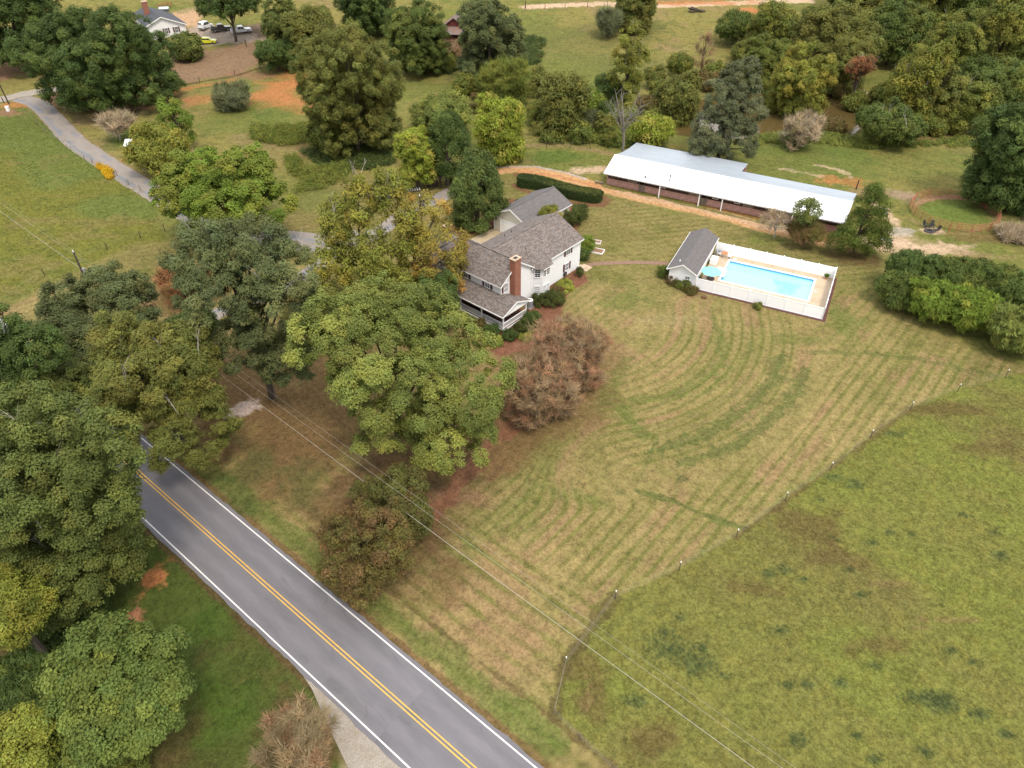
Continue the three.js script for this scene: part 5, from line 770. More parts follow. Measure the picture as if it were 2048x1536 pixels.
{
  const h = thing('farmhouse', 'large white two storey farmhouse with brown shingle roofs and brick chimney', 'house', HOUSE.o[0], 0, HOUSE.o[1], HOUSE.r);
  const w = 6.0 - 0.6;                                               // wall height to the eaves
  const RL = -2.5, LL = -15;
  part('wall', [box(LL, RL, 0.4, w, -8.7, -2.4), prismX([[2.4, w], [8.7, w], [5.55, 7.62]], LL, RL), box(-12.1, RL, 0.4, 5.1, -20, -8.695), prism([[-12.1, 5.1], [RL, 5.1], [-7.25, 7.45]], -20, -10), column([[RL - 0.05, -8.9], [-1.35, -9.75], [-1.35, -11.35], [RL - 0.05, -12.2]].reverse(), 0.4, 5.3)], M.siding, h);
  part('foundation', [box(LL + 0.03, RL - 0.03, -0.1, 0.4, -8.7, -2.43), box(-12.07, RL - 0.03, -0.1, 0.4, -19.97, -8.69), column([[RL - 0.05, -8.95], [-1.4, -9.77], [-1.4, -11.33], [RL - 0.05, -12.15]].reverse(), -0.1, 0.4), box(LL, -0.3, -0.1, 0.36, -2.4, -0.3), box(RL, -0.3, -0.1, 0.36, -4.9, -2.4)], M.brick, h);
  const roof = part('roof', [slab([[LL - 0.3, 5.34, -2.0], [RL + 0.28, 5.34, -2.0], [RL + 0.28, 7.78, -5.55], [LL - 0.3, 7.78, -5.55]], 0.16), slab([[RL + 0.28, 5.34, -9.1], [LL - 0.3, 5.34, -9.1], [LL - 0.3, 7.778, -5.553], [RL + 0.28, 7.778, -5.553]], 0.16)], M.shingle, h);
  part('wing_roof', [slab([[-2.12, 5.18, -9.0], [-2.12, 5.18, -20.35], [-7.25, 7.72, -20.35], [-7.25, 7.72, -5.6]], 0.16), slab([[-12.45, 5.18, -20.35], [-12.45, 5.18, -9.0], [-7.253, 7.718, -5.6], [-7.253, 7.718, -20.35]], 0.16)], M.shingle, h);
  part('ridge_cap', [box(LL - 0.3, RL + 0.28, 7.775, 7.815, -5.68, -5.42), box(-7.38, -7.12, 7.7, 7.75, -20.35, -5.7)], M.shingle, h);
  part('bay_roof', [slab([[-0.95, 5.2, -9.5], [-0.95, 5.2, -11.6], [-5.2, 6.95, -10.55]], 0.12), slab([[-2.35, 5.2, -8.5], [-0.95, 5.2, -9.5], [-5.2, 6.952, -10.55]], 0.12), slab([[-0.95, 5.2, -11.6], [-2.35, 5.2, -12.6], [-5.2, 6.952, -10.55]], 0.12)], M.shingle, h);
  part('vent_pipe', [cyl(0.05, 0.05, 0.5, -9.6, 6.45, -11.2, 8)], M.black, h); part('vent_pipe', [cyl(0.05, 0.05, 0.5, -9.9, 6.3, -13, 8)], M.black, h);
  part('eave_trim', [box(LL - 0.3, RL + 0.3, 5.14, 5.32, -2.06, -1.98), box(RL + 0.27, RL + 0.31, 5.1, 5.25, -9.0, -8.4), box(-2.13, -2.09, 4.98, 5.15, -20.35, -12.6), box(-12.46, -12.42, 4.98, 5.15, -20.35, -9.1), box(LL - 0.3, -12.47, 5.14, 5.32, -9.14, -9.09), slab([[RL + 0.3, 5.3, -1.98], [RL + 0.34, 5.3, -1.98], [RL + 0.34, 7.74, -5.55], [RL + 0.3, 7.74, -5.55]], 0.2), slab([[RL + 0.3, 5.3, -9.12], [RL + 0.34, 5.3, -9.12], [RL + 0.34, 7.74, -5.552], [RL + 0.3, 7.74, -5.552]], 0.2), box(-0.98, -0.94, 5.03, 5.18, -11.6, -9.5)], M.white, h);
  for (const g of [box(RL, RL + 0.03, 0.4, 5.1, -20.02, -19.85), box(RL, RL + 0.03, 3.9, w - 0.1, -2.55, -2.38), box(RL + 0.0, RL + 0.06, 0.4, w - 0.2, -8.85, -8.75), box(-1.39, -1.32, 0.4, 5.1, -9.8, -9.72), box(-1.39, -1.32, 0.4, 5.1, -11.38, -11.3)]) part('corner_board', [g], M.white, h);
  const ch = part('chimney', [box(-2.5, -1.6, 0, 8.55, -5.4, -4.15), box(-2.54, -1.56, 8.3, 8.42, -5.44, -4.11)], M.brick, h); part('chimney_cap', [box(-2.56, -1.54, 8.55, 8.66, -5.46, -4.09)], M.concrete, ch); part('flue', [box(-2.3, -1.8, 8.661, 8.67, -5.1, -4.45)], M.black, ch);
  const c2 = part('chimney', [box(LL - 0.9, LL - 0.02, 0, 8.5, -6.2, -5.0)], M.brick, h); part('chimney_cap', [box(LL - 0.95, LL + 0.03, 8.5, 8.6, -6.25, -4.95)], M.concrete, c2);
  for (const x of [-4.95, -9.0, -13.0]) windowOn(h, x, 4.62, -2.4, 0.85, 1.05, 'z', { shutters: true });
  windowOn(h, RL, 4.6, -3.35, 0.7, 1.2, 'x', { shutters: false, cols: 3, rows: 3 }); part('shutter', [box(RL, RL + 0.035, 4.0, 5.25, -2.86, -2.5)], M.maroon, h);
  windowOn(h, RL, 4.45, -17.05, 0.95, 1.3, 'x', { shutters: true }); windowOn(h, RL, 1.85, -16.9, 0.8, 1.1, 'x', { shutters: true });
  for (const y of [4.35, 1.6]) { for (const z of [-10.15, -10.95]) windowOn(h, -1.35, y, z, 0.56, 1.3, 'x', { cols: 2, blind: y < 2 }); windowOn(h, -1.9, y, -9.33, 0.72, 1.25, Math.atan2(0.85, 1.15) + 0.02, { cols: 2, blind: y < 2 }); }
  part('downspout', [box(RL + 0.0, RL + 0.08, 0.2, 5.2, -8.7, -8.62)], M.white, h);
  // porch
  part('porch_floor', [box(LL, -0.1, 0.36, 0.55, -2.398, -0.1), box(RL + 0.002, -0.1, 0.36, 0.55, -4.95, -2.398)], M.deckRed, h);
  part('porch_wall', [box(LL, RL + 0.01, 0.55, 2.9, -2.42, -2.36)], M.boardRed, h);
  part('porch_roof', [slab([[LL - 0.3, 2.86, 0.3], [0.22, 2.86, 0.3], [0.22, 3.98, -2.5], [LL - 0.3, 3.98, -2.5]], 0.14), slab([[0.22, 2.86, -5.3], [RL + 0.0, 2.86, -5.3], [RL + 0.0, 3.978, -2.503], [0.22, 3.978, -2.503]], 0.14)], M.shingle, h);
  part('porch_pediment', [prismX([[-0.1, 2.7], [5.0, 2.7], [2.5, 3.82]], -0.12, 0.0), box(LL, 0.02, 2.5, 2.72, -0.12, 0.12), box(-0.14, 0.02, 2.5, 2.71, -5.0, -0.13), box(LL - 0.3, 0.24, 2.68, 2.84, 0.3, 0.36), slab([[0.22, 2.84, 0.34], [0.27, 2.84, 0.34], [0.27, 3.96, -2.5], [0.22, 3.96, -2.5]], 0.16), slab([[0.22, 2.84, -5.3], [0.27, 2.84, -5.3], [0.27, 3.958, -2.502], [0.22, 3.958, -2.502]], 0.16)], M.white, h);
  part('porch_ceiling', [box(LL, -0.15, 2.46, 2.5, -2.36, -0.13), box(RL + 0.02, -0.15, 2.46, 2.5, -4.9, -2.36)], M.deckRed, h);
  for (const [x, z] of [[-0.22, -0.22], [-4.1, -0.22], [-8.0, -0.22], [-11.9, -0.22], [-0.22, -4.85]]) { const p = part('porch_post', [box(-0.075, 0.075, 0.1, 2.5, -0.075, 0.075), box(-0.11, 0.11, 0.55, 0.75, -0.11, 0.11)], M.white, h); p.position.set(x, 0, z); }
  part('railing', [box(LL, -0.3, 1.4, 1.47, -0.25, -0.17), box(LL, -0.3, 0.68, 0.74, -0.25, -0.17), box(-0.27, -0.17, 1.4, 1.47, -4.8, -0.3), box(-0.27, -0.17, 0.68, 0.74, -4.8, -0.3), box(LL, -0.05, 0.3, 0.56, -0.1, -0.04), box(-0.1, -0.04, 0.3, 0.56, -4.95, -0.1)], M.white, h);
  const bal = []; for (let x = -14.9; x < -0.3; x += 0.13) bal.push(box(x - 0.02, x + 0.02, 0.74, 1.4, -0.23, -0.19)); for (let z = -4.75; z < -0.3; z += 0.13) bal.push(box(-0.24, -0.2, 0.74, 1.4, z - 0.02, z + 0.02)); part('baluster', bal, M.white, h).userData.kind = 'stuff';
  // hose reel on the long side wall
  const [hx, hz] = inF(HOUSE, -2.38, 16.4), reel = thing('hose_reel', 'round black hose reel on the white side wall', 'hose reel', hx, 0.9, hz, HOUSE.r + Math.PI / 2);
  part('hose', [plain(new THREE.TorusGeometry(0.3, 0.09, 8, 20)), plain(new THREE.TorusGeometry(0.3, 0.06, 8, 20).translate(0, 0, 0.08))], M.black, reel); part('bracket', [box(-0.06, 0.06, -0.1, 0.1, -0.1, 0.1)], M.steel, reel);
  const [ax, az] = inF(HOUSE, -1.55, 7.3), ac = thing('air_conditioner', 'round grey air conditioner unit beside the porch roof corner', 'air conditioner', ax, 0, az, HOUSE.r);
  part('casing', [cyl(0.48, 0.48, 1.05, 0, 0.08, 0, 24), rbox(1.1, 0.1, 1.1, 0.02, 0, 0.05, 0)], M.greyMetal, ac); part('fan_grille', [plain(new THREE.TorusGeometry(0.4, 0.05, 6, 24).rotateX(Math.PI / 2).translate(0, 1.14, 0)), ...[0, 1, 2, 3, 4, 5].map((k) => box(-0.4, 0.4, 1.13, 1.15, -0.01, 0.01).rotateY(k * Math.PI / 6))], M.vinyl, ac);
  for (const [x, b, r, l] of [[-3.6, 26.3, 0, 'white edged raised garden bed nearer the house'], [-5.4, 28.6, 0.2, 'smaller white edged garden bed behind the green bush']]) { const [px, pz] = inF(HOUSE, x, b), k = l.startsWith('small') ? 0.7 : 1, t = thing('raised_bed', l, 'garden bed', px, 0, pz, HOUSE.r + 0.3 + r); part('edging', [box(-1.05 * k, 1.05 * k, 0, 0.25, 0.65 * k, 0.72 * k), box(-1.05 * k, 1.05 * k, 0, 0.25, -0.72 * k, -0.65 * k), box(-1.05 * k, -0.98 * k, 0, 0.25, -0.65 * k, 0.65 * k), box(0.98 * k, 1.05 * k, 0, 0.25, -0.65 * k, 0.65 * k)], M.white, t); part('soil', [box(-0.98 * k, 0.98 * k, 0, 0.17, -0.65 * k, 0.65 * k)], M.soil, t); }
  const [sx, sz] = inF(HOUSE, -2.0, 20.9); const st = thing('door_step', 'pale concrete step where the brick path meets the house', 'step', sx, 0, sz, HOUSE.r); part('slab', [rbox(1.6, 0.16, 1.6, 0.02, 0, 0.08, 0), rbox(1.2, 0.16, 0.8, 0.02, -0.3, 0.24, 0.3)], M.concrete, st);
  // parking court
  const pt = [inF(HOUSE, -21.5, 13), inF(HOUSE, -12.2, 9.3), inF(HOUSE, -12.2, 21.2), inF(HOUSE, -21.2, 21.2)];
  structure('parking_court', shapeSheet(pt, 0.04), M.patio, 'pale concrete court before the garage door');
}
{ // garage
  const [gx, gz] = inF(HOUSE, -17.2, 21.3), g = thing('garage', 'cream sided detached garage with dark grey shingle roof', 'garage', gx, 0, gz, HOUSE.r);
  part('wall', [prism([[-3.65, 0], [3.65, 0], [3.65, 3.0], [0, 4.75], [-3.65, 3.0]], -10.7, 0)], M.cream, g);
  part('roof', [slab([[3.95, 2.92, 0.32], [3.95, 2.92, -11], [0, 4.84, -11], [0, 4.84, 0.32]], 0.14), slab([[-3.95, 2.92, -11], [-3.95, 2.92, 0.32], [-0.003, 4.838, 0.32], [-0.003, 4.838, -11]], 0.14)], M.shingleGrey, g);
  part('ridge_cap', [box(-0.14, 0.14, 4.82, 4.87, -11, 0.32)], M.shingleGrey, g);
  part('gable_trim', [slab([[3.95, 2.9, 0.36], [0, 4.82, 0.36], [0, 4.82, 0.32], [3.95, 2.9, 0.32]], 0.22), slab([[0, 4.82, 0.36], [-3.95, 2.9, 0.36], [-3.95, 2.9, 0.32], [0, 4.82, 0.32]], 0.22), box(3.93, 3.97, 2.7, 2.88, -11, 0.3), box(-3.97, -3.93, 2.7, 2.88, -11, 0.3)], M.white, g);
  const d = part('garage_door', [box(-2.3, -2.14, 0, 2.5, 0.002, 0.08), box(2.14, 2.3, 0, 2.5, 0.002, 0.08), box(-2.3, 2.3, 2.34, 2.5, 0.08, 0.1)], M.white, g);
  for (let r = 0; r < 4; r++) part('panel', [box(-2.14, 2.14, r * 0.585 + 0.01, r * 0.585 + 0.575, 0.002, 0.04), ...[-1.6, -0.53, 0.53, 1.6].map((x) => box(x - 0.4, x + 0.4, r * 0.585 + 0.12, r * 0.585 + 0.46, 0.04, 0.052))], M.white, d);
  part('wall_lamp', [rbox(0.16, 0.34, 0.16, 0.03, -3.1, 2.1, 0.1)], M.black, g); for (const s of [-3.59, 3.59]) part('corner_board', [box(s - 0.09, s + 0.09, 0, 2.8, -0.02, 0.025)], M.white, g);
}
// ---------------------------------------------------------------- swimming pool
{
  const F = POOL, at = (x, b) => { const [X, Z] = inF(F, x, b); return V(X, 0, Z); };
  const p0 = 2.66, p1 = 15.07, b0 = 3.95, b1 = 10.35, o = at(0, 0);
  const deck = thing('pool_deck', 'tan concrete deck around the swimming pool', 'deck', o.x, 0, o.z, F.r); deck.userData.kind = 'structure';
  const gap = 0.025, dk = (x0, x1, y0, y1) => part('slab', [rbox(x1 - x0 - gap, 0.2, y1 - y0 - gap, 0.012, (x0 + x1) / 2, -0.02, -(y0 + y1) / 2)], M.concrete, deck);
  const xs = [p0 - 0.3, 5.9, 8.85, 11.95, p1 + 0.3]; for (let i = 0; i < 4; i++) { dk(xs[i], xs[i + 1], b1 + 0.3, 12.0); dk(xs[i], xs[i + 1], 0, b0 - 0.3); }
  for (const [a, b] of [[0, 4], [4, 8.2], [8.2, 12]]) { dk(0, xs[0], a, b); dk(xs[4], 17.6, a, b); }
  const pool = thing('swimming_pool', 'rectangular pale blue swimming pool with white coping', 'pool', o.x, 0, o.z, F.r);
  part('coping', [rbox(p1 - p0 + 0.62, 0.2, 0.3, 0.03, (p0 + p1) / 2, 0.01, -(b0 - 0.15)), rbox(p1 - p0 + 0.62, 0.2, 0.3, 0.03, (p0 + p1) / 2, 0.01, -(b1 + 0.15)), rbox(0.3, 0.2, b1 - b0, 0.03, p0 - 0.15, 0.01, -(b0 + b1) / 2), rbox(0.3, 0.2, b1 - b0, 0.03, p1 + 0.15, 0.01, -(b0 + b1) / 2)], M.white, pool);
  const liner = std({ color: rgb(0.08, 0.36, 0.6), roughness: 0.6 });
  part('basin', [box(p0 - 0.05, p1 + 0.05, -1.45, -1.35, -b1 - 0.05, -b0 + 0.05), box(p0 - 0.1, p0, -1.35, 0, -b1, -b0), box(p1, p1 + 0.1, -1.35, 0, -b1, -b0), box(p0 - 0.1, p1 + 0.1, -1.35, 0, -b1 - 0.1, -b1), box(p0 - 0.1, p1 + 0.1, -1.35, 0, -b0, -b0 + 0.1)], liner, pool);
  const rip = tiled(256, 256, 3, 3, () => [0, 0, 0], (u, v) => fbm(u * 2.5, v * 2.5))[1];
  part('water', [box(p0, p1, -0.25, -0.23, -b1, -b0)], new THREE.MeshPhysicalMaterial({ color: rgb(0.22, 0.5, 0.64), roughness: 0.12, clearcoat: 1, clearcoatRoughness: 0.04, bumpMap: rip, bumpScale: 0.008 }), pool);
  part('handrail', [-0.25, 0.25].map((d) => plain(new THREE.TubeGeometry(new THREE.CatmullRomCurve3([V(12.2 + d, 0.1, -3.3), V(12.2 + d, 0.85, -3.45), V(12.2 + d, 0.8, -4.1), V(12.2 + d, -0.1, -4.4)]), 14, 0.024, 6))), M.steel, pool);
  // fence
  const f = thing('pool_fence', 'white vinyl privacy fence on three sides of the pool', 'fence', o.x, 0, o.z, F.r); const H = 1.83;
  const side = (x0, z0, x1, z1, n, first) => { const L = Math.hypot(x1 - x0, z1 - z0), a = Math.atan2(-(z1 - z0), x1 - x0); for (let i = 0; i <= n; i++) { if (i >= first) { const q = new THREE.Group(); const p = part('post', [box(-0.065, 0.065, 0, H + 0.08, -0.065, 0.065)], M.vinyl, f); p.position.set(lerp(x0, x1, i / n), 0, lerp(z0, z1, i / n)); p.rotation.y = a; part('post_cap', [plain(new THREE.ConeGeometry(0.12, 0.1, 4, 1).rotateY(Math.PI / 4).translate(0, H + 0.13, 0))], M.vinyl, p); }
    if (i < n) { const w = L / n, bs = [box(0.066, w - 0.066, 0.06, 0.18, -0.03, 0.03), box(0.066, w - 0.066, H - 0.14, H, -0.03, 0.03)]; for (let k = 0; k < Math.floor(w / 0.17); k++) bs.push(box(0.07 + k * 0.17, 0.07 + k * 0.17 + 0.163, 0.18, H - 0.14, -0.014, 0.014)); const p = part('panel', bs, M.vinyl, f); p.position.set(lerp(x0, x1, i / n), 0, lerp(z0, z1, i / n)); p.rotation.y = a; } } };
  side(0, -12, 17.6, -12, 7, 0); side(17.6, -12, 17.6, 0, 5, 1); side(0, 0, 17.6, 0, 7, 0);
  structure('fence_mulch', shapeSheet([inF(F, 0, -0.5), inF(F, 18.1, -0.5), inF(F, 18.1, 12.2), inF(F, 17.66, 12.2), inF(F, 17.66, -0.07), inF(F, 0, -0.07)], 0.03), std({ color: rgb(0.085, 0.035, 0.03), roughness: 1, bumpMap: turfBump, bumpScale: 0.05 }), 'dark red mulch strip outside the pool fence');
  // pool house
  const ph = thing('pool_house', 'small white pool house with grey shingle gable roof', 'pool house', o.x, 0, o.z, F.r);
  part('wall', [prism([[-4.1, 0], [-0.35, 0], [-0.35, 2.5], [-2.22, 3.5], [-4.1, 2.5]], -12, 0.0)], M.siding, ph);
  part('roof', [slab([[0.02, 2.42, 0.35], [0.02, 2.42, -12.3], [-2.22, 3.62, -12.3], [-2.22, 3.62, 0.35]], 0.1), slab([[-4.46, 2.42, -12.3], [-4.46, 2.42, 0.35], [-2.223, 3.618, 0.35], [-2.223, 3.618, -12.3]], 0.1)], M.shingleGrey, ph);
  part('eave_trim', [box(0.02, 0.07, 2.26, 2.42, -12.3, 0.35), box(-4.51, -4.46, 2.26, 2.42, -12.3, 0.35), slab([[0.02, 2.41, 0.39], [-2.22, 3.61, 0.39], [-2.22, 3.61, 0.35], [0.02, 2.41, 0.35]], 0.16), slab([[-2.22, 3.61, 0.39], [-4.46, 2.41, 0.39], [-4.46, 2.41, 0.35], [-2.22, 3.61, 0.35]], 0.16)], M.white, ph);
  windowOn(ph, -1.35, 1.25, 0, 0.62, 0.95, 'z', {}); part('vent_pipe', [cyl(0.05, 0.05, 0.4, -3.0, 3.1, -0.9, 8), cyl(0.09, 0.09, 0.1, -3.0, 3.45, -0.9, 8)], M.white, ph); part('door', [box(-0.35, -0.3, 0.05, 2.0, -7.3, -6.4), box(-0.3, -0.27, 1.0, 1.06, -6.55, -6.48)], M.white, ph); windowOn(ph, -0.35, 1.35, -4.6, 0.8, 0.9, 'x', {});
  // furniture on the deck
  const put = (n, l, c, x, b, t = 0, g) => { const p = at(x, b); return thing(n, l, c, p.x, 0.08, p.z, F.r + t, g); };
  const um = put('patio_umbrella', 'open turquoise patio umbrella at the left end of the pool deck', 'umbrella', 1.45, 2.25, 0.3);
  const can = []; for (let k = 0; k < 8; k++) { const a = k * Math.PI / 4, b = a + Math.PI / 4, c = (x, r, y) => [Math.cos(x) * r, y, Math.sin(x) * r]; can.push(slab([c(b, 1.5, 2.05), c(a, 1.5, 2.05), c(a, 0.8, 2.38), c(b, 0.8, 2.38)], 0.012), slab([c(b, 0.8, 2.38), c(a, 0.8, 2.38), [0, 2.56, 0]], 0.012)); } part('canopy', can, M.teal, um);
  part('pole', [cyl(0.022, 0.022, 2.65, 0, 0, 0, 8)], M.steel, um); part('base', [cyl(0.25, 0.2, 0.09, 0, 0, 0, 16)], M.greyMetal, um); for (let k = 0; k < 8; k++) { const a = k * Math.PI / 4; part('rib', [rod(V(0, 2.53, 0), V(Math.cos(a) * 1.48, 2.03, Math.sin(a) * 1.48), 0.012, 5)], M.steel, um); }
  const tb = put('round_table', 'round orange topped patio table near the back fence', 'table', 1.55, 11.0); part('tabletop', [cyl(0.5, 0.5, 0.04, 0, 0.7, 0, 24)], M.orangeTop, tb); for (let k = 0; k < 4; k++) part('leg', [rod(V(Math.cos(k * 1.571) * 0.15, 0.7, Math.sin(k * 1.571) * 0.15), V(Math.cos(k * 1.571) * 0.36, 0, Math.sin(k * 1.571) * 0.36), 0.02)], M.white, tb);
  const mkChair = (n, l, m, x, b, t, g) => { const c = put(n, l, 'chair', x, b, t, g); part('seat', [rbox(0.5, 0.06, 0.5, 0.02, 0, 0.42, 0)], m, c); part('backrest', [rbox(0.5, 0.5, 0.05, 0.02, 0, 0.68, -0.25).rotateX(-0.12)], m, c); for (const s of [-1, 1]) { for (const u of [-1, 1]) part('leg', [rod(V(s * 0.2, 0.42, u * 0.2), V(s * 0.24, 0, u * 0.25), 0.022)], m, c); part('armrest', [rbox(0.06, 0.05, 0.48, 0.015, s * 0.26, 0.62, 0)], m, c); } return c; };
  mkChair('patio_chair', 'white patio chair left of the orange topped table', M.white, 0.75, 11.1, 1.57); mkChair('patio_chair', 'white patio chair right of the orange topped table', M.white, 2.35, 11.0, -1.57);
  mkChair('wicker_chair', 'brown chair under the turquoise umbrella, nearest the pool house wall', M.wicker, 0.55, 1.6, 1.2); mkChair('wicker_chair', 'brown chair in front of the turquoise umbrella by the front fence', M.wicker, 1.5, 0.9, 0.1); mkChair('wicker_chair', 'brown chair right of the turquoise umbrella by the front fence', M.wicker, 2.7, 0.9, -0.4);
  const ct = put('dining_table', 'dark low table under the turquoise umbrella', 'table', 1.45, 2.6); part('tabletop', [cyl(0.6, 0.6, 0.05, 0, 0.68, 0, 20)], M.wicker, ct); part('leg', [cyl(0.2, 0.08, 0.68, 0, 0, 0, 10)], M.wicker, ct);
  const cb = put('storage_box', 'white storage box against the pool house wall', 'box', 0.55, 8.5, 0.0); part('body', [rbox(1.0, 0.75, 1.5, 0.04, 0, 0.38, 0)], M.vinyl, cb); part('lid', [rbox(1.06, 0.09, 1.56, 0.03, 0, 0.8, 0)], M.white, cb); const gb = put('grill', 'small grey covered grill in the back corner by the pool house', 'grill', 0.45, 11.2); part('cover', [rbox(0.7, 0.9, 0.5, 0.12, 0, 0.5, 0)], M.greyMetal, gb); part('shelf', [rbox(0.3, 0.04, 0.4, 0.01, 0.5, 0.8, 0)], M.greyMetal, gb);
  const sl = put('pool_slide', 'white moulded steps at the left end of the pool', 'steps', 2.4, 5.6, 0); for (let k = 0; k < 4; k++) part('tread', [rbox(0.36, 0.24 + 0.2 * k, 1.5, 0.06, 0.42 - 0.32 * k, 0.12 + 0.1 * k, 0)], M.white, sl); part('side_wall', [rbox(1.3, 0.7, 0.1, 0.05, -0.06, 0.4, 0.76), rbox(1.3, 0.7, 0.1, 0.05, -0.06, 0.4, -0.76)], M.white, sl);
  const po = put('skimmer_pole', 'white pole lying on the deck at the pool end', 'pole', 1.3, 9.8); part('shaft', [rod(V(0, 0.03, 0), V(1.25, 0.03, 1.05), 0.025)], M.white, po); part('net', [plain(new THREE.TorusGeometry(0.14, 0.02, 6, 14).rotateX(Math.PI / 2).translate(1.35, 0.03, 1.14))], M.white, po);
  const sk = put('return_box', 'white box on the pool coping at the back left corner', 'box', 3.3, 10.75); part('body', [rbox(0.45, 0.22, 0.35, 0.04, 0, 0.11, 0)], M.white, sk); part('lid', [rbox(0.48, 0.05, 0.38, 0.02, 0, 0.24, 0)], M.white, sk);
  const cv = put('folded_cover', 'white pool cover heaped at the front right corner of the deck', 'cover', 16.1, 1.2); { const g = new THREE.SphereGeometry(1, 24, 12, 0, 6.2832, 0, 1.5708), p = g.attributes.position; for (let i = 0; i < p.count; i++) { const x = p.getX(i), y = p.getY(i), z = p.getZ(i); p.setXYZ(i, x * 1.2, y * (0.5 + 0.35 * noise(x * 3 + 7, z * 3)), z * 0.9); } g.computeVertexNormals(); part('fold', [plain(g)], M.white, cv); part('strap', [plain(new THREE.TorusGeometry(0.7, 0.03, 6, 24, 3.1).translate(0, 0.1, 0))], M.white, cv); }
  const pl = put('potted_plant', 'leafy plant in a pot against the back right fence', 'plant', 16.6, 11.3); part('pot', [cyl(0.16, 0.22, 0.34, 0, 0, 0, 14)], M.orangeTop, pl); leaves('foliage', Array.from({ length: 40 }, (_, i) => [V(Math.cos(i * 2.4) * 0.28 * Math.sqrt(i / 40), 0.42 + 0.35 * ((i * 7) % 10) / 10, Math.sin(i * 2.4) * 0.28 * Math.sqrt(i / 40)), V(Math.cos(i), 1, Math.sin(i)), 0.35, [0.07, 0.15, 0.02]]), SPRAY.oak[0], M.leaf, pl);
  const lid = put('deck_drain', 'small white lid in the deck right of the pool', 'lid', 15.75, 7.0); part('disc', [cyl(0.13, 0.13, 0.012, 0, 0.0, 0, 16)], M.white, lid); part('rim', [plain(new THREE.TorusGeometry(0.13, 0.015, 6, 16).rotateX(Math.PI / 2).translate(0, 0.01, 0))], M.white, lid);
}
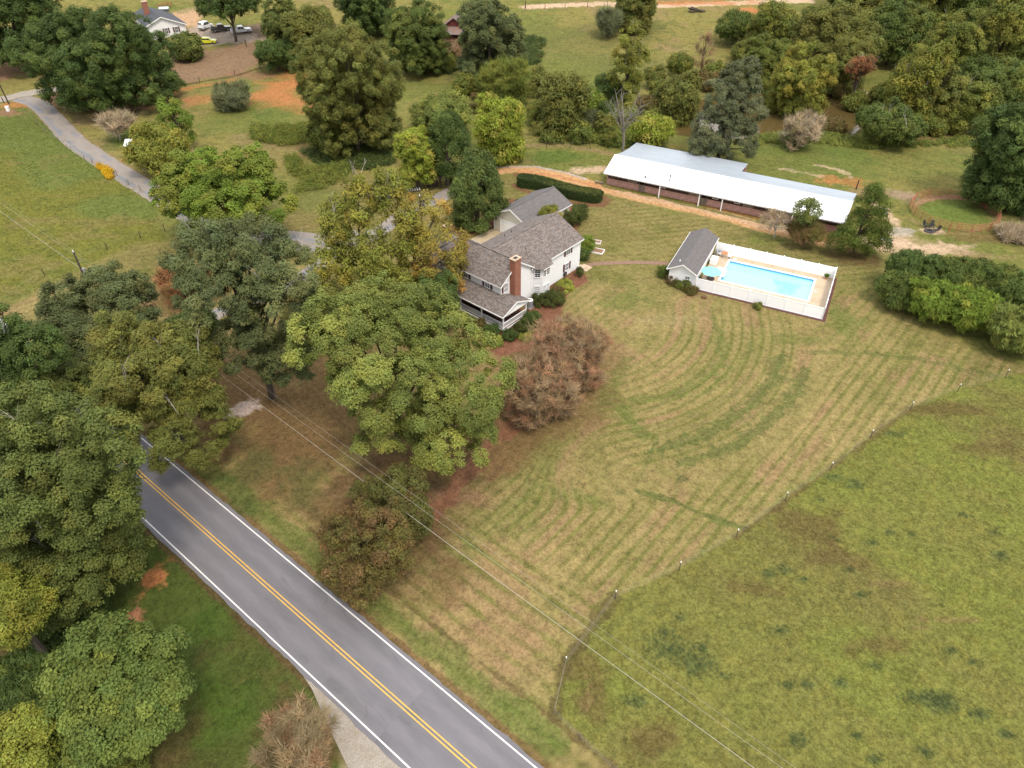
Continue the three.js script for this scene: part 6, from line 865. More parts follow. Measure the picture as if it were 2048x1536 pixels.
// ---------------------------------------------------------------- long barn
{
  const B = thing('long_barn', 'long low barn with white metal roof and pink block wall', 'barn', BARN.o[0], 0, BARN.o[1], BARN.r), L = 41.7;
  part('block_wall', [box(0.3, L - 0.4, 0, 1.15, -1.5, -1.25), box(0.3, 0.55, 0, 2.2, -16.2, -1.5), box(L - 0.65, L - 0.4, 0, 2.2, -11.4, -1.5), box(0.3, 22, 0, 2.1, -16.2, -15.9), box(22.2, L - 0.4, 0, 2.1, -11.4, -11.1)], M.block, B);
  part('interior_wall', [box(0.6, L - 0.7, 0, 2.6, -3.4, -3.2)], M.boardDark, B);
  const rf = (x0, x1, prof, m, n) => part(n, prof.slice(1).map((q, i) => slab([[x1, prof[i][1], -prof[i][0]], [x1, q[1], -q[0]], [x0, q[1], -q[0]], [x0, prof[i][1], -prof[i][0]]].reverse(), 0.06)), m, B);
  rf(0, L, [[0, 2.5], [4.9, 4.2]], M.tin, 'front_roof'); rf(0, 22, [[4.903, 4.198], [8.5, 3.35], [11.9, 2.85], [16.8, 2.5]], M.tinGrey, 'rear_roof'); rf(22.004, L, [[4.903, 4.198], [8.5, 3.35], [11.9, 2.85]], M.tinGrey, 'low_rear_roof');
  part('ridge_cap', [slab([[0, 4.2, -4.65], [L, 4.2, -4.65], [L, 4.26, -4.9], [0, 4.26, -4.9]], 0.02), slab([[0, 4.26, -4.9], [L, 4.26, -4.9], [L, 4.2, -5.15], [0, 4.2, -5.15]], 0.02)], M.tin, B);
  part('eave_beam', [box(0.1, L - 0.1, 2.26, 2.43, -0.2, -0.1)], M.vinyl, B); part('gable_board', [prismX([[1.5, 2.2], [11.9, 2.2], [11.9, 2.75], [8.5, 3.25], [4.9, 4.08], [1.5, 2.85]], 0.3, 0.4), prismX([[1.5, 2.2], [11.4, 2.2], [11.4, 2.75], [8.5, 3.25], [4.9, 4.08], [1.5, 2.85]], L - 0.5, L - 0.4)], M.boardGrey, B);
  // stall fronts: boards between the block wall and the eaves, one bay at a time
  const r = rng(12), doors = [7, 18.6], opens = [2.2, 4.6, 10.2, 20.8, 25, 29.4, 33, 36.5];
  for (let x = 0.5; x < L - 1; x += 1.9) {
    const x1 = Math.min(x + 1.84, L - 0.7), op = opens.find((q) => q > x && q < x1), dr = doors.find((q) => q > x && q < x1), m = r() < 0.75 ? M.boardDark : M.boardGrey, g = [];
    if (dr) { part('stall_door', [box(x + 0.4, x + 1.35, 0.02, 1.25, -1.24, -1.18), box(x + 0.45, x + 1.3, 0.5, 0.6, -1.18, -1.15)], M.boardGrey, B); part('door_post', [box(x + 0.3, x + 0.4, 0, 2.75, -1.26, -1.14), box(x + 1.35, x + 1.45, 0, 2.75, -1.26, -1.14)], M.boardGrey, B); continue; }
    if (op) g.push(box(x, x + 0.45, 1.15, 2.75, -1.4, -1.32), box(x1 - 0.5, x1, 1.15, 2.75, -1.4, -1.32), box(x + 0.45, x1 - 0.5, 1.15, 1.45, -1.4, -1.32)); else g.push(box(x, x1, 1.15, 2.75, -1.4, -1.32));
    part('stall_board', g, m, B); if (op) part('hatch_frame', [box(x + 0.42, x1 - 0.47, 1.45, 1.53, -1.32, -1.27), box(x + 0.42, x + 0.5, 1.53, 2.3, -1.32, -1.27), box(x1 - 0.55, x1 - 0.47, 1.53, 2.3, -1.32, -1.27)], r() < 0.5 ? M.boardGrey : M.white, B);
  }
  for (const x of [10.7, 17.9, 21.9, 33.6]) { const p = part('white_post', [box(-0.08, 0.08, 0, 2.28, -0.08, 0.08)], M.white, B); p.position.set(x, 0, -0.25); }
  part('stovepipe', [cyl(0.08, 0.08, 1.1, 12.0, 2.85, -1.3, 10), cyl(0.13, 0.13, 0.12, 12.0, 3.95, -1.3, 10)], M.black, B); part('vent_cap', [cyl(0.16, 0.16, 0.22, 7.6, 2.85, -1.0, 10)], M.black, B); part('vent_cap', [cyl(0.08, 0.08, 0.3, 4.9, 2.7, -0.9, 8)], M.black, B);
  const bn = ground(1205, 368), bench = thing('plank_bench', 'pale plank bench at the left end of the long barn', 'bench', bn.x - 0.6, 0, bn.z, BARN.r); part('plank', [box(-0.8, 0.8, 0.4, 0.47, -0.2, 0.2)], M.boardGrey, bench); for (const s of [-1, 1]) part('leg', [box(s * 0.65 - 0.06, s * 0.65 + 0.06, 0, 0.4, -0.16, 0.16)], M.boardGrey, bench);
}
// ---------------------------------------------------------------- round pen and what stands by it
{
  const c = flat(1906, 428), t = thing('round_pen', 'rusty red tube panel round pen on the grass', 'pen', c[0], 0, c[1]), R = 6.9, n = 13;
  for (let k = 0; k < n; k++) {
    const a0 = k / n * 6.28319 + 0.2, a1 = (k + 1) / n * 6.28319 + 0.17, p = V(Math.cos(a0) * R, 0, Math.sin(a0) * R), q = V(Math.cos(a1) * R, 0, Math.sin(a1) * R), g = [];
    for (const y of [0.3, 0.58, 0.86, 1.14, 1.42]) g.push(rod(p.clone().setY(y), q.clone().setY(y), 0.034, 5)); for (const s of [0, 0.5, 1]) { const m = p.clone().lerp(q, s); g.push(rod(m.clone().setY(0), m.clone().setY(s === 0.5 ? 1.42 : 1.5), 0.045, 5)); } part('panel', g, M.rustIron, t);
  }
  const gp = [V(R * 0.8, 0, -R * 0.6), V(R * 0.8 + 2.6, 0, -R * 0.6 + 1.9)], gg = []; for (const y of [0.4, 0.7, 1.0, 1.3, 1.6]) gg.push(rod(gp[0].clone().setY(y), gp[1].clone().setY(y), 0.03, 5)); for (const q of gp) gg.push(rod(q.clone().setY(0), q.clone().setY(1.65), 0.045, 6)); part('gate', gg, M.rustIron, t);
  for (const [x, y] of [[1896, 466], [1911, 466]]) { const f = flat(x, y), p = thing('gate_post', x < 1900 ? 'rusty post left of the pen gate gap, front side' : 'rusty post right of the pen gate gap, front side', 'post', f[0], 0, f[1]); part('shaft', [cyl(0.07, 0.07, 1.6, 0, 0, 0, 8)], M.rustIron, p); part('cap', [plain(new THREE.SphereGeometry(0.085, 8, 6).translate(0, 1.6, 0))], M.rustIron, p); }
  const chairs = [[1850, 455, 0.5, 'black slatted chair by the fire ring, leftmost'], [1862, 455, -0.4, 'black slatted chair by the fire ring, nearest the pen'], [1871, 464, -1.4, 'black slatted chair by the fire ring, lowest right']];
  for (const [x, y, a, l] of chairs) { const f = flat(x, y), ch = thing('garden_chair', l, 'chair', f[0], 0, f[1], a); part('seat', [rbox(0.6, 0.05, 0.6, 0.02, 0, 0.36, 0.05)], M.black, ch); for (let k = -2; k <= 2; k++) part('back_slat', [rbox(0.1, 0.85 - Math.abs(k) * 0.06, 0.03, 0.01, k * 0.12, 0.42, 0).rotateX(-0.35).translate(0, 0.34, -0.28)], M.black, ch); for (const s of [-1, 1]) { part('leg', [rod(V(s * 0.3, 0.55, 0.3), V(s * 0.3, 0, 0.34), 0.035)], M.black, ch); part('armrest', [rbox(0.13, 0.035, 0.75, 0.01, s * 0.35, 0.57, 0)], M.black, ch); } }
  const fr = flat(1858, 463), ring = thing('fire_ring', 'dark stone fire ring among black chairs', 'fire ring', fr[0], 0, fr[1]); for (let k = 0; k < 11; k++) part('stone', [rbox(0.34, 0.24, 0.26, 0.06, Math.cos(k * 0.571) * 0.62, 0.11, Math.sin(k * 0.571) * 0.62)], M.stone, ring); part('ash', [cyl(0.5, 0.5, 0.05, 0, 0, 0, 14)], M.black, ring);
}
// ---------------------------------------------------------------- vehicles
function wheel(parent, x, y, z, r, w) { const t = part('wheel', [plain(new THREE.CylinderGeometry(r, r, w, 18).rotateX(Math.PI / 2).translate(x, y, z))], M.rubber, parent); part('rim', [plain(new THREE.CylinderGeometry(r * 0.6, r * 0.6, w + 0.02, 14).rotateX(Math.PI / 2).translate(x, y, z))], M.steel, t); }
function profile(poly, w, bev = 0.05) { const s = new THREE.Shape(poly.map((p) => new THREE.Vector2(p[0], p[1]))); return plain(new THREE.ExtrudeGeometry(s, { depth: w - 2 * bev, bevelEnabled: true, bevelSize: bev, bevelThickness: bev, bevelSegments: 2 }).translate(0, 0, -w / 2 + bev)); }
function car(name, label, cat, px, py, turn, color, o) {               // x forward
  const f = ground(px, py), t = thing(name, label, cat, f.x, f.y, f.z, turn), m = new THREE.MeshPhysicalMaterial({ color: rgb(...color), roughness: 0.35, clearcoat: 1, clearcoatRoughness: 0.1 }), k = o.k ?? 1;
  const pick = o.pickup, L = pick ? 2.85 : 2.15, W = pick ? 1.95 : 1.8, wr = pick ? 0.4 : 0.34, up = pick ? 0.5 : 0.36;
  if (pick) {
    part('body', [profile([[L, up], [L, 0.95], [L - 0.2, 1.1], [0.95, 1.16], [-0.95, 1.16], [-0.95, up + 0.1], [-0.95, up]], W), box(-L, -0.96, up, 0.78, -W / 2, W / 2), box(-L, -0.96, 0.78, 1.16, -W / 2, -W / 2 + 0.12), box(-L, -0.96, 0.78, 1.16, W / 2 - 0.12, W / 2), box(-L, -L + 0.1, 0.78, 1.16, -W / 2 + 0.12, W / 2 - 0.12)], m, t);
    part('cab', [profile([[1.15, 1.15], [0.55, 1.85], [-0.75, 1.88], [-1.0, 1.15]], W - 0.16, 0.06)], m, t); part('bed_floor', [box(-L + 0.1, -0.97, 0.78, 0.8, -W / 2 + 0.12, W / 2 - 0.12)], M.black, t);
    for (const s of [-1, 1]) { for (const [a, b] of [[0.5, 0.95], [-0.75, -0.1]]) part('side_window', [profile([[a === 0.5 ? 0.95 : -0.05, 1.22], [a === 0.5 ? 0.55 : -0.05, 1.74], [a === 0.5 ? 0.03 : -0.7, 1.76], [a === 0.5 ? 0.03 : -0.85, 1.22]], 0.03, 0.005).translate(0, 0, s * (W / 2 - 0.075))], M.glass, t); }
    part('windscreen', [slab([[1.13, 1.2, W / 2 - 0.2], [1.13, 1.2, -W / 2 + 0.2], [0.6, 1.83, -W / 2 + 0.25], [0.6, 1.83, W / 2 - 0.25]], 0.02)], M.glass, t); part('rear_window', [box(-0.99, -0.9, 1.35, 1.75, -0.65, 0.65)], M.glass, t);
  } else {
    const suv = o.tall ?? 0, T = 1.5 + suv * 0.25;
    part('body', [profile([[L, up], [L + 0.04, 0.75], [L - 0.35, 0.92], [1.0, 0.98], [-L + 0.05, 1.0], [-L, 0.6], [-L + 0.05, up]], W, 0.08)], m, t);
    part('cabin', [profile([[1.05, 0.96], [0.35, T - 0.04], [-1.2, T], [-L + 0.25 - suv * 0.12, 1.35], [-L + 0.12, 0.96]], W - 0.2, 0.08)], m, t);
    for (const s of [-1, 1]) for (const q of [[[0.85, 1.03], [0.35, T - 0.14], [-0.25, T - 0.12], [-0.25, 1.03]], [[-0.33, 1.03], [-0.33, T - 0.12], [-1.2, T - 0.1], [-1.5, 1.06]]]) part('side_window', [profile(q, 0.04, 0.008).translate(0, 0, s * (W / 2 - 0.09))], M.glass, t);
    part('windscreen', [slab([[1.08, 1.0, W / 2 - 0.22], [1.08, 1.0, -W / 2 + 0.22], [0.42, T - 0.02, -W / 2 + 0.28], [0.42, T - 0.02, W / 2 - 0.28]], 0.02)], M.glass, t); part('rear_window', [slab([[-L + 0.06, 1.04, -W / 2 + 0.22], [-L + 0.06, 1.04, W / 2 - 0.22], [-1.3 - suv * 0.6, T - 0.02, W / 2 - 0.28], [-1.3 - suv * 0.6, T - 0.02, -W / 2 + 0.28]], 0.02)], M.glass, t);
  }
  for (const s of [-1, 1]) { for (const x of [L * 0.64, -L * 0.62]) wheel(t, x, wr, s * (W / 2 - 0.11), wr, 0.24); part('headlight', [rbox(0.1, 0.14, 0.34, 0.03, L - 0.02, 0.78, s * (W / 2 - 0.28))], M.vinyl, t); part('tail_light', [rbox(0.08, 0.24, 0.16, 0.03, -L - 0.0, 0.9, s * (W / 2 - 0.12))], M.redPaint, t); part('mirror', [rbox(0.12, 0.13, 0.2, 0.03, 0.75, pick ? 1.25 : 1.08, s * (W / 2 + 0.08))], M.black, t); }
  part('bumper', [rbox(0.14, 0.2, W - 0.1, 0.05, L + 0.05, up + 0.08, 0), rbox(0.14, 0.2, W - 0.1, 0.05, -L - 0.05, up + 0.08, 0)], pick ? M.steel : M.black, t); part('roof_rack', pick ? [rbox(0.06, 0.05, W - 0.5, 0.01, -0.5, 1.92, 0)] : [rod(V(0.2, T_(o), 0.6), V(-1.1, T_(o), 0.6), 0.02), rod(V(0.2, T_(o), -0.6), V(-1.1, T_(o), -0.6), 0.02)], M.black, t);
  t.scale.setScalar(k); return t;
}
const T_ = (o) => 1.54 + (o.tall ?? 0) * 0.25;
car('yellow_car', 'bright yellow hatchback parked by the small brownish tree', 'car', 417, 87, 0.15, [0.62, 0.6, 0.02], { tall: 0.3, k: 1.0 });
car('pickup_truck', 'white crew cab pickup truck parked right of the dark one', 'pickup truck', 483, 66, 0.42, [0.62, 0.64, 0.67], { pickup: 1 });
car('pickup_truck', 'dark pickup truck half under the round oak', 'pickup truck', 443, 62, 0.42, [0.05, 0.045, 0.04], { pickup: 1 });
car('white_van', 'white van at the left of the parked row', 'van', 412, 57, 1.25, [0.7, 0.7, 0.71], { tall: 1.5, k: 1.05 });
function atv(label, px, py, turn) {
  const f = ground(px, py), t = thing('quad_bike', label, 'quad bike', f.x, f.y, f.z, turn);
  part('body', [rbox(1.5, 0.28, 0.42, 0.1, 0, 0.62, 0), rbox(0.5, 0.12, 0.95, 0.05, 0.62, 0.72, 0), rbox(0.5, 0.12, 0.95, 0.05, -0.62, 0.72, 0)], M.greyMetal, t); part('seat', [rbox(0.75, 0.16, 0.34, 0.07, -0.22, 0.84, 0)], M.black, t);
  for (const x of [0.62, -0.62]) for (const s of [-1, 1]) wheel(t, x, 0.3, s * 0.46, 0.3, 0.24); part('handlebar', [rod(V(0.3, 0.75, 0), V(0.2, 1.08, 0), 0.03), rod(V(0.16, 1.08, -0.38), V(0.16, 1.08, 0.38), 0.022)], M.black, t); for (const x of [0.68, -0.7]) { const g = []; for (let k = -2; k <= 2; k++) g.push(rod(V(x - 0.28, 0.86, k * 0.17), V(x + 0.28, 0.86, k * 0.17), 0.014, 5)); for (const s of [-1, 1]) g.push(rod(V(x + s * 0.28, 0.86, -0.36), V(x + s * 0.28, 0.86, 0.36), 0.016, 5)); part('rack', g, M.black, t); }
}
atv('grey quad bike parked right of the juniper trunk', 1769, 487, 2.6); atv('blue grey quad bike half hidden behind the juniper', 1766, 430, 1.3);
// ---------------------------------------------------------------- poles and wires
function utilityPole(name, label, x, z, h, arms) { const y = terrain(x, z), t = thing(name, label, 'utility pole', x, y, z); part('shaft', [cyl(0.16, 0.11, h, 0, 0, 0, 12)], M.pole, t); part('insulator', [cyl(0.07, 0.05, 0.28, 0, h, 0, 10)], M.white, t); if (arms) part('bracket', [rod(V(0, h * 0.84, 0), V(RD[0] * 0.1 + RN[0] * 0.35, h * 0.84, RD[1] * 0.1 + RN[1] * 0.35), 0.04), cyl(0.2, 0.2, 0.6, RN[0] * 0.3, h * 0.66, RN[1] * 0.3, 12)], M.greyMetal, t); return t; }
{
  const P0 = [-57.2, -82.5], D = [Math.cos(0.7103), Math.sin(0.7103)], on = (s) => [P0[0] + D[0] * s, P0[1] + D[1] * s];
  utilityPole('utility_pole', 'dark wooden utility pole rising behind the grey green oak', P0[0], P0[1], 9.3, true);
  const wireRun = (label, h, r, sag, off) => { const ps = []; for (const [s0, s1] of [[-150, 0], [0, 118]]) for (let k = 0; k < 24; k++) { const q = k / 24, s = lerp(s0, s1, q), p = on(s); ps.push(V(p[0] - D[1] * off, h - sag * 4 * q * (1 - q), p[1] + D[0] * off)); } const e = on(118); ps.push(V(e[0], h, e[1])); const o = ps[0].clone(), t = thing('overhead_wire', label, 'wire', o.x, o.y, o.z); part('strand', [plain(new THREE.TubeGeometry(new THREE.CatmullRomCurve3(ps.map((p) => p.clone().sub(o))), 120, r, 5))], M.wire, t); };
  wireRun('thick lower overhead cable running beside the road', 6.8, 0.015, 0.7, 0); wireRun('thin middle overhead wire running beside the road', 8.9, 0.0075, 0.6, 0); wireRun('faint top overhead wire running beside the road', 9.6, 0.005, 0.1, 0.0);
  const f1 = ground(18, 208); utilityPole('utility_pole', 'leaning wooden utility pole by the gravel track at the far left', f1.x, f1.z, 7.5, false).rotation.z = 0.05;
  const f2 = ground(846, 468); utilityPole('yard_pole', 'dark pole with white top beside the driveway near the pear tree', f2.x, f2.z, 6.6, false);
}
// ---------------------------------------------------------------- fences
function wireFence(name, label, pts, { post = M.pole, cap = null, h = 1.25, r = 0.055, wires = 4, group } = {}) {
  const o = pts[0], t = thing(name, label, 'fence', o.x, o.y, o.z, 0, group);
  pts.forEach((p) => { const q = part('post', [cyl(r, r * 0.9, h, 0, 0, 0, 7)], post, t); q.position.copy(p).sub(o); q.rotation.set(0.04 * (hash(p.x * 7 | 0, 3) - 0.5), 0, 0.04 * (hash(p.x * 9 | 0, 5) - 0.5)); if (cap) part('post_cap', [cyl(r * 1.2, r * 1.2, 0.17, 0, h - 0.15, 0, 8)], cap, q); });
  const g = []; for (let i = 1; i < pts.length; i++) for (let k = 0; k < wires; k++) { const y = h * (0.92 - 0.22 * k), a = pts[i - 1].clone().sub(o), b = pts[i].clone().sub(o); g.push(rod(a.setY(a.y + y), b.setY(b.y + y), 0.005, 4)); } part('wire', g, M.fenceWire, t); return t;
}
wireFence('meadow_fence', 'wire fence with white capped posts between lawn and meadow', [[1131, 1330], [1230, 1198], [1358, 1140], [1472, 1075], [1570, 1001], [1660, 941], [1740, 876], [1820, 820], [1914, 784], [2010, 755]].map(([x, y]) => ground(x, y)), { cap: M.white, post: M.pole, r: 0.042 });
wireFence('meadow_fence', 'low wire fence from the meadow corner down to the road', [[1131, 1330], [1108, 1428], [1160, 1480], [1230, 1545]].map(([x, y]) => ground(x, y)), { post: M.boardGrey, h: 1.0, r: 0.045 });
wireFence('lane_fence', 'wire fence with thin posts along the lower side of the grey lane', [[47, 226], [76, 250], [91, 266], [105, 276], [118, 284], [136, 300], [171, 322], [186, 328], [203, 336], [235, 352], [258, 370], [282, 382], [301, 398]].map(([x, y]) => ground(x, y)), { post: M.boardGrey, h: 1.2, r: 0.06, wires: 3 });
wireFence('pasture_fence', 'wire fence between left pasture and mown strip', [[0, 622], [90, 552], [215, 500], [282, 477], [330, 462]].map(([x, y]) => ground(x, y)), { h: 1.3, r: 0.07, wires: 3 });
wireFence('slope_fence', 'old wire fence along the lower edge of the dry brown slope', [[345, 176], [400, 165], [470, 150], [520, 138]].map(([x, y]) => ground(x, y)), { h: 1.4, r: 0.09, wires: 3 });
wireFence('track_fence', 'wire fence beside the far dirt track', [[1050, 20], [1090, 18], [1130, 15], [1175, 14], [1215, 12]].map(([x, y]) => ground(x, y)), { h: 1.4, r: 0.09, wires: 2 });
wireFence('back_fence', 'wire fence in the grass between lime tree and barn', [[1046, 290], [1093, 296], [1140, 296], [1180, 298]].map(([x, y]) => ground(x, y)), { h: 1.3, r: 0.07, wires: 2 });
for (const [x, y, h, l] of [[493, 94, 1.9, 'lone wooden post beside the drive below the white pickup'], [1712, 379, 1.8, 'lone dark post in the grass behind the barn end'], [8, 206, 1.2, 'short post beside the leaning pole at the far left'], [1051, 16, 2.1, 'dark thick post by the far dirt track']]) { const f = ground(x, y), p = thing('wooden_post', l, 'post', f.x, f.y, f.z); part('shaft', [cyl(0.13, 0.11, h, 0, 0, 0, 9)], M.pole, p); part('top', [plain(new THREE.ConeGeometry(0.12, 0.1, 9).translate(0, h + 0.05, 0))], M.pole, p); }
// ---------------------------------------------------------------- far house and sheds
{
  const f = ground(374, 66), t = thing('ranch_house', 'white ranch house with dark roof beside the giant oak', 'house', f.x - 4.8 * Math.cos(0.62), f.y, f.z + 4.8 * Math.sin(0.62), 0.62);
  part('wall', [prism([[-5.2, -1], [4.8, -1], [4.8, 2.6], [-1.2, 5.0], [-5.2, 3.4]], -16, 0)], M.siding, t); part('roof', [slab([[5.4, 2.36, 0.5], [5.4, 2.36, -16.4], [-1.2, 5.1, -16.4], [-1.2, 5.1, 0.5]], 0.16), slab([[-5.8, 3.2, -16.4], [-5.8, 3.2, 0.5], [-1.203, 5.098, 0.5], [-1.203, 5.098, -16.4]], 0.16)], M.shingleDark, t); part('gable_trim', [slab([[5.4, 2.34, 0.55], [-1.2, 5.08, 0.55], [-1.2, 5.08, 0.5], [5.4, 2.34, 0.5]], 0.26), slab([[-1.2, 5.08, 0.55], [-5.8, 3.18, 0.55], [-5.8, 3.18, 0.5], [-1.2, 5.08, 0.5]], 0.26)], M.white, t);
  for (const x of [-0.6, 2.2]) windowOn(t, x, 1.3, 0, 0.9, 1.3, 'z', { shutters: true }); const c = part('chimney', [box(-3.4, -2.0, 2.5, 7.6, -9, -7.8)], M.brick, t); part('chimney_cap', [box(-3.5, -1.9, 7.6, 7.8, -9.1, -7.7)], M.concrete, c);
  const s = ground(318, 30); const tk = thing('fuel_tank', 'grey metal tank on legs behind the ranch house', 'tank', s.x + 2, s.y, s.z, 0.3); part('drum', [plain(new THREE.CylinderGeometry(0.7, 0.7, 2.6, 18).rotateZ(Math.PI / 2).translate(0, 1.6, 0)), plain(new THREE.SphereGeometry(0.7, 14, 8).scale(0.35, 1, 1).translate(1.3, 1.6, 0)), plain(new THREE.SphereGeometry(0.7, 14, 8).scale(0.35, 1, 1).translate(-1.3, 1.6, 0))], M.steel, tk); for (const x of [-0.9, 0.9]) for (const z of [-0.4, 0.4]) part('leg', [rod(V(x, 1.3, z), V(x, 0, z * 1.4), 0.05)], M.greyMetal, tk);
  const im = ground(330, 16), rk = thing('hay_rake', 'rusty farm implement standing in the grass by the top edge', 'farm implement', im.x, im.y, im.z, 0.6); part('beam', [rod(V(-2, 0.9, 0), V(2.2, 1.1, 0), 0.09), rod(V(-1.4, 0.9, 0), V(0.2, 1.9, 0.8), 0.07), rod(V(1.4, 1.0, 0), V(0.2, 1.9, 0.8), 0.07)], M.rustIron, rk); for (const x of [-1.8, -0.6, 0.6, 1.8]) part('tine_wheel', [plain(new THREE.TorusGeometry(0.6, 0.05, 6, 18).rotateY(0.7).translate(x, 0.65, 0.1)), ...[0, 1, 2, 3].map((k) => rod(V(x + Math.cos(k * 0.785) * 0.42, 0.65 + Math.sin(k * 0.785) * 0.6, 0.1 - Math.cos(k * 0.785) * 0.4), V(x - Math.cos(k * 0.785) * 0.42, 0.65 - Math.sin(k * 0.785) * 0.6, 0.1 + Math.cos(k * 0.785) * 0.4), 0.03, 4))], M.rustIron, rk);
}
{ // old red barn among the trees
  const f = ground(905, 84), t = thing('old_barn', 'old red barn with rusty metal roof among the dark oaks', 'barn', f.x, f.y, f.z, -0.12);
  part('wall', [prism([[-3.6, -0.5], [3.6, -0.5], [3.6, 3], [0, 5.4], [-3.6, 3]], -9, -3.2)], M.boardRed, t); part('roof', [slab([[4, 2.8, -2.8], [4, 2.8, -9.4], [0, 5.55, -9.4], [0, 5.55, -2.8]], 0.08), slab([[-4, 2.8, -9.4], [-4, 2.8, -2.8], [-0.003, 5.548, -2.8], [-0.003, 5.548, -9.4]], 0.08)], M.rustRoof, t); part('lean_to_roof', [slab([[-3.9, 2.1, 0.6], [3.9, 2.1, 0.6], [3.9, 3.3, -3.1], [-3.9, 3.3, -3.1]], 0.08)], M.rustRoof, t); for (const x of [-3.5, 0, 3.5]) part('post', [box(x - 0.1, x + 0.1, -0.4, 2.1, 0.1, 0.3)], M.boardRed, t); part('rail', [box(-3.5, 3.5, 0.9, 1.1, 0.12, 0.2)], M.boardRed, t); part('door', [box(-1.2, 1.2, -0.3, 2.4, -3.19, -3.12)], M.boardDark, t);
}
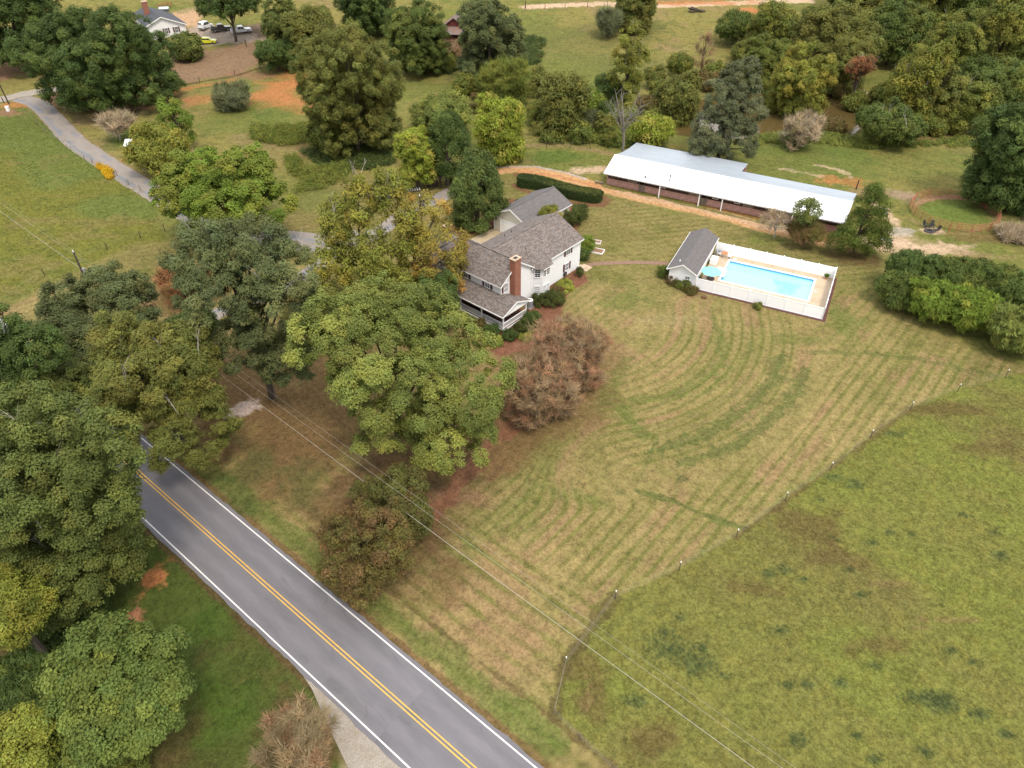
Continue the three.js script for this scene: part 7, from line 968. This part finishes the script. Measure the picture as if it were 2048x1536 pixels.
{ // lean to by the yellow bush
  const f = ground(262, 312), t = thing('lean_to', 'small dark lean to with white metal roof in the yellow bush', 'shed', f.x + 0.6, f.y, f.z - 0.6, 0.25); for (const [x, z] of [[-0.9, 0.9], [2.2, 0.9], [-0.9, -1.2], [2.2, -1.2]]) part('post', [box(x - 0.08, x + 0.08, 0, 2.3, z - 0.08, z + 0.08)], M.boardDark, t); part('back_board', [box(-0.8, 2.1, 0, 2.2, -1.3, -1.24), box(-0.95, -0.89, 0, 2.2, -1.2, 0.8)], M.boardDark, t); part('roof', [slab([[-1.3, 2.3, 1.3], [2.6, 2.3, 1.3], [2.6, 2.7, -1.6], [-1.3, 2.7, -1.6]], 0.06)], M.tin, t);
  const r = ground(388, 352), s = thing('red_shed', 'red metal roofed shed hidden behind the bright green maple', 'shed', r.x, r.y, r.z, 0.6); part('wall', [prism([[-2.6, 0], [2.6, 0], [2.6, 2.5], [0, 3.6], [-2.6, 2.5]], -6, 0)], M.white, s); part('roof', [slab([[2.9, 2.38, 0.3], [2.9, 2.38, -6.3], [0, 3.7, -6.3], [0, 3.7, 0.3]], 0.06), slab([[-2.9, 2.38, -6.3], [-2.9, 2.38, 0.3], [-0.003, 3.698, 0.3], [-0.003, 3.698, -6.3]], 0.06)], std({ color: rgb(0.22, 0.07, 0.055), roughness: 0.7 }), s); part('door', [box(-0.6, 0.6, 0, 2.1, 0.002, 0.05)], M.boardGrey, s);
  const l = ground(866, 372), g = thing('log_shelter', 'small dark shelter under the dark oval tree by the driveway', 'shed', l.x, l.y, l.z, 0.2); for (const [x, z] of [[-1.4, 0.9], [1.4, 0.9], [-1.4, -0.9], [1.4, -0.9]]) part('post', [box(x - 0.07, x + 0.07, 0, 1.9, z - 0.07, z + 0.07)], M.boardDark, g); part('roof', [slab([[-1.8, 1.9, 1.3], [1.8, 1.9, 1.3], [1.8, 2.3, -1.2], [-1.8, 2.3, -1.2]], 0.06)], M.rustRoof, g); part('log_pile', Array.from({ length: 18 }, (_, i) => plain(new THREE.CylinderGeometry(0.14, 0.14, 1.2, 8).rotateX(Math.PI / 2).translate(-1.1 + (i % 6) * 0.4, 0.16 + Math.floor(i / 6) * 0.28, -0.1))), M.bark, g);
  const b = ground(828, 383), sb = thing('slatted_bench', 'white slatted bench beside the small dark shelter', 'bench', b.x, b.y, b.z, 0.3); for (let k = 0; k < 6; k++) part('slat', [box(-1.15 + k * 0.42, -1.0 + k * 0.42, 0.42, 0.48, -0.5, 0.5)], M.white, sb); part('frame', [box(-1.2, 1.2, 0.34, 0.42, -0.48, -0.4), box(-1.2, 1.2, 0.34, 0.42, 0.4, 0.48)], M.greyMetal, sb); for (const x of [-1, 1]) for (const z of [-0.44, 0.44]) part('leg', [box(x - 0.04, x + 0.04, 0, 0.34, z - 0.04, z + 0.04)], M.greyMetal, sb);
  const k = ground(684, 462), bb = thing('backboard', 'white board on a dark pole beside the yellowing tree', 'basketball hoop', k.x, k.y, k.z, 0.5); part('pole', [rod(V(0, 0, 0), V(0, 2.7, 0), 0.06), rod(V(0, 2.7, 0), V(0, 3.0, 0.5), 0.05)], M.black, bb); part('board', [rbox(1.15, 0.85, 0.06, 0.02, 0, 3.05, 0.55)], M.white, bb); part('hoop', [plain(new THREE.TorusGeometry(0.23, 0.02, 6, 18).rotateX(Math.PI / 2).translate(0, 2.8, 0.85))], M.rustIron, bb);
  const w = ground(17, 222), wb = thing('white_barrel', 'white barrel below the leaning pole at the far left', 'barrel', w.x, w.y, w.z); part('drum', [cyl(0.42, 0.42, 1.0, 0, 0, 0, 16)], M.white, wb); part('rim', [plain(new THREE.TorusGeometry(0.42, 0.03, 6, 18).rotateX(Math.PI / 2).translate(0, 1.0, 0))], M.white, wb);
  const bt = ground(333, 180), tp = thing('blue_tarp', 'crumpled blue tarp at the edge of the giant oak', 'tarp', bt.x, bt.y, bt.z); const sg = new THREE.SphereGeometry(1, 22, 10, 0, 6.2832, 0, 1.5708), sp = sg.attributes.position; for (let i = 0; i < sp.count; i++) sp.setXYZ(i, sp.getX(i) * 1.3, sp.getY(i) * (0.35 + 0.5 * noise(sp.getX(i) * 3 + 2, sp.getZ(i) * 3)), sp.getZ(i) * 0.9); sg.computeVertexNormals(); part('sheet', [plain(sg)], M.blueTarp, tp); part('edge_fold', [rbox(1.1, 0.06, 0.7, 0.02, 1.2, 0.05, -0.3)], M.blueTarp, tp);
  const bp = ground(1074, 812), wp = thing('bird_box', 'thin white post under the reddish myrtles', 'post', bp.x, bp.y, bp.z); part('post', [box(-0.04, 0.04, 0, 1.4, -0.04, 0.04)], M.white, wp); part('box', [rbox(0.2, 0.28, 0.2, 0.02, 0, 1.5, 0)], M.white, wp);
  const lp = ground(1392, 24), lg = thing('log_pile', 'pile of grey logs and brush in the far pasture', 'log pile', lp.x, lp.y, lp.z, 0.1); const r2 = rng(5); for (let i = 0; i < 12; i++) part('log', [rod(V(-2.5 + r2(), 0.2 + 0.12 * i * (i % 2), -0.8 + 1.6 * r2()), V(1.5 + 1.6 * r2(), 0.2 + 0.1 * (i % 3), -0.8 + 1.6 * r2()), 0.16, 7, 0.1)], M.bark, lg);
}
scene.updateMatrixWorld(true);
renderer.render(scene, camera);
